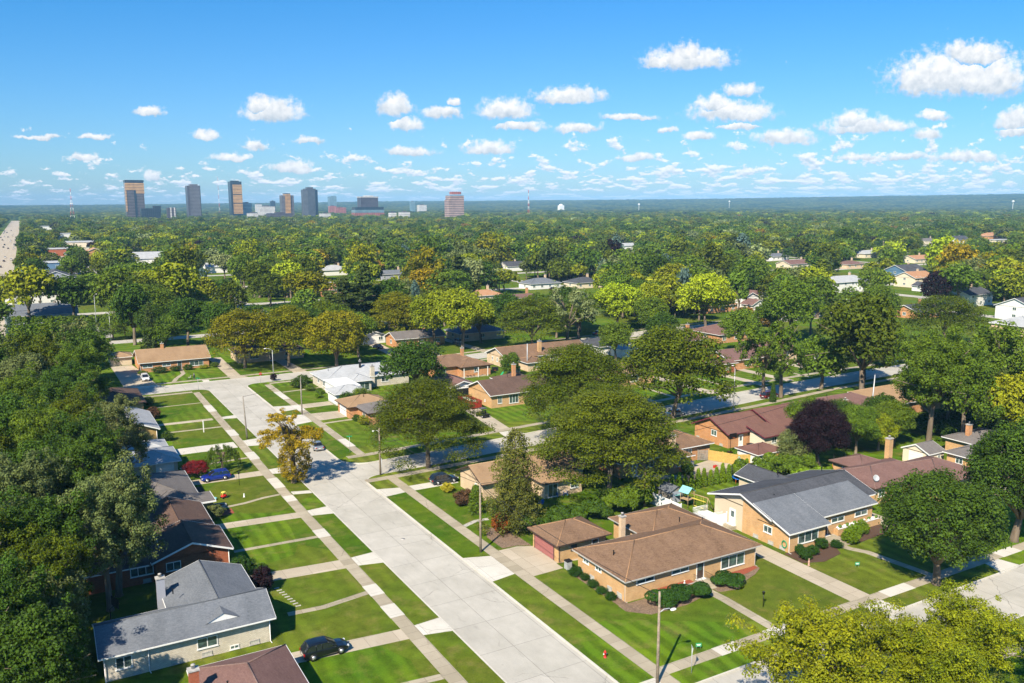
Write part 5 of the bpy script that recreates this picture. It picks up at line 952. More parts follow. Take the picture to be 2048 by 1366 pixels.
# ---- hedges, shrubs and clipped bushes
def bush(a, b, h, wd, color, label, kind='bush', name='bush', group='garden shrubs', lod=0, z=0.0):
    return tree(kind, a, b, h, wd, color, lod=lod, label=label, name=name, cat='bush' if name == 'bush' else name.replace('_', ' '), group=group, z=z)
for i, (a, b, h) in enumerate([(55.3, 81.8, 1.15), (55.6, 80.2, .8), (55.3, 78.1, .9), (55.2, 76.2, .9), (55.2, 74.4, .9)]):
    bush(a, b, h, h * 1.75, 'clipped', '%s clipped ball shrub along the corner house side wall counted from the garage' % ['first and largest', 'second', 'third', 'fourth', 'fifth'][i], group='ball shrubs by the corner house')
for (a, b, h, w_, c_, lb) in [(83.4, 71.0, 1.5, 1.9, 'clipped', 'rounded shrub at the front corner of the grey-roofed house'), (85.4, 71.6, 1.3, 1.9, 'clipped', 'second shrub from the corner in the dark mulch bed'), (88.0, 72.5, 1.5, 2.0, 'clipped', 'shrub right below the picture window of the grey-roofed house'), (89.9, 71.6, 1.1, 1.8, 'clipped', 'low shrub at the end of the mulch bed beside the walk'), (84.0, 72.4, 1.4, 1.6, 'clipped', 'small shrub against the wall at the green hose reel'),
    (92.6, 71.6, 2.1, 2.6, 'fresh', 'large bright shrub right of the front steps'), (94.8, 72.8, 1.9, 2.5, 'fresh', 'second bright shrub right of the front steps'), (97.0, 73.2, 1.8, 2.4, 'fresh', 'third bright shrub, partly behind the round street tree'),
    (20.6, 124.6, 2.1, 3.6, 'grey', 'grey-green oval shrub beside the brown roofed house lawn'), (19.9, 102.6, 2.4, 3.4, 'clipped', 'dark clipped shrub at the corner of the red brick house'), (22.0, 101.0, 1.6, 2.0, 'dkgreen', 'small dark shrub in front of the red brick house corner'),
    (20.8, 96.8, 3.0, 3.2, 'purple', 'purple bush beside the driveway below the red brick house'), (54.0, 98.3, 3.0, 3.0, 'copper', 'rusty orange dead shrub below the spruce'), (54.9, 117.6, 1.6, 2.4, 'lemon', 'lemon yellow shrub beside the slate car'), (54.6, 111.0, 2.5, 3.8, 'bronze', 'bronze-leaved shrub against the peach gable wall'),
    (29.0, 245.6, 1.8, 4.6, 'clipped', 'widest clipped shrub below the ranch house windows'), (33.0, 246.0, 1.5, 3.4, 'clipped', 'clipped shrub left of the ranch house door'), (36.4, 246.2, 1.6, 3.2, 'clipped', 'clipped shrub right of the ranch house door'), (40.5, 246.2, 1.1, 3.4, 'yelgreen', 'low yellow-green shrub under the ranch picture window'), (43.6, 246.6, 1.5, 2.6, 'midgreen', 'rounded shrub at the right corner of the ranch house'), (24.6, 245.6, 1.1, 2.8, 'midgreen', 'low shrub behind the white car'),
    (53.2, 219.6, 1.9, 2.0, 'purple', 'round purple bush at the corner near the stop sign'), (56.5, 207.5, 2.6, 5.0, 'dkgreen', 'wide dark shrub on the lawn of the light grey roofed house'), (58.6, 211.5, 2.4, 4.2, 'dkgreen', 'second dark shrub nearer the light grey roofed house'), (58.0, 202.5, 1.6, 3.4, 'midgreen', 'low spreading shrub by the light grey house wall'), (58.8, 197.5, 1.5, 2.4, 'midgreen', 'rounded shrub left of the white garage walk'), (57.2, 193.5, 1.3, 2.2, 'fresh', 'small bright shrub beside the white garage'),
    (60.0, 181.4, 3.4, 4.4, 'dkgreen', 'tall dark shrub between the two attached garages'), (58.2, 171.0, 1.2, 1.5, 'clipped', 'clipped shrub at the garage corner of the low hip-roofed house'), (57.6, 167.8, 1.4, 2.2, 'dkgreen', 'dark shrub by the low hip-roofed house walk'), (58.0, 164.2, 2.0, 3.0, 'yelgreen', 'yellow-green shrub at the end of the low house'), (21.4, 206.0, 2.0, 3.0, 'dkgreen', 'dark round shrub on the lawn in front of the corner roof'), (20.8, 192.0, 2.6, 3.4, 'bronze', 'dark red shrub between the grey and brown roofs'),
    (20.8, 172.0, 2.0, 2.6, 'dkgreen', 'round shrub at the front of the mottled brick house'), (96.3, 161.4, 1.8, 3.0, 'dkgreen', 'shrub beside the picture window of the gable house'), (99.0, 161.0, 1.7, 2.6, 'midgreen', 'second shrub under the gable house window'), (93.5, 105.0, 2.4, 2.6, 'dkgreen', 'shrub against the brick corner beside the patio'), (305, 158, 3.4, 4.4, 'fresh', 'round bright shrub by the pale hip-roofed house'), (296, 157, 5, 8.5, 'rust', 'red-brown ornamental shrub by the pale hip roof'),
    (236, 224, 5.5, 8.0, 'rust', 'bronze spreading shrub beside the lit lawn at mid right'), (148.8, 171, 3.2, 4.5, 'crimson', 'red shrub by the small dark outbuilding'), (165, 152.5, 2.2, 2.0, 'dkgreen', 'small cone shrub at the driveway edge'), (178, 73, 3, 4, 'dkgreen', 'shrub')][:-1]:
    bush(a, b, h, w_, c_, lb, lod=0 if b < 130 else 1)
bush(54.6, 107.0, 4.4, 3.4, 'midgreen', 'tall column-shaped evergreen left of the spruce', 'arbor', 'evergreen_shrub')
bush(146.0, 136.0, 4.6, 1.9, 'dkgreen', 'slim pointed evergreen in front of the maroon van', 'arbor', 'evergreen_shrub')
for i in range(17):
    bush(79.9 + i * 1.32, 99.1 + .05 * math.sin(i * 2.3), 3.0 + .35 * math.sin(i * 1.7), 1.45, 'fresh', 'slim evergreen, number %s from the shed along the grey fence' % ['one', 'two', 'three', 'four', 'five', 'six', 'seven', 'eight', 'nine', 'ten', 'eleven', 'twelve', 'thirteen', 'fourteen', 'fifteen', 'sixteen', 'seventeen'][i], 'arbor', 'evergreen_shrub', 'evergreens along the fence', 1)
# overgrown hedge band behind the pink-door garage: one mass of leaves each
def hedge(label, pts, wd, h, color, n=9000, leaf=.19, name='hedge', cat='hedge', group=None):
    rng = np.random.default_rng(len(label)); P = []; Nn = []; C = []
    seg = [(Vector(pts[i]), Vector(pts[i + 1])) for i in range(len(pts) - 1)]; Ls = np.array([(q[1] - q[0]).length for q in seg]); tot = Ls.sum()
    nl = int(tot * wd * .9 / 1.2) + 6; c0 = []
    for k in range(nl):
        i = rng.choice(len(seg), p=Ls / tot); t = rng.random(); q = seg[i][0].lerp(seg[i][1], t); dn = (seg[i][1] - seg[i][0]).normalized(); o_ = rng.uniform(-.42, .42) * wd
        c0.append((q.x - dn.y * o_, q.y + dn.x * o_, h * rng.uniform(.35, .8), rng.uniform(.6, 1.15), rng.random()))
    c0 = np.array(c0); idx = rng.integers(0, nl, n); dv = rng.normal(size=(n, 3)); dv[:, 2] = np.abs(dv[:, 2]) * 1.0 - .25; dv /= np.linalg.norm(dv, axis=1)[:, None]
    P = c0[idx, :3] + dv * (c0[idx, 3:4] * np.array([1, 1, .55 * h / 2.2])); P[:, 2] = np.clip(P[:, 2], .05, None)
    N = dv + rng.normal(0, .5, (n, 3)) + np.array([0, 0, .3]); N /= np.linalg.norm(N, axis=1)[:, None]
    o0 = P[:, :2].mean(0); P[:, :2] -= o0
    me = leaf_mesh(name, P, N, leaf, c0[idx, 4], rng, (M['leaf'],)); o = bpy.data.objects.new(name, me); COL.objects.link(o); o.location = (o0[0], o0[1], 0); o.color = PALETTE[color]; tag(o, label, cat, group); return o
hedge('overgrown dark hedge behind the garage with pink door', [(56.0, 97.0), (64, 96.8), (70, 96.4)], 3.6, 2.6, 'dkgreen', 16000)
hedge('taller tangled shrub bank between the spruce and the shed', [(70, 96.5), (78, 97.2)], 4.5, 3.4, 'midgreen', 14000)
hedge('dense shrub thicket behind the grey and beige house', [(99, 97.5), (108, 97.0), (113, 96.5)], 5.5, 3.4, 'midgreen', 16000)
hedge('leafy bank left of the trampoline below the purple tree', [(104, 92.5), (113, 92)], 3.5, 2.2, 'fresh', 9000)
hedge('clipped dark hedge wrapping the front corner of the corner house', [(57.6, 70.6), (60, 70.0), (62.8, 70.6)], 1.6, 1.9, 'clipped', 9000, .10)
hedge('clipped dark hedge block left of the front steps', [(64.2, 70.2), (65.6, 70.0)], 2.2, 1.6, 'clipped', 6000, .10)
hedge('clipped dark hedge block right of the front steps', [(68.2, 70.0), (70.4, 70.4)], 2.2, 1.7, 'clipped', 6000, .10)
hedge('ground-hugging shrubs along the back fence under the cottonwoods', [(150, 100), (170, 104)], 9, 3.0, 'dkgreen', 9000, .3)
hedge('undergrowth below the wood at the left edge', [(-3, 84), (-2, 110), (-2, 150)], 9, 2.6, 'dkgreen', 30000, .25)
hedge('undergrowth at the far end of the wood at the left edge', [(2, 150), (3, 215), (12, 222)], 9, 2.8, 'dkgreen', 20000, .3)
hedge('hedge line behind the open lawn at upper left', [(-8, 372), (38, 352)], 5, 4.0, 'midgreen', 9000, .4)
# ------------------------------------------------------------------ the far wood: one mass of trees built from low, leafy instances
protos = bpy.data.collections.new('wood_sources')
for i, (k, s_) in enumerate([('maple', 0), ('elm', 0), ('elm', 1), ('elm', 2), ('maple', 1), ('locust', 0), ('cotton', 0), ('pine', 0)]):
    rng = np.random.default_rng(50 + i); P, N, cv, L = crown_points(k, 900, .05, rng); tm = trunk_mesh(k, L, rng, 3, 4)
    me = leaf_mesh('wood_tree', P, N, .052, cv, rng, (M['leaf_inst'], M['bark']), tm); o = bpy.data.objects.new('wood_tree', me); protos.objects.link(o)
TW = ['midgreen', 'dkgreen', 'olive', 'dkolive', 'yelgreen', 'brightyel', 'oliveyel', 'orangeyel', 'purple', 'pale', 'rust', 'grey']
pts = []; cols = []; scl = []; rots = []; ids = []
rgf = random.Random(77)
def put(a, b, h, wd, color, z=0.0):
    c = PALETTE[color]; j = rgf.uniform(.82, 1.25); pts.append((a, b, z)); cols.append((c[0] * j, c[1] * j, c[2] * j, c[3])); scl.append((wd, wd, h)); rots.append((0, 0, rgf.uniform(0, 6.28))); ids.append(rgf.choice([0, 0, 1, 1, 2, 2, 3, 3, 4, 4, 5, 6, 6, 7]))
for q in REST: put(q[2], q[3], q[4], q[5], q[6])
FARB = [(271, 2586), (439, 2664), (544, 2594), (579, 2637), (698, 2608), (735, 2494), (929, 2535), (911, 2489), (1002, 2070), (285, 2383), (332, 2357)]
hx, hy = math.sin(TH), math.cos(TH)
D = 600.0
while D < 3300:
    step = 11.5 * (1 + max(0, D - 900) / 2600.0); half = D * .70
    nrow = int(2 * half / step)
    for i in range(nrow):
        x = -half + (i + rgf.random()) * step; y = D + rgf.uniform(-.5, .5) * step
        if rgf.random() < .10: continue
        a, b = x * math.cos(TH) + y * math.sin(TH), -x * math.sin(TH) + y * math.cos(TH)
        if math.hypot(a, b) < 640: continue
        if -45 < a < (-2 if b > 700 else 0): continue
        if D < 1600 and (any(inrect(a, b, r, 2) for r in ROADS) or any(inrect(a, b, r, 4) for r in FOOT)): continue
        h = rgf.triangular(7.0, 19.0, 13) * (1.15 if rgf.random() < .12 else 1); wd = h * rgf.uniform(.85, 1.25) * (1 + max(0, D - 900) / 5000.0)
        p0 = proj(a, b, 0); p1 = proj(a, b, h); hw_ = wd / 2 * 1700 / p0[2]
        if any(p0[2] < q[4] and p0[0] + hw_ > q[0] and p0[0] - hw_ < q[2] and p1[1] < q[3] and p0[1] > q[1] for q in KEEP if q[4] > 500): continue
        put(a, b, h, wd, rgf.choices(TW, [36, 20, 14, 6, 14, 2.5, 2, .6, .9, 2, .4, 4])[0])
    D += step * .92
me = bpy.data.meshes.new('wood'); me.from_pydata(pts, [], [])
at = me.attributes.new('tint', 'FLOAT_COLOR', 'POINT'); at.data.foreach_set('color', np.array(cols, np.float32).ravel())
at = me.attributes.new('size', 'FLOAT_VECTOR', 'POINT'); at.data.foreach_set('vector', np.array(scl, np.float32).ravel())
at = me.attributes.new('turn', 'FLOAT_VECTOR', 'POINT'); at.data.foreach_set('vector', np.array(rots, np.float32).ravel())
at = me.attributes.new('pick', 'INT', 'POINT'); at.data.foreach_set('value', np.array(ids, np.int32))
wood = bpy.data.objects.new('wood', me); COL.objects.link(wood); tag(wood, 'suburban tree canopy spreading to the skyline', 'wood', kind='stuff')
g = bpy.data.node_groups.new('wood_scatter', 'GeometryNodeTree'); g.interface.new_socket('Geometry', in_out='INPUT', socket_type='NodeSocketGeometry'); g.interface.new_socket('Geometry', in_out='OUTPUT', socket_type='NodeSocketGeometry')
gi = g.nodes.new('NodeGroupInput'); go = g.nodes.new('NodeGroupOutput'); ci = g.nodes.new('GeometryNodeCollectionInfo'); ci.inputs['Collection'].default_value = protos; ci.inputs['Separate Children'].default_value = True; ci.inputs['Reset Children'].default_value = True
ip = g.nodes.new('GeometryNodeInstanceOnPoints'); ip.inputs['Pick Instance'].default_value = True
def nattr(nm, ty): q = g.nodes.new('GeometryNodeInputNamedAttribute'); q.data_type = ty; q.inputs['Name'].default_value = nm; return q.outputs['Attribute']
g.links.new(gi.outputs[0], ip.inputs['Points']); g.links.new(ci.outputs[0], ip.inputs['Instance']); g.links.new(nattr('pick', 'INT'), ip.inputs['Instance Index']); g.links.new(nattr('turn', 'FLOAT_VECTOR'), ip.inputs['Rotation']); g.links.new(nattr('size', 'FLOAT_VECTOR'), ip.inputs['Scale']); g.links.new(ip.outputs[0], go.inputs[0])
md = wood.modifiers.new('scatter', 'NODES'); md.node_group = g
print('wood trees', len(pts), 'single', len(TREES))

# ------------------------------------------------------------------ rolling hills with closed canopy from 3 km out
rng = np.random.default_rng(9)
NA, NR = 1500, 230
ang = np.linspace(-math.radians(44), math.radians(44), NA); rr = 3150 * (12500 / 3150) ** (np.linspace(0, 1, NR) ** 1.0)
AG, RR = np.meshgrid(ang, rr); X = RR * np.tan(AG) * 0 + RR * np.sin(AG); Y = RR * np.cos(AG)
def vnoise(x, y, s, seed):
    r_ = np.random.default_rng(seed); T = r_.random((256, 256)); fx, fy = x / s, y / s; ix, iy = np.floor(fx).astype(int), np.floor(fy).astype(int); u_, v_ = fx - ix, fy - iy; u_ = u_ * u_ * (3 - 2 * u_); v_ = v_ * v_ * (3 - 2 * v_)
    q = lambda i, j: T[i % 256, j % 256]
    return (q(ix, iy) * (1 - u_) + q(ix + 1, iy) * u_) * (1 - v_) + (q(ix, iy + 1) * (1 - u_) + q(ix + 1, iy + 1) * u_) * v_
t = np.clip((RR - 4200) / 5200, 0, 1); t = t * t * (3 - 2 * t)
tanx = np.tan(AG); ridge = np.interp(tanx, [-.62, -.45, -.2, 0, .2, .4, .62], [36, 42, 60, 68, 78, 94, 114])
Z = t * ridge * (1 + .09 * (vnoise(X, Y, 1500, 1) - .5) + .05 * (vnoise(X, Y, 600, 2) - .5)) + 5 + 9 * vnoise(X, Y, 24, 3) + 7 * vnoise(X, Y, 75, 5) + 3 * vnoise(X, Y, 11, 4) + 3 * (vnoise(X, Y, 400, 7) - .5)
Z[0] = -1; Z[-1] = -2
A = X * math.cos(TH) + Y * math.sin(TH); Bc = -X * math.sin(TH) + Y * math.cos(TH)
V = np.stack([A, Bc, Z], -1).reshape(-1, 3).astype(np.float32); ii = np.arange((NR - 1) * (NA - 1)); r0 = ii // (NA - 1); c0 = ii % (NA - 1); v0 = r0 * NA + c0
F = np.stack([v0, v0 + 1, v0 + NA + 1, v0 + NA], 1).astype(np.int32)
me = bpy.data.meshes.new('hills'); me.vertices.add(len(V)); me.vertices.foreach_set('co', V.ravel()); me.loops.add(F.size); me.loops.foreach_set('vertex_index', F.ravel()); me.polygons.add(len(F)); me.polygons.foreach_set('loop_start', (np.arange(len(F)) * 4).astype(np.int32)); me.polygons.foreach_set('loop_total', np.full(len(F), 4, np.int32))
me.update(calc_edges=True)
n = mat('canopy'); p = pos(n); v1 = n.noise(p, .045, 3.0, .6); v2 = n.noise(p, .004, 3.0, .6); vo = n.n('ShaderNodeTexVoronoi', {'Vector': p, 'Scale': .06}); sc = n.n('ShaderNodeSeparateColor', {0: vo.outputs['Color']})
c = n.mix(n.ramp(v1, .4, .6), (.012, .028, .010), (.105, .135, .026)); c = n.mix(n.ramp(sc.outputs[0], .75, .95, 0, .6), c, (.13, .12, .03)); c = n.mix(n.ramp(v2, .50, .60), c, (.020, .042, .016))  # broad dark patches in the canopy colour stand in for cloud shade
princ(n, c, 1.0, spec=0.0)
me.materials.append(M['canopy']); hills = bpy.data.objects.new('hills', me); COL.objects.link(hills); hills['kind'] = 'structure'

# ------------------------------------------------------------------ skyline
def facade(name, base, glassc, fh=4.0, wv=0.0, frac=.5, rough=.35, metal=0.0):
    n = mat(name); p = n.n('ShaderNodeSeparateXYZ', {0: opos(n)}); f = n.m('FRACT', n.m('DIVIDE', p.outputs[2], fh)); k = n.m('GREATER_THAN', f, frac)
    if wv: k2 = n.m('GREATER_THAN', n.m('FRACT', n.m('DIVIDE', n.m('ADD', p.outputs[0], p.outputs[1]), wv)), .35); k = n.m('MULTIPLY', k, k2)
    nz = n.ramp(n.noise(opos(n), .09, 3.0), .3, .7, .8, 1.15); nd = n.v('SCALE', n.mix(k, base, glassc)).node; n.t.links.new(nz, nd.inputs['Scale'])
    princ(n, nd.outputs[0], rough, metal, spec=.6)
facade('f_gold', (.12, .075, .045), (.70, .40, .17), 4.1, 0, .35, .2, .2); facade('f_bronze', (.050, .040, .040), (.22, .185, .185), 4.1, 0, .4, .25, .4); facade('f_slate', (.055, .055, .065), (.17, .16, .17), 4.0, 0, .45, .4); facade('f_dark', (.022, .032, .045), (.05, .07, .09), 4.0, 5.0, .3, .2, .3)
facade('f_tube', (.11, .12, .14), (.03, .035, .045), 3.4, 2.8, .35, .4); facade('f_white', (.72, .68, .62), (.30, .30, .32), 4.2, 0, .55); facade('f_pink', (.47, .33, .28), (.12, .085, .085), 4.6, 0, .55, .5); facade('f_teal', (.22, .34, .38), (.14, .22, .27), 4.0, 0, .5, .2, .2)
facade('f_plum', (.10, .085, .095), (.055, .05, .06), 4.2, 0, .5, .3); facade('f_red', (.40, .13, .10), (.18, .08, .07), 3.5, 6, .4)
def tower(label, a, b, h, wa, wb, mt, feats=(), name='office_tower', rz=0.0, cut=0.0, cat='office tower', win=0):
    root = empty(name, (a, b, 0), rz); tag(root, label, cat, 'buildings on the skyline'); m = MB(); x, y = wa / 2, wb / 2
    pl = [(-x, -y), (x, -y), (x, y), (-x, y)] if not cut else [(-x + cut, -y), (x - cut, -y), (x, -y + cut), (x, y - cut), (x - cut, y), (-x + cut, y), (-x, y - cut), (-x, -y + cut)]
    m.prism(pl, 0, h); m.build('shaft', M[mt], root)
    for (x0, x1, y0, y1, z0, z1, mm, nm) in feats: m = MB(); m.box(x0, x1, y0, y1, z0, z1); m.build(nm, M[mm], root)
    return root
tower('bronze glass tower with golden upper storeys and dark crown, leftmost on the skyline', 271, 2586, 110, 46, 42, 'f_bronze', [(-24, -2, -22, 2, 88, 108, 'f_gold', 'gold_storeys'), (-1.9, 24, -21.6, 2, 78, 107, 'f_gold', 'gold_storeys'), (-24.3, 24.3, -22.3, 21.6, 110, 115, 'f_dark', 'roof_crown'), (-24.2, -21, -22.2, 0, 30, 87.9, 'f_gold', 'gold_edge'), (-2.5, 2.0, -22.6, -20, 0, 88, 'f_dark', 'recess')])
tower('slate grey striped tower, second from the left on the skyline', 439, 2664, 103, 36, 34, 'f_slate', [(-10, 12, -10, 10, 103, 107, 'f_slate', 'roof_crown'), (-19, -13, -17.5, 17, 0, 102, 'f_plum', 'side_bay')], cut=2)
tower('dark glass tower with golden reflecting face, third from the left', 544, 2594, 114, 32, 34, 'f_dark', [(-10, 16.4, -17.4, -10, 22, 50, 'f_gold', 'gold_storeys'), (-10, 16.4, -17.4, -10, 52, 76, 'f_gold', 'gold_storeys'), (-10, 16.4, -17.4, -10, 78, 105, 'f_gold', 'gold_storeys'), (-12, 10, -10, 8, 114, 116.5, 'f_dark', 'roof_crown')])
tower('short white office block tucked beside the golden-faced tower', 583, 2637, 52, 27, 25, 'f_white', [(-8, 6, -6, 6, 52, 55, 'f_plum', 'roof_plant')], 'office_block', cat='office block')
tower('bronze tower with raised centre bay and side balconies', 698, 2608, 75, 37, 24, 'f_slate', [(-8, 8, -15, 12, 0, 79, 'f_gold', 'centre_bay'), (-8.5, 8.5, -10, 12.5, 79, 81, 'f_dark', 'roof_crown')])
tower('dark ribbed residential tower with stepped top', 735, 2494, 90, 44, 40, 'f_tube', [(-15, 15, -14, 14, 90, 93, 'f_tube', 'roof_crown'), (-9, 9, -8, 8, 93, 97, 'f_plum', 'roof_plant')], cut=11)
tower('slim teal tower in the distance behind the shops', 1287, 3998, 86, 34, 30, 'f_teal', [(-4, 16, -8, 8, 86, 89, 'f_teal', 'roof_crown')])
tower('wide plum-dark office slab with pale roof rim', 929, 2535, 68, 56, 32, 'f_plum', [(-29, 29, -17, 17, 68, 71, 'f_white', 'roof_rim'), (-12, 16, -8, 8, 71, 74, 'f_white', 'roof_plant')], 'office_block', cat='office block')
tower('long low teal-glass podium in front of the plum office slab', 905, 2470, 39, 90, 30, 'f_dark', [(-46, 46, -16, 16, 22, 31, 'f_teal', 'glass_band'), (-46.5, 46.5, -16.5, 16.5, 10, 21.9, 'f_red', 'brick_band')], 'office_block', cat='office block')
tower('pink banded hospital-like block with penthouse, alone at centre', 1002, 2070, 69, 40, 30, 'f_pink', [(-11, 15, -9, 9, 72, 79, 'f_red', 'penthouse'), (-23.5, -17, -15.5, 14, 0, 58, 'f_pink', 'side_wing')], 'office_block', cat='office block')
tower('low navy office building between the first two towers', 285, 2383, 39, 46, 30, 'f_dark', [(8, 24, -16, 15, 30, 45, 'f_dark', 'upper_storeys')], 'office_block', cat='office block')
tower('small grey and white block right of the low navy building', 332, 2357, 40, 20, 24, 'f_plum', [(-4, -1, -12.4, 0, 5, 41, 'f_white', 'white_fin'), (5, 8, -12.4, 0, 5, 41, 'f_white', 'white_fin')], 'office_block', cat='office block')
for (lb, a, b, h, wa, mt) in [('tiny dark block in the distance right of the white office', 1023, 4073, 65, 22, 'f_dark'), ('white domed-looking plant building in the distance, left cluster', 892, 3797, 50, 26, 'f_white'), ('low long white building left of the bronze tower', 533, 2340, 25, 26, 'f_white'), ('white low hall between bronze and ribbed towers', 710, 2915, 42, 50, 'f_white'),
    ('low white store below the teal tower', 686, 2195, 23, 26, 'f_white'), ('low pinkish offices right of the ribbed tower', 1069, 3227, 36, 40, 'f_red'), ('small brick offices beside the teal tower', 1120, 3480, 42, 30, 'f_red'), ('white flat-roofed warehouse left of centre skyline', 851, 2137, 25, 18, 'f_white'), ('longer white warehouse right of the smaller one', 880, 2126, 26, 26, 'f_white'),
    ('pale blue glass block far beyond the warehouses', 1409, 3313, 58, 20, 'f_teal'), ('white shed next to the pale blue block', 1445, 3300, 44, 34, 'f_white'), ('grey two-level car park left of the bronze tower', 600, 2320, 24, 60, 'f_plum'), ('distant white office right of the pink block', 1290, 2700, 42, 22, 'f_white')]:
    tower(lb, a, b, h, wa, wa * .7, mt, [(-wa * .2, wa * .2, -wa * .15, wa * .15, h, h + 3, 'f_plum', 'roof_plant')], 'office_block', cat='office block')
r_ = empty('white_dome', (2281, 3527, 0)); tag(r_, 'white inflated dome on the horizon right of the mast', 'dome', 'buildings on the skyline'); m = MB(); m.box(-13, 13, -9, 9, 0, 40); m.build('base_wall', M['white'], r_); m = MB(); m.ball((0, 0, 40), (10, 9, 7), 14); m.build('dome_skin', M['white'], r_)
def mast(label, a, b, h, w0, guyed=False):
    root = empty('radio_mast', (a, b, 0)); tag(root, label, 'radio mast', 'masts on the skyline'); bands = 9
    for k in range(bands):
        z0, z1 = h * k / bands, h * (k + 1) / bands; q0, q1 = w0 * (1 - .88 * min(1, z0 / h * 1.25)), w0 * (1 - .88 * min(1, z1 / h * 1.25)); m = MB(); C4 = [(-1, -1), (1, -1), (1, 1), (-1, 1)]; rt = .2 if not guyed else .16
        for i in range(4):
            c, d_ = C4[i], C4[(i + 1) % 4]; m.tube([(c[0] * q0, c[1] * q0, z0), (c[0] * q1, c[1] * q1, z1)], rt, 4); m.tube([(c[0] * q0, c[1] * q0, z0), (d_[0] * q1, d_[1] * q1, z1)], rt * .6, 4); m.tube([(c[0] * q1, c[1] * q1, z1), (d_[0] * q1, d_[1] * q1, z1)], rt * .6, 4)
        m.build('lattice_section', M['red' if k % 2 == 0 else 'white'], root)
    m = MB(); m.box(-w0 * .5, w0 * .5, -w0 * .5, w0 * .5, h * .55, h * .58); m.build('platform', M['white'], root)
mast('tapering red and white lattice mast left of the towers', 115, 2597, 92, 6); mast('very tall thin white mast between two towers', 753, 3929, 168, 2.2, True); mast('red and white lattice mast near the centre horizon', 1329, 2235, 88, 3)
for lb, a, b, h in [('white water tower on the horizon right of the dome', 2464, 3151, 50), ('tiny water tower on the far right horizon', 3631, 2111, 58), ('distant water tower on the ridge right of centre', 3461, 3609, 66)]:
    root = empty('water_tower', (a, b, 0)); tag(root, lb, 'water tower', 'water towers'); m = MB(); m.lathe([(1.6, 0), (1.2, h * .7), (2, h * .74)], n=10); m.build('stem', M['white'], root); m = MB(); m.ball((0, 0, h * .86), (5, 5, 4.5), 12); m.build('tank', M['white'], root)
# big arterial road at the left
flat('road', rect(-34, -9, 240, 4200), KZ + .02, 'drive'); flat('parking_lot', rect(-2, 42, 640, 690), 0.0, 'lotm', .05); flat('parking_lot', rect(2, 48, 840, 880), 0.0, 'drive', .05); flat('parking_lot', rect(8, 90, 985, 1020), 0.0, 'drive', .05); flat('parking_lot', rect(-2, 44, 715, 735), 0.0, 'lotm', .05); flat('pavement', rect(-5, 60, 520, 556), 0, 'drive', .05)
# haze
hz = MB(); hz.box(-5100, 12900, -1600, 12900, -3.2, 176); n = mat('haze'); vol = n.n('ShaderNodeVolumePrincipled', {'Color': (.30, .62, 1.0, 1), 'Density': 0.000070, 'Anisotropy': -0.25}); n.n('ShaderNodeOutputMaterial', {'Volume': vol.outputs[0]}); hzo = hz.build('haze', M['haze']); tag(hzo, 'thin bluish haze over the whole suburb', 'haze', kind='stuff')
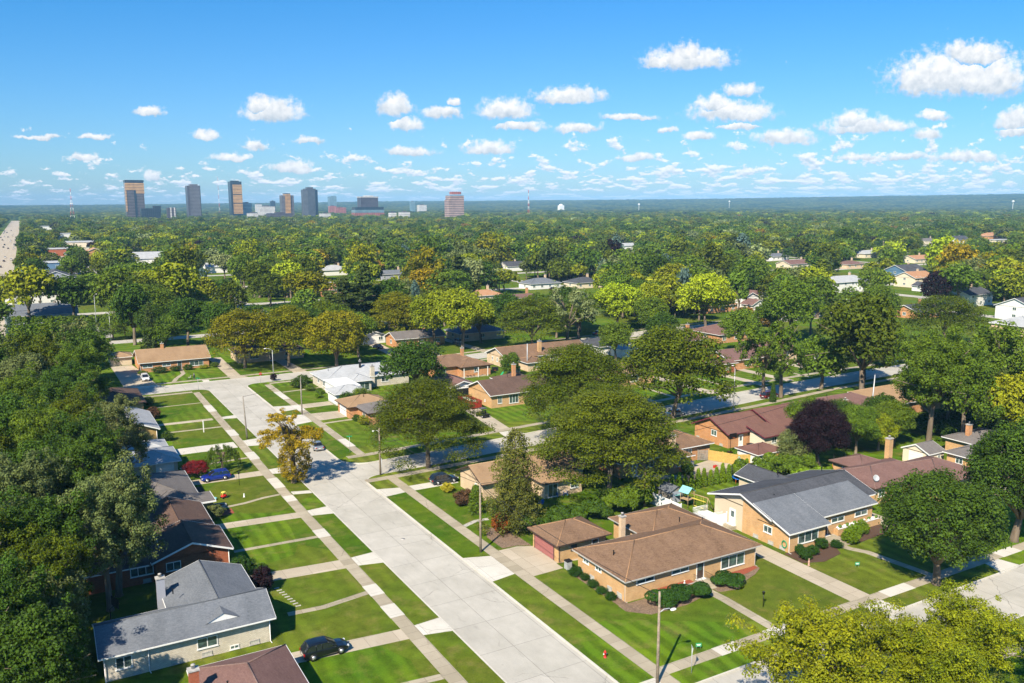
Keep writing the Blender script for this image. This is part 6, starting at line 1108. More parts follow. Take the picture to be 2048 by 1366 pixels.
# ------------------------------------------------------------------ vehicles
def loft(st, x_sym=True):
    """stations (x, [(y, z), ...]) mirrored across y=0 -> closed shell"""
    mb = MB(); n = len(st[0][1]); rows = []
    for x, pr in st: rows.append([(x, y, z) for y, z in pr] + [(x, -y, z) for y, z in pr[::-1]])
    vs = [p for r in rows for p in r]; m = 2 * n
    fs = [(i * m + k, (i + 1) * m + k, (i + 1) * m + (k + 1) % m, i * m + (k + 1) % m) for i in range(len(rows) - 1) for k in range(m)]
    fs += [tuple(range(m)), tuple((len(rows) - 1) * m + k for k in range(m))[::-1]]
    mb.add(vs, fs, False); return mb
def car(label, a, b, rz, paintm, kind='suv', group=None, z=KZ, name='parked_car', cat='car'):
    L, Wd, H = {'suv': (4.7, .93, 1.64), 'sedan': (4.75, .90, 1.44), 'van': (5.0, .98, 1.80)}[kind]; h2 = L / 2
    root = empty(name, (a, b, z), rz); tag(root, label, cat, group)
    zb, zs = (.30, .98) if kind != 'sedan' else (.24, .90); hood = zs - .02 if kind != 'sedan' else zs - .06
    def sec(w, z0, z1, top): return [(w * .86, z0), (w * .98, z0 + .12), (w, (z0 + z1) / 2), (w * .96, z1 - .06), (w * .86, z1), (0.001, z1 + top)]
    st = [(-h2, sec(Wd * .86, zb + .14, zs - .12, .01)), (-h2 + .12, sec(Wd * .95, zb, zs - .02, .02)), (-h2 + .7, sec(Wd, zb - .04, zs, .02)), (0, sec(Wd, zb - .05, zs - .01, .02)), (h2 - 1.35, sec(Wd, zb - .04, zs - .02, .03)), (h2 - .55, sec(Wd * .97, zb - .02, hood - .09, .05)), (h2 - .15, sec(Wd * .90, zb, hood - .24, .04)), (h2, sec(Wd * .78, zb + .12, hood - .38, .01))]
    loft(st).build('body', M[paintm], root, bevel=.03)
    # glasshouse
    r0, r1, f1, f0 = {'suv': (-h2 + .10, -h2 + .62, h2 - 2.25, h2 - 1.25), 'sedan': (-h2 + .75, -h2 + 1.55, h2 - 2.15, h2 - 1.30), 'van': (-h2 + .10, -h2 + .3, h2 - 1.9, h2 - .95)}[kind]
    def gs(w0, w1, z0, z1): return [(w0, z0), (w1, z1), (w1 * .6, z1 + .02), (0.001, z1 + .03)]
    wz = zs - .02; g = loft([(r0, gs(Wd * .86, Wd * .84, wz, wz + .03)), (r1, gs(Wd * .88, Wd * .74, wz, H - .07)), (f1, gs(Wd * .88, Wd * .74, wz, H - .06)), (f0, gs(Wd * .84, Wd * .82, wz, wz + .03))]); g.build('windows', M['carglass'], root)
    rf = loft([(r1 - .06, gs(Wd * .77, Wd * .72, H - .09, H - .03)), ((r1 + f1) / 2, gs(Wd * .78, Wd * .73, H - .07, H)), (f1 + .04, gs(Wd * .77, Wd * .72, H - .10, H - .04))]); rf.build('roof', M[paintm], root)
    pl = MB()
    for s in (-1, 1):
        for (x0, x1) in ((r0 + .03, r1), (f0 - .03, f1)): pl.tube([(x0, s * Wd * .855, wz + .03), (x1, s * Wd * .755, H - .06)], .045, 5)
        for fx in (.36, .68): xx = r1 + (f1 - r1) * fx; pl.tube([(xx, s * Wd * .885, wz), (xx, s * Wd * .755, H - .06)], .038, 5)
    pl.build('pillars', M[paintm if kind != 'sedan' else 'black'], root)
    if kind == 'suv':
        rk = MB()
        for s in (-1, 1): rk.tube([(r1 + .1, s * Wd * .66, H + .02), (r1 + .25, s * Wd * .66, H + .07), (f1 - .2, s * Wd * .66, H + .06), (f1 - .05, s * Wd * .66, H)], .02, 5)
        rk.build('roof_rail', M['black'], root)
    wr = .35 if kind != 'sedan' else .32
    for sx_ in (-1, 1):
        for s in (-1, 1):
            x = sx_ * (h2 - .92) + .03; y = s * (Wd - .10)
            t = MB(); t.lathe([(wr * .6, -.115), (wr * .95, -.115), (wr, -.07), (wr, .07), (wr * .95, .115), (wr * .6, .115)], x, y, wr, 18, 'y'); w_ = t.build('wheel', M['rubber'], root)
            t = MB(); t.lathe([(wr * .18, s * .10), (wr * .62, s * .085), (wr * .66, s * .125)], x, y, wr, 12, 'y'); 
            for q in range(5): an = q * 1.2566; t.tube([(x, y + s * .12, wr), (x + wr * .6 * math.cos(an), y + s * .12, wr + wr * .6 * math.sin(an))], .03, 4)
            t.build('rim', M['metal'], w_)
            ar = MB(); ar.lathe([(wr * 1.13, -.02), (wr * 1.13, .02)], x, s * (Wd - .012), wr + .01, 16, 'y'); ar.build('wheel_arch', M['black'], root)
    for s in (-1, 1):
        m = MB(); m.box(h2 - .28, h2 - .05, s * Wd * .72 - .14, s * Wd * .72 + .14, hood - .36, hood - .22); m.build('headlight', M['lamp_clear'], root)
        m = MB(); m.box(-h2 - .012, -h2 + .14, s * Wd * .76 - .13, s * Wd * .76 + .13, zs - .30, zs - .08); m.build('tail_light', M['lamp_red'], root)
        m = MB(); m.ball((f0 - .35, s * (Wd + .08), wz + .10), (.07, .11, .08), 8); m.build('mirror', M[paintm], root)
    m = MB(); m.box(h2 - .06, h2 + .012, -.32, .32, zb + .10, hood - .30); m.build('grille', M['black'], root)
    m = MB(); m.box(-h2 - .008, -h2 + .03, -.26, .26, zb + .30, zb + .42); m.build('number_plate', M['white'], root)
    return root
car('black sport utility car parked on the driveway near the bottom left', 23.0, 79.2, R(0), 'p_black', z=0.02)
car('blue crossover car beside the crimson shrub on the left row driveway', 24.2, 142.5, R(180), 'p_blue', z=.02)
car('dark slate sport utility car on the driveway by the peach gable house', 56.4, 122.1, R(0), 'p_slate', z=.02)
car('white crossover car on the ranch house driveway at top left', 24.2, 236.8, R(270), 'p_white', z=.02)
car('silver car at the kerb behind the gaunt golden tree', 44.3, 152.6, R(90), 'p_silver', 'sedan')
car('dark maroon van at the kerb below the open-branched trees', 149.1, 139.9, R(5), 'p_maroon', 'van', z=KZ)
car('pale teal-grey sedan on the side street behind a locust trunk', 118.8, 137.9, R(5), 'p_silver', 'sedan')
car('taupe sedan on the upper right driveway', 187.6, 163.6, R(-15), 'p_taupe', 'sedan', z=.02)
car('small red car glimpsed between two crowns near the centre', 171.8, 241.0, R(10), 'p_red', 'sedan')
car('dark blue car behind the mauve hip-roofed house at mid right', 231, 225.5, R(10), 'p_navy', 'sedan', z=0)
car('white car under the trees near the peach ranch house', 197.0, 167.2, R(80), 'p_white', 'suv', z=0)
car('navy car beside the open white garage', 94.5, 253, R(100), 'p_navy', 'sedan', z=.02)
car('silver car by the house right of the twin yellow-green trees', 120.8, 249, R(95), 'p_silver', 'suv', z=.02)
car('black car on the curved drive near the blue-grey roof', 243, 383, R(10), 'p_black', 'sedan', z=0)
car('white van beside the shops near the blue building', 38, 700, R(90), 'p_white', 'van', z=0)
rgc = random.Random(3)
base_cars = [car('dark car in the row of traffic on the big road at left', -18, 742, R(90), 'p_black', 'sedan', 'cars on the big road', KZ + .05, 'car'), car('white car in the row of traffic on the big road at left', -26, 760, R(270), 'p_white', 'suv', 'cars on the big road', KZ + .05, 'car')]
for k in range(34):
    src = base_cars[k % 2]; lane = rgc.choice([-31, -27, -22, -17, -12]); o = dup(src, (lane, rgc.uniform(520, 1900), KZ + .05), R(90) if lane > -21 else R(270)); o['label'] = src['label']
for k in range(8):
    o = dup(base_cars[k % 2], (2 + rgc.random() * 36, rgc.choice([648, 662, 724, 860, 1000]), 0.02), R(90)); o['label'] = ('dark' if k % 2 == 0 else 'white') + ' car on the shop parking lots beside the big road'; o['group'] = 'cars on the shop lots'
# dark utility buggy with open sides and roof canopy
r_ = empty('utility_buggy', (82.2, 157.6, .02), R(95)); tag(r_, 'black open-sided utility buggy parked beside the red dumpster', 'buggy')
m = MB(); m.prism([(-1.6, -.75), (1.5, -.75), (1.7, -.4), (1.7, .4), (1.5, .75), (-1.6, .75)], .35, .85); m.build('body', M['p_black'], r_, bevel=.05)
m = MB(); m.box(-.9, .75, -.7, .7, 1.85, 1.93); m.build('canopy', M['p_black'], r_)
m = MB(); [m.tube([(x * 1.0, s * .7, .8), (x * .85, s * .66, 1.88)], .035, 6) for x in (-1, .95) for s in (-1, 1)]; m.build('roll_cage', M['black'], r_)
for s in (-.35, .35): m = MB(); m.box(-.45, .1, s - .26, s + .26, .8, 1.0); m.box(-.55, -.42, s - .26, s + .26, .9, 1.5); m.build('seat', M['dark'], r_)
for x in (-1.1, 1.15):
    for s in (-.72, .72):
        m = MB(); m.lathe([(.2, -.12), (.33, -.12), (.33, .12), (.2, .12)], x, s, .33, 14, 'y'); w_ = m.build('wheel', M['rubber'], r_); m = MB(); m.lathe([(.05, -.13), (.19, -.13), (.19, .13), (.05, .13)], x, s, .33, 10, 'y'); m.build('rim', M['metal'], w_)
for s in (-.5, .5): m = MB(); m.box(1.6, 1.68, s - .12, s + .12, .62, .74); m.build('headlight', M['lamp_clear'], r_)
# dumpster
r_ = empty('dumpster', (84.4, 168.0, .02), R(92)); tag(r_, 'long rust-red roll-off dumpster beside the tan gable house', 'dumpster')
m = MB(); L_, W_, H_ = 3.4, 1.2, 1.7
m.box(-L_, L_, -W_, -W_ + .06, .3, H_); m.box(-L_, L_, W_ - .06, W_, .3, H_); m.box(-L_, -L_ + .06, -W_ + .06, W_ - .06, .3, H_); m.box(L_ - .06, L_, -W_ + .06, W_ - .06, .3, H_); m.box(-L_, L_, -W_, W_, .22, .3); m.build('bin', M['rustred'], r_)
m = MB()
for i in range(9): x = -L_ + .2 + i * .8; m.box(x - .05, x + .05, -W_ - .08, -W_ - .002, .25, H_); m.box(x - .05, x + .05, W_ + .002, W_ + .08, .25, H_)
for y in (-.8, 0, .8): m.box(L_ + .002, L_ + .08, y - .05, y + .05, .25, H_); m.box(-L_ - .08, -L_ - .002, y - .05, y + .05, .25, H_)
m.box(-L_ - .09, L_ + .09, -W_ - .1, -W_ - .01, H_ - .05, H_ + .06); m.box(-L_ - .09, L_ + .09, W_ + .01, W_ + .1, H_ - .05, H_ + .06); m.build('ribs', M['rustred'], r_)
for x in (-2.8, 2.8):
    for y in (-.8, .8): m = MB(); m.lathe([(.05, -.08), (.14, -.08), (.14, .08), (.05, .08)], x, y, .14, 10, 'y'); m.build('wheel', M['dark'], r_)
m = MB(); [m.ball((rgc.uniform(-2.8, 2.8), rgc.uniform(-.8, .8), 1.2 + rgc.uniform(-.1, .25)), (.5, .35, .22), 6) for _ in range(26)]; m.build('rubble', M['stone'], r_)
# ------------------------------------------------------------------ poles, lamps, wires
def pole(label, a, b, h, lean=(0, 0), arm=None, cross=False, m_='wood_pole', cat='utility pole', trans=False, r=.14):
    root = empty('utility_pole', (a, b, 0)); tag(root, label, cat, 'utility poles'); m = MB(); m.tube([(0, 0, -.1), (lean[0] * .5, lean[1] * .5, h / 2), (lean[0], lean[1], h)], [r * 1.15, r, r * .72], 10); m.build('shaft', M[m_], root)
    if arm:
        an, z, ln = arm; m = MB(); dx, dy = math.cos(an), math.sin(an); m.tube([(0, 0, z - .15), (dx * ln * .4, dy * ln * .4, z + .12), (dx * ln * .85, dy * ln * .85, z + .08), (dx * ln, dy * ln, z - .05)], .045, 6); o = m.build('lamp_arm', M['galv'], root)
        m = MB(); m.ball((dx * (ln + .25), dy * (ln + .25), z - .12), (.36 if abs(dx) > .5 else .2, .36 if abs(dy) > .5 else .2, .11), 10); m.build('lamp_head', M['white'], o)
    if cross:
        m = MB(); m.box(-1.2, 1.2, -.06, .06, h - .8, h - .66); m.box(-.9, .9, -.05, .05, h - 1.7, h - 1.58); o = m.build('crossarm', M['wood_pole'], root)
        for x in (-1.05, -.5, .5, 1.05): m = MB(); m.lathe([(.05, h - .66), (.07, h - .6), (.05, h - .5)], x, 0, 0, 8); m.build('insulator', M['stone'], o)
    if trans: m = MB(); m.lathe([(.2, h - 2.6), (.26, h - 2.5), (.26, h - 1.7), (.2, h - 1.6)], .42, 0, 0, 12); m.build('transformer', M['galv'], root)
    return root
pole('wooden lamp pole at the bottom edge beside the corner lawn', 48.75, 58.1, 9.3, arm=(R(-5), 7.3, 1.35)); pole('plain wooden pole on the verge below the spruce', 48.55, 94.0, 9.4); pole('wooden lamp pole at the crossroads corner', 48.8, 131.0, 8.2, arm=(R(120), 7.6, 1.0), m_='wood_pole')
pole('leaning dark pole on the left verge beside the golden tree', 34.4, 165.3, 8.6, (-.35, .1), m_='fence_grey'); pole('dark pole on the right pavement behind the golden tree', 49.25, 179.4, 8.4, m_='fence_grey'); pole('dark wooden pole with transformer beside the hedge and shed', 77.6, 96.5, 10.5, trans=True, m_='wood_dark'); pole('slanting bleached pole behind the purple tree', 150.0, 112.9, 9.8, (.9, .3), m_='galv')
pole('tall pole with crossarms above the tree line at far right', 622.6, 467.3, 14, cross=True, r=.25); pole('crossarmed pole behind the trees at left', 27.8, 326, 12.5, cross=True, r=.2); pole('second crossarmed pole behind the trees at left', 32, 345, 14, cross=True, r=.2); pole('slim pole standing above the golden locusts', 100.7, 387.5, 12, cross=False, r=.18); pole('pole by the brick shops at left', 46, 640, 13, cross=True, r=.22); pole('pole in front of the long brown gable roof', 116.4, 196.5, 7.6, m_='galv')
def street_lamp(label, a, b, h, an, ln=1.6):
    root = empty('street_lamp', (a, b, 0)); tag(root, label, 'street lamp', 'metal street lamps'); m = MB(); m.tube([(0, 0, -.1), (0, 0, h)], [.10, .06], 8); m.lathe([(.2, -.05), (.2, .06), (.12, .12)], n=10); m.build('shaft', M['galv'], root)
    m = MB(); dx, dy = math.cos(an), math.sin(an); m.tube([(0, 0, h - .1), (dx * ln * .5, dy * ln * .5, h + .35), (dx * ln, dy * ln, h + .4)], .04, 6); o = m.build('lamp_arm', M['galv'], root); m = MB(); m.ball((dx * (ln + .3), dy * (ln + .3), h + .37), (.38, .25, .1), 10); m.build('lamp_head', M['white'], o)
street_lamp('grey steel street lamp across from the stop sign', 54.7, 225.6, 7.0, R(150)); street_lamp('white steel street lamp on the side street verge', 133.8, 135.9, 9.0, R(60)); street_lamp('white street lamp beside the lot at left', 22.5, 315.8, 9.0, R(120)); street_lamp('tall grey street lamp in the trees at left', 20.5, 352, 12, R(60)); street_lamp('curved-arm street lamp by the bright lawn far right', 381, 262, 9, R(120), 3)
def wire(pts, sag, r=.03, label=None):
    m = MB(); P = []
    for i in range(13): t = i / 12; p = Vector(pts[0]).lerp(Vector(pts[1]), t); p.z -= sag * 4 * t * (1 - t); P.append(p)
    m.tube(P, r, 4); o = m.build('wire', M['dark']); tag(o, label, 'wire', 'overhead wires')
wire([(34.05, 165.4, 8.5), (49.25, 179.4, 8.2)], .4, label='wire spanning the main street between two dark poles'); wire([(48.55, 94, 9.2), (55.4, 92, 2.7)], .4, label='service wire dropping to the pink-door garage'); wire([(48.6, 94, 9.2), (57.4, 114.5, 4)], .4, label='service wire dropping to the peach gable house'); wire([(48.55, 94, 9.3), (77.6, 96.5, 10)], .7, label='long wire from the verge pole to the transformer pole')
wire([(48.75, 58.1, 8.9), (48.55, 94, 9.3)], .8, label='wire along the main street verge, lower span'); wire([(48.55, 94, 9.3), (48.8, 131, 8.0)], .8, label='wire along the main street verge, middle span'); wire([(48.8, 131, 8.0), (49.25, 179.4, 8.2)], .8, label='wire along the main street verge, upper span'); wire([(-30, 322, 10.8), (28, 326, 11.8)], .5, .05, 'pale wire above the open lawn at left'); wire([(28, 326, 11.8), (140, 340, 12)], 1.2, .05, 'wire crossing the treetops left of centre'); wire([(77.6, 96.5, 10.2), (150, 113, 9.8)], 1.0, label='wire from the transformer pole to the slanting pole')
# ------------------------------------------------------------------ signs
def text_obj(s, size, mt, parent, loc, rot, name='lettering'):
    cu = bpy.data.curves.new(name, 'FONT'); cu.body = s; cu.size = size; cu.extrude = .004; cu.align_x = 'CENTER'; cu.align_y = 'CENTER'; cu.materials.append(M[mt]); o = bpy.data.objects.new(name, cu); COL.objects.link(o); bpy.context.view_layer.update(); me = bpy.data.meshes.new_from_object(o.evaluated_get(bpy.context.evaluated_depsgraph_get())); q = bpy.data.objects.new(name, me); COL.objects.link(q); q.parent = parent; q.location = loc; q.rotation_euler = rot; bpy.data.objects.remove(o); return q
r_ = empty('stop_sign', (49.3, 216.9, 0), R(0)); tag(r_, 'red octagonal stop sign at the far end of the main street', 'stop sign'); m = MB(); m.tube([(0, 0, 0), (0, 0, 2.9)], .035, 6); m.build('post', M['galv'], r_)
m = MB(); oc = [(.40 * math.cos(R(22.5 + 45 * i)), .40 * math.sin(R(22.5 + 45 * i))) for i in range(8)]; m.add([(x, -.05, 2.6 + z) for x, z in oc] + [(x, -.035, 2.6 + z) for x, z in oc], [tuple(range(8)), tuple(range(8, 16))[::-1]] + [(i, 8 + i, 8 + (i + 1) % 8, (i + 1) % 8) for i in range(8)]); p_ = m.build('plate', M['red'], r_); text_obj('STOP', .27, 'white', p_, (0, -.056, 2.6), (R(90), 0, 0))
def name_sign(label, a, b, h=2.9):
    root = empty('street_name_sign', (a, b, 0), R(-20)); tag(root, label, 'street sign', 'green street name signs'); m = MB(); m.tube([(0, 0, 0), (0, 0, h)], .035, 6); m.build('post', M['galv'], root); m = MB(); m.box(-.5, .5, -.012, .012, h, h + .22); m.build('name_blade', M['green'], root); m = MB(); m.box(-.012, .012, -.5, .5, h + .24, h + .46); m.build('name_blade', M['green'], root)
name_sign('green street name sign at the crossroads corner lawn', 48.8, 146.6); name_sign('green street name sign at the far crossing, left pavement', 34.1, 216.9)
r_ = empty('road_sign', (52.8, 55.9 + 2.0, 0), R(65)); tag(r_, 'triangular road sign seen edge-on beside the corner pavement', 'road sign'); m = MB(); m.tube([(0, 0, -.1), (0, 0, 2.6)], .035, 6); m.build('post', M['galv'], r_); m = MB(); m.add([(-.42, -.03, 2.75), (.42, -.03, 2.75), (0, -.03, 2.0), (-.42, -.02, 2.75), (.42, -.02, 2.75), (0, -.02, 2.0)], [(0, 2, 1), (3, 4, 5), (0, 1, 4, 3), (1, 2, 5, 4), (2, 0, 3, 5)]); m.build('plate', M['galv'], r_)
r_ = empty('marker_post', (49.4, 131.9, 0)); tag(r_, 'thin sign post beside the crossroads lamp pole', 'sign post'); m = MB(); m.tube([(0, 0, 0), (0, 0, 2.6)], .04, 6); m.build('post', M['galv'], r_); m = MB(); m.box(-.02, .02, -.22, .22, 1.9, 2.6); m.build('plate', M['galv'], r_)
def lawn_sign(label, a, b):
    root = empty('lawn_sign', (a, b, 0), R(-25)); tag(root, label, 'lawn sign', 'green lawn signs'); m = MB(); m.box(-.3, .3, -.01, .01, .3, .7); m.build('panel', M['green'], root); m = MB(); [m.tube([(x, 0, 0), (x, 0, .32)], .012, 4) for x in (-.2, .2)]; m.build('stake', M['metal'], root); m = MB(); m.box(-.22, .22, -.016, -.011, .5, .58); m.box(-.16, .16, -.016, -.011, .4, .45); m.build('white_line', M['white'], root)
lawn_sign('small green and white lawn sign on the lawn left of the round street tree', 87.1, 66.1); lawn_sign('small green and white lawn sign at the bottom by the corner pavement', 56.4, 60.9)
r_ = empty('fire_hydrant', (47.2, 64.4, 0)); tag(r_, 'red fire hydrant on the verge near the bottom edge', 'fire hydrant'); m = MB(); m.lathe([(.17, 0), (.17, .06), (.12, .08), (.12, .5), (.16, .52), (.16, .57), (.12, .66), (.05, .74), (.05, .8)], n=12); m.build('barrel', M['red'], r_)
for an in (0, 90, 180): m = MB(); d_ = Vector((math.cos(R(an)), math.sin(R(an)), 0)); m.tube([d_ * .1 + Vector((0, 0, .4)), d_ * .22 + Vector((0, 0, .4))], .06, 8); m.build('outlet', M['white'], r_)
def post_lamp(label, a, b, h=1.9):
    root = empty('garden_lamp', (a, b, 0)); tag(root, label, 'garden lamp', 'black post lamps'); m = MB(); m.tube([(0, 0, 0), (0, 0, h)], .04, 6); m.build('post', M['black'], root); m = MB(); m.lathe([(.06, h), (.13, h + .05), (.16, h + .3), (.19, h + .32), (.03, h + .45)], n=8); m.build('lantern', M['black'], root)
post_lamp('black post lamp on the lawn right of the front walk', 69.0, 64.3, 1.5); post_lamp('black post lamp on the lawn below the blue car', 27.0, 137.6); post_lamp('black post lamp near the pavement on the far side street', 62.5, 128.0 - 2.5)
r_ = empty('garden_post', (28.0, 175.0, 0)); tag(r_, 'white square post with finial on the left row lawn', 'garden post'); m = MB(); m.box(-.09, .09, -.09, .09, 0, 2.2); m.build('post', M['white'], r_); m = MB(); m.lathe([(.14, 2.2), (.16, 2.26), (.05, 2.4)], n=8); m.build('finial', M['white'], r_)
# ------------------------------------------------------------------ person walking with a pushchair by the cross street
import bpy as _b
def person(label, a, b, rz, shirt, h=1.72):
    root = empty('person', (a, b, .02), rz); tag(root, label, 'person'); J = {'pel': (0, 0, .95), 'sp': (0, 0, 1.2), 'ch': (0, .02, 1.38), 'nk': (0, .02, 1.5), 'hd': (0, .04, 1.62), 'tp': (0, .03, 1.72), 'lh': (-.09, 0, .9), 'lk': (-.1, .16, .5), 'la': (-.1, .12, .08), 'lf': (-.1, .26, .03), 'rh': (.09, 0, .9), 'rk': (.1, .02, .5), 'ra': (.1, -.2, .1), 'rf': (.1, -.08, .03), 'ls': (-.19, .02, 1.4), 'le': (-.24, .08, 1.13), 'lw': (-.2, .3, 1.02), 'lx': (-.19, .37, 1.01), 'rs': (.19, .02, 1.4), 're': (.24, .08, 1.13), 'rw': (.2, .3, 1.02), 'rx': (.19, .37, 1.01)}
    E_ = [('pel', 'sp'), ('sp', 'ch'), ('ch', 'nk'), ('nk', 'hd'), ('hd', 'tp'), ('pel', 'lh'), ('lh', 'lk'), ('lk', 'la'), ('la', 'lf'), ('pel', 'rh'), ('rh', 'rk'), ('rk', 'ra'), ('ra', 'rf'), ('ch', 'ls'), ('ls', 'le'), ('le', 'lw'), ('lw', 'lx'), ('ch', 'rs'), ('rs', 're'), ('re', 'rw'), ('rw', 'rx')]
    RD = {'pel': .14, 'sp': .13, 'ch': .15, 'nk': .055, 'hd': .10, 'tp': .07, 'lh': .1, 'rh': .1, 'lk': .06, 'rk': .06, 'la': .04, 'ra': .04, 'lf': .035, 'rf': .035, 'ls': .06, 'rs': .06, 'le': .042, 're': .042, 'lw': .03, 'rw': .03, 'lx': .028, 'rx': .028}
    def skin(nm, keys, sc, mt):
        ks = [k for k in J if k in keys]; me = bpy.data.meshes.new(nm); me.from_pydata([J[k] for k in ks], [(ks.index(p), ks.index(q)) for p, q in E_ if p in ks and q in ks], []); o = bpy.data.objects.new(nm, me); COL.objects.link(o); o.parent = root; sk = o.modifiers.new('s', 'SKIN'); 
        for i, k in enumerate(ks): me.skin_vertices[0].data[i].radius = (RD[k] * sc, RD[k] * sc)
        me.skin_vertices[0].data[0].use_root = True; sub = o.modifiers.new('u', 'SUBSURF'); sub.levels = sub.render_levels = 1; me.materials.append(M[mt]); return o
    b0 = bpy.data.meshes.new('x')
    def prep(): pass
    try:
        skin('body', list(J), 1.0, 'skin')
        skin('shirt', ['sp', 'ch', 'ls', 'le', 'rs', 're', 'pel'], 1.12, shirt); skin('trousers', ['pel', 'lh', 'lk', 'la', 'rh', 'rk', 'ra'], 1.15, 'jeans')
    except Exception as ex: print('skin fallback', ex)
    m = MB(); m.ball((0, .015, 1.68), (.108, .115, .09), 10); m.build('hair', M['brown'], root); return root
def add_skin_layer(me):
    if not me.skin_vertices:
        o = bpy.data.objects.new('tmp', me); COL.objects.link(o); o.modifiers.new('s', 'SKIN'); bpy.data.objects.remove(o)
person('person in a blue shirt walking behind a pushchair by the far pavement', 35.6, 231.9, R(70), 'blue')
r_ = empty('pushchair', (34.5, 232.3, .02), R(70)); tag(r_, 'light pushchair pushed along the far pavement', 'pushchair'); m = MB(); m.box(-.22, .22, -.3, .3, .45, .55); m.box(-.22, .22, -.32, -.24, .5, 1.0); m.build('seat', M['stone'], r_); m = MB(); [m.tube([(s * .24, .35, .1), (s * .24, -.5, 1.0)], .02, 5) for s in (-1, 1)]; m.tube([(-.24, -.5, 1.0), (.24, -.5, 1.0)], .02, 5); m.build('chassis', M['galv'], r_)
for x in (-.24, .24):
    for y in (-.3, .35): m = MB(); m.lathe([(.03, -.02), (.12, -.02), (.12, .02), (.03, .02)], 0, 0, 0, 10, 'y'); o = m.build('wheel', M['rubber'], r_); o.rotation_euler = (0, 0, R(90)); o.location = (x, y, .12)
# ------------------------------------------------------------------ fences
def fence(label, p0, p1, h, mt, name='fence', boards=.15, post=2.4, solid=True, group=None):
    d_ = Vector((p1[0] - p0[0], p1[1] - p0[1])); L_ = d_.length; root = empty(name, (p0[0], p0[1], 0), math.atan2(d_.y, d_.x)); tag(root, label, 'fence', group); m = MB(); x = 0; k = 0
    while x < L_ - .01:
        w_ = min(boards, L_ - x); m.box(x + .006, x + w_ - .006, -.012 + .004 * (k % 2), .012 + .004 * (k % 2), .05, h - (.02 * (k % 2))); x += w_; k += 1
    m.box(0, L_, .02, .06, .3, .4); m.box(0, L_, .02, .06, h - .4, h - .3); m.build('board_panel', M[mt], root); n_ = max(1, round(L_ / post))
    for i in range(n_ + 1): m = MB(); x = L_ * i / n_; m.box(x - .06, x + .06, -.03, .09, 0, h + .12); m.add([(x - .08, -.05, h + .12), (x + .08, -.05, h + .12), (x + .08, .11, h + .12), (x - .08, .11, h + .12), (x, .03, h + .2)], [(0, 1, 4), (1, 2, 4), (2, 3, 4), (3, 0, 4)]); m.build('post', M[mt], root)
    return root
fence('white vinyl fence beside the shed behind the corner house', (79.4, 97.4), (79.6, 90.6), 1.9, 'vinyl'); fence('white vinyl fence between the corner house and the beige gable wall', (77.4, 84.8), (83.0, 84.8), 1.9, 'vinyl'); fence('yellow cedar board fence beside the patio', (102.3, 109.6), (104.6, 104.9), 1.9, 'fence_yellow'); fence('longer yellow cedar fence run towards the purple tree', (104.6, 104.9), (113.5, 100.6), 1.9, 'fence_yellow')
fence('weathered grey board fence behind the row of evergreens', (80.0, 100.1), (104.5, 100.5), 1.8, 'fence_grey'); fence('white lattice screen behind the dark roof', (97.8, 96.0), (100.4, 96.4), 2.8, 'vinyl', boards=.3)
r_ = empty('side_gate', (100.6, 110.4, 0), R(-35)); tag(r_, 'grey wooden gate between brick wall and yellow fence', 'gate'); m = MB(); [m.box(x, x + .1, -.02, .02, .05, 1.9) for x in np.arange(0, 1.6, .14)]; m.build('slats', M['fence_grey'], r_); m = MB(); m.box(-.1, 0, -.05, .05, 0, 2.0); m.box(1.6, 1.7, -.05, .05, 0, 2.0); m.build('gate_post', M['fence_grey'], r_)
# shed
r_ = empty('garden_shed', (83.0, 96.8, 0)); tag(r_, 'small grey garden shed with double doors and slate blue roof', 'shed'); m = MB(); m.box(-1.4, 1.4, -1.3, 1.3, 0, 1.95); m.add([(-1.4, -1.3, 1.95), (1.4, -1.3, 1.95), (0, -1.3, 2.6), (-1.4, 1.3, 1.95), (1.4, 1.3, 1.95), (0, 1.3, 2.6)], [(0, 1, 2), (3, 5, 4)]); m.build('wall', M['fence_grey'], r_)
m = MB(); [m.add([(s * 1.6, -1.5, 1.86), (s * 1.6, 1.5, 1.86), (0, 1.5, 2.66), (0, -1.5, 2.66), (s * 1.6, -1.5, 1.80), (s * 1.6, 1.5, 1.80), (0, 1.5, 2.60), (0, -1.5, 2.60)], [(0, 1, 2, 3), (4, 7, 6, 5), (0, 4, 5, 1), (0, 3, 7, 4), (1, 5, 6, 2)]) for s in (-1, 1)]; m.build('roof', M['r_grey'], r_)
for s in (-1, 1): m = MB(); m.box(min(s * .03, s * .85), max(s * .03, s * .85), -1.34, -1.302, .05, 1.85); m.build('door', M['s_grey'], r_)
# playset
r_ = empty('playset', (83.4, 93.6, 0), R(-80)); tag(r_, 'wooden play tower with teal roofs and a yellow swing beam', 'playset'); m = MB()
for x in (-.7, .7):
    for y in (-.7, .7): m.tube([(x, y, 0), (x, y, 2.5)], .05, 5)
m.tube([(.7, 0, 2.25), (3.8, 0, 2.25)], .07, 6)
for s in (-1, 1): m.tube([(3.8, 0, 2.25), (4.2, s * 1.1, 0)], .05, 5)
m.box(-.75, .75, -.75, .75, 1.2, 1.28); m.build('frame', M['cedar'], r_)
m = MB(); [m.add([(-.9, s * .95, 2.35), (.9, s * .95, 2.35), (.9, 0, 3.1), (-.9, 0, 3.1), (-.9, s * .95, 2.30), (.9, s * .95, 2.30), (.9, 0, 3.05), (-.9, 0, 3.05)], [(0, 1, 2, 3), (4, 7, 6, 5), (0, 4, 5, 1), (0, 3, 7, 4), (1, 5, 6, 2)]) for s in (-1, 1)]; m.build('roof', M['teal'], r_)
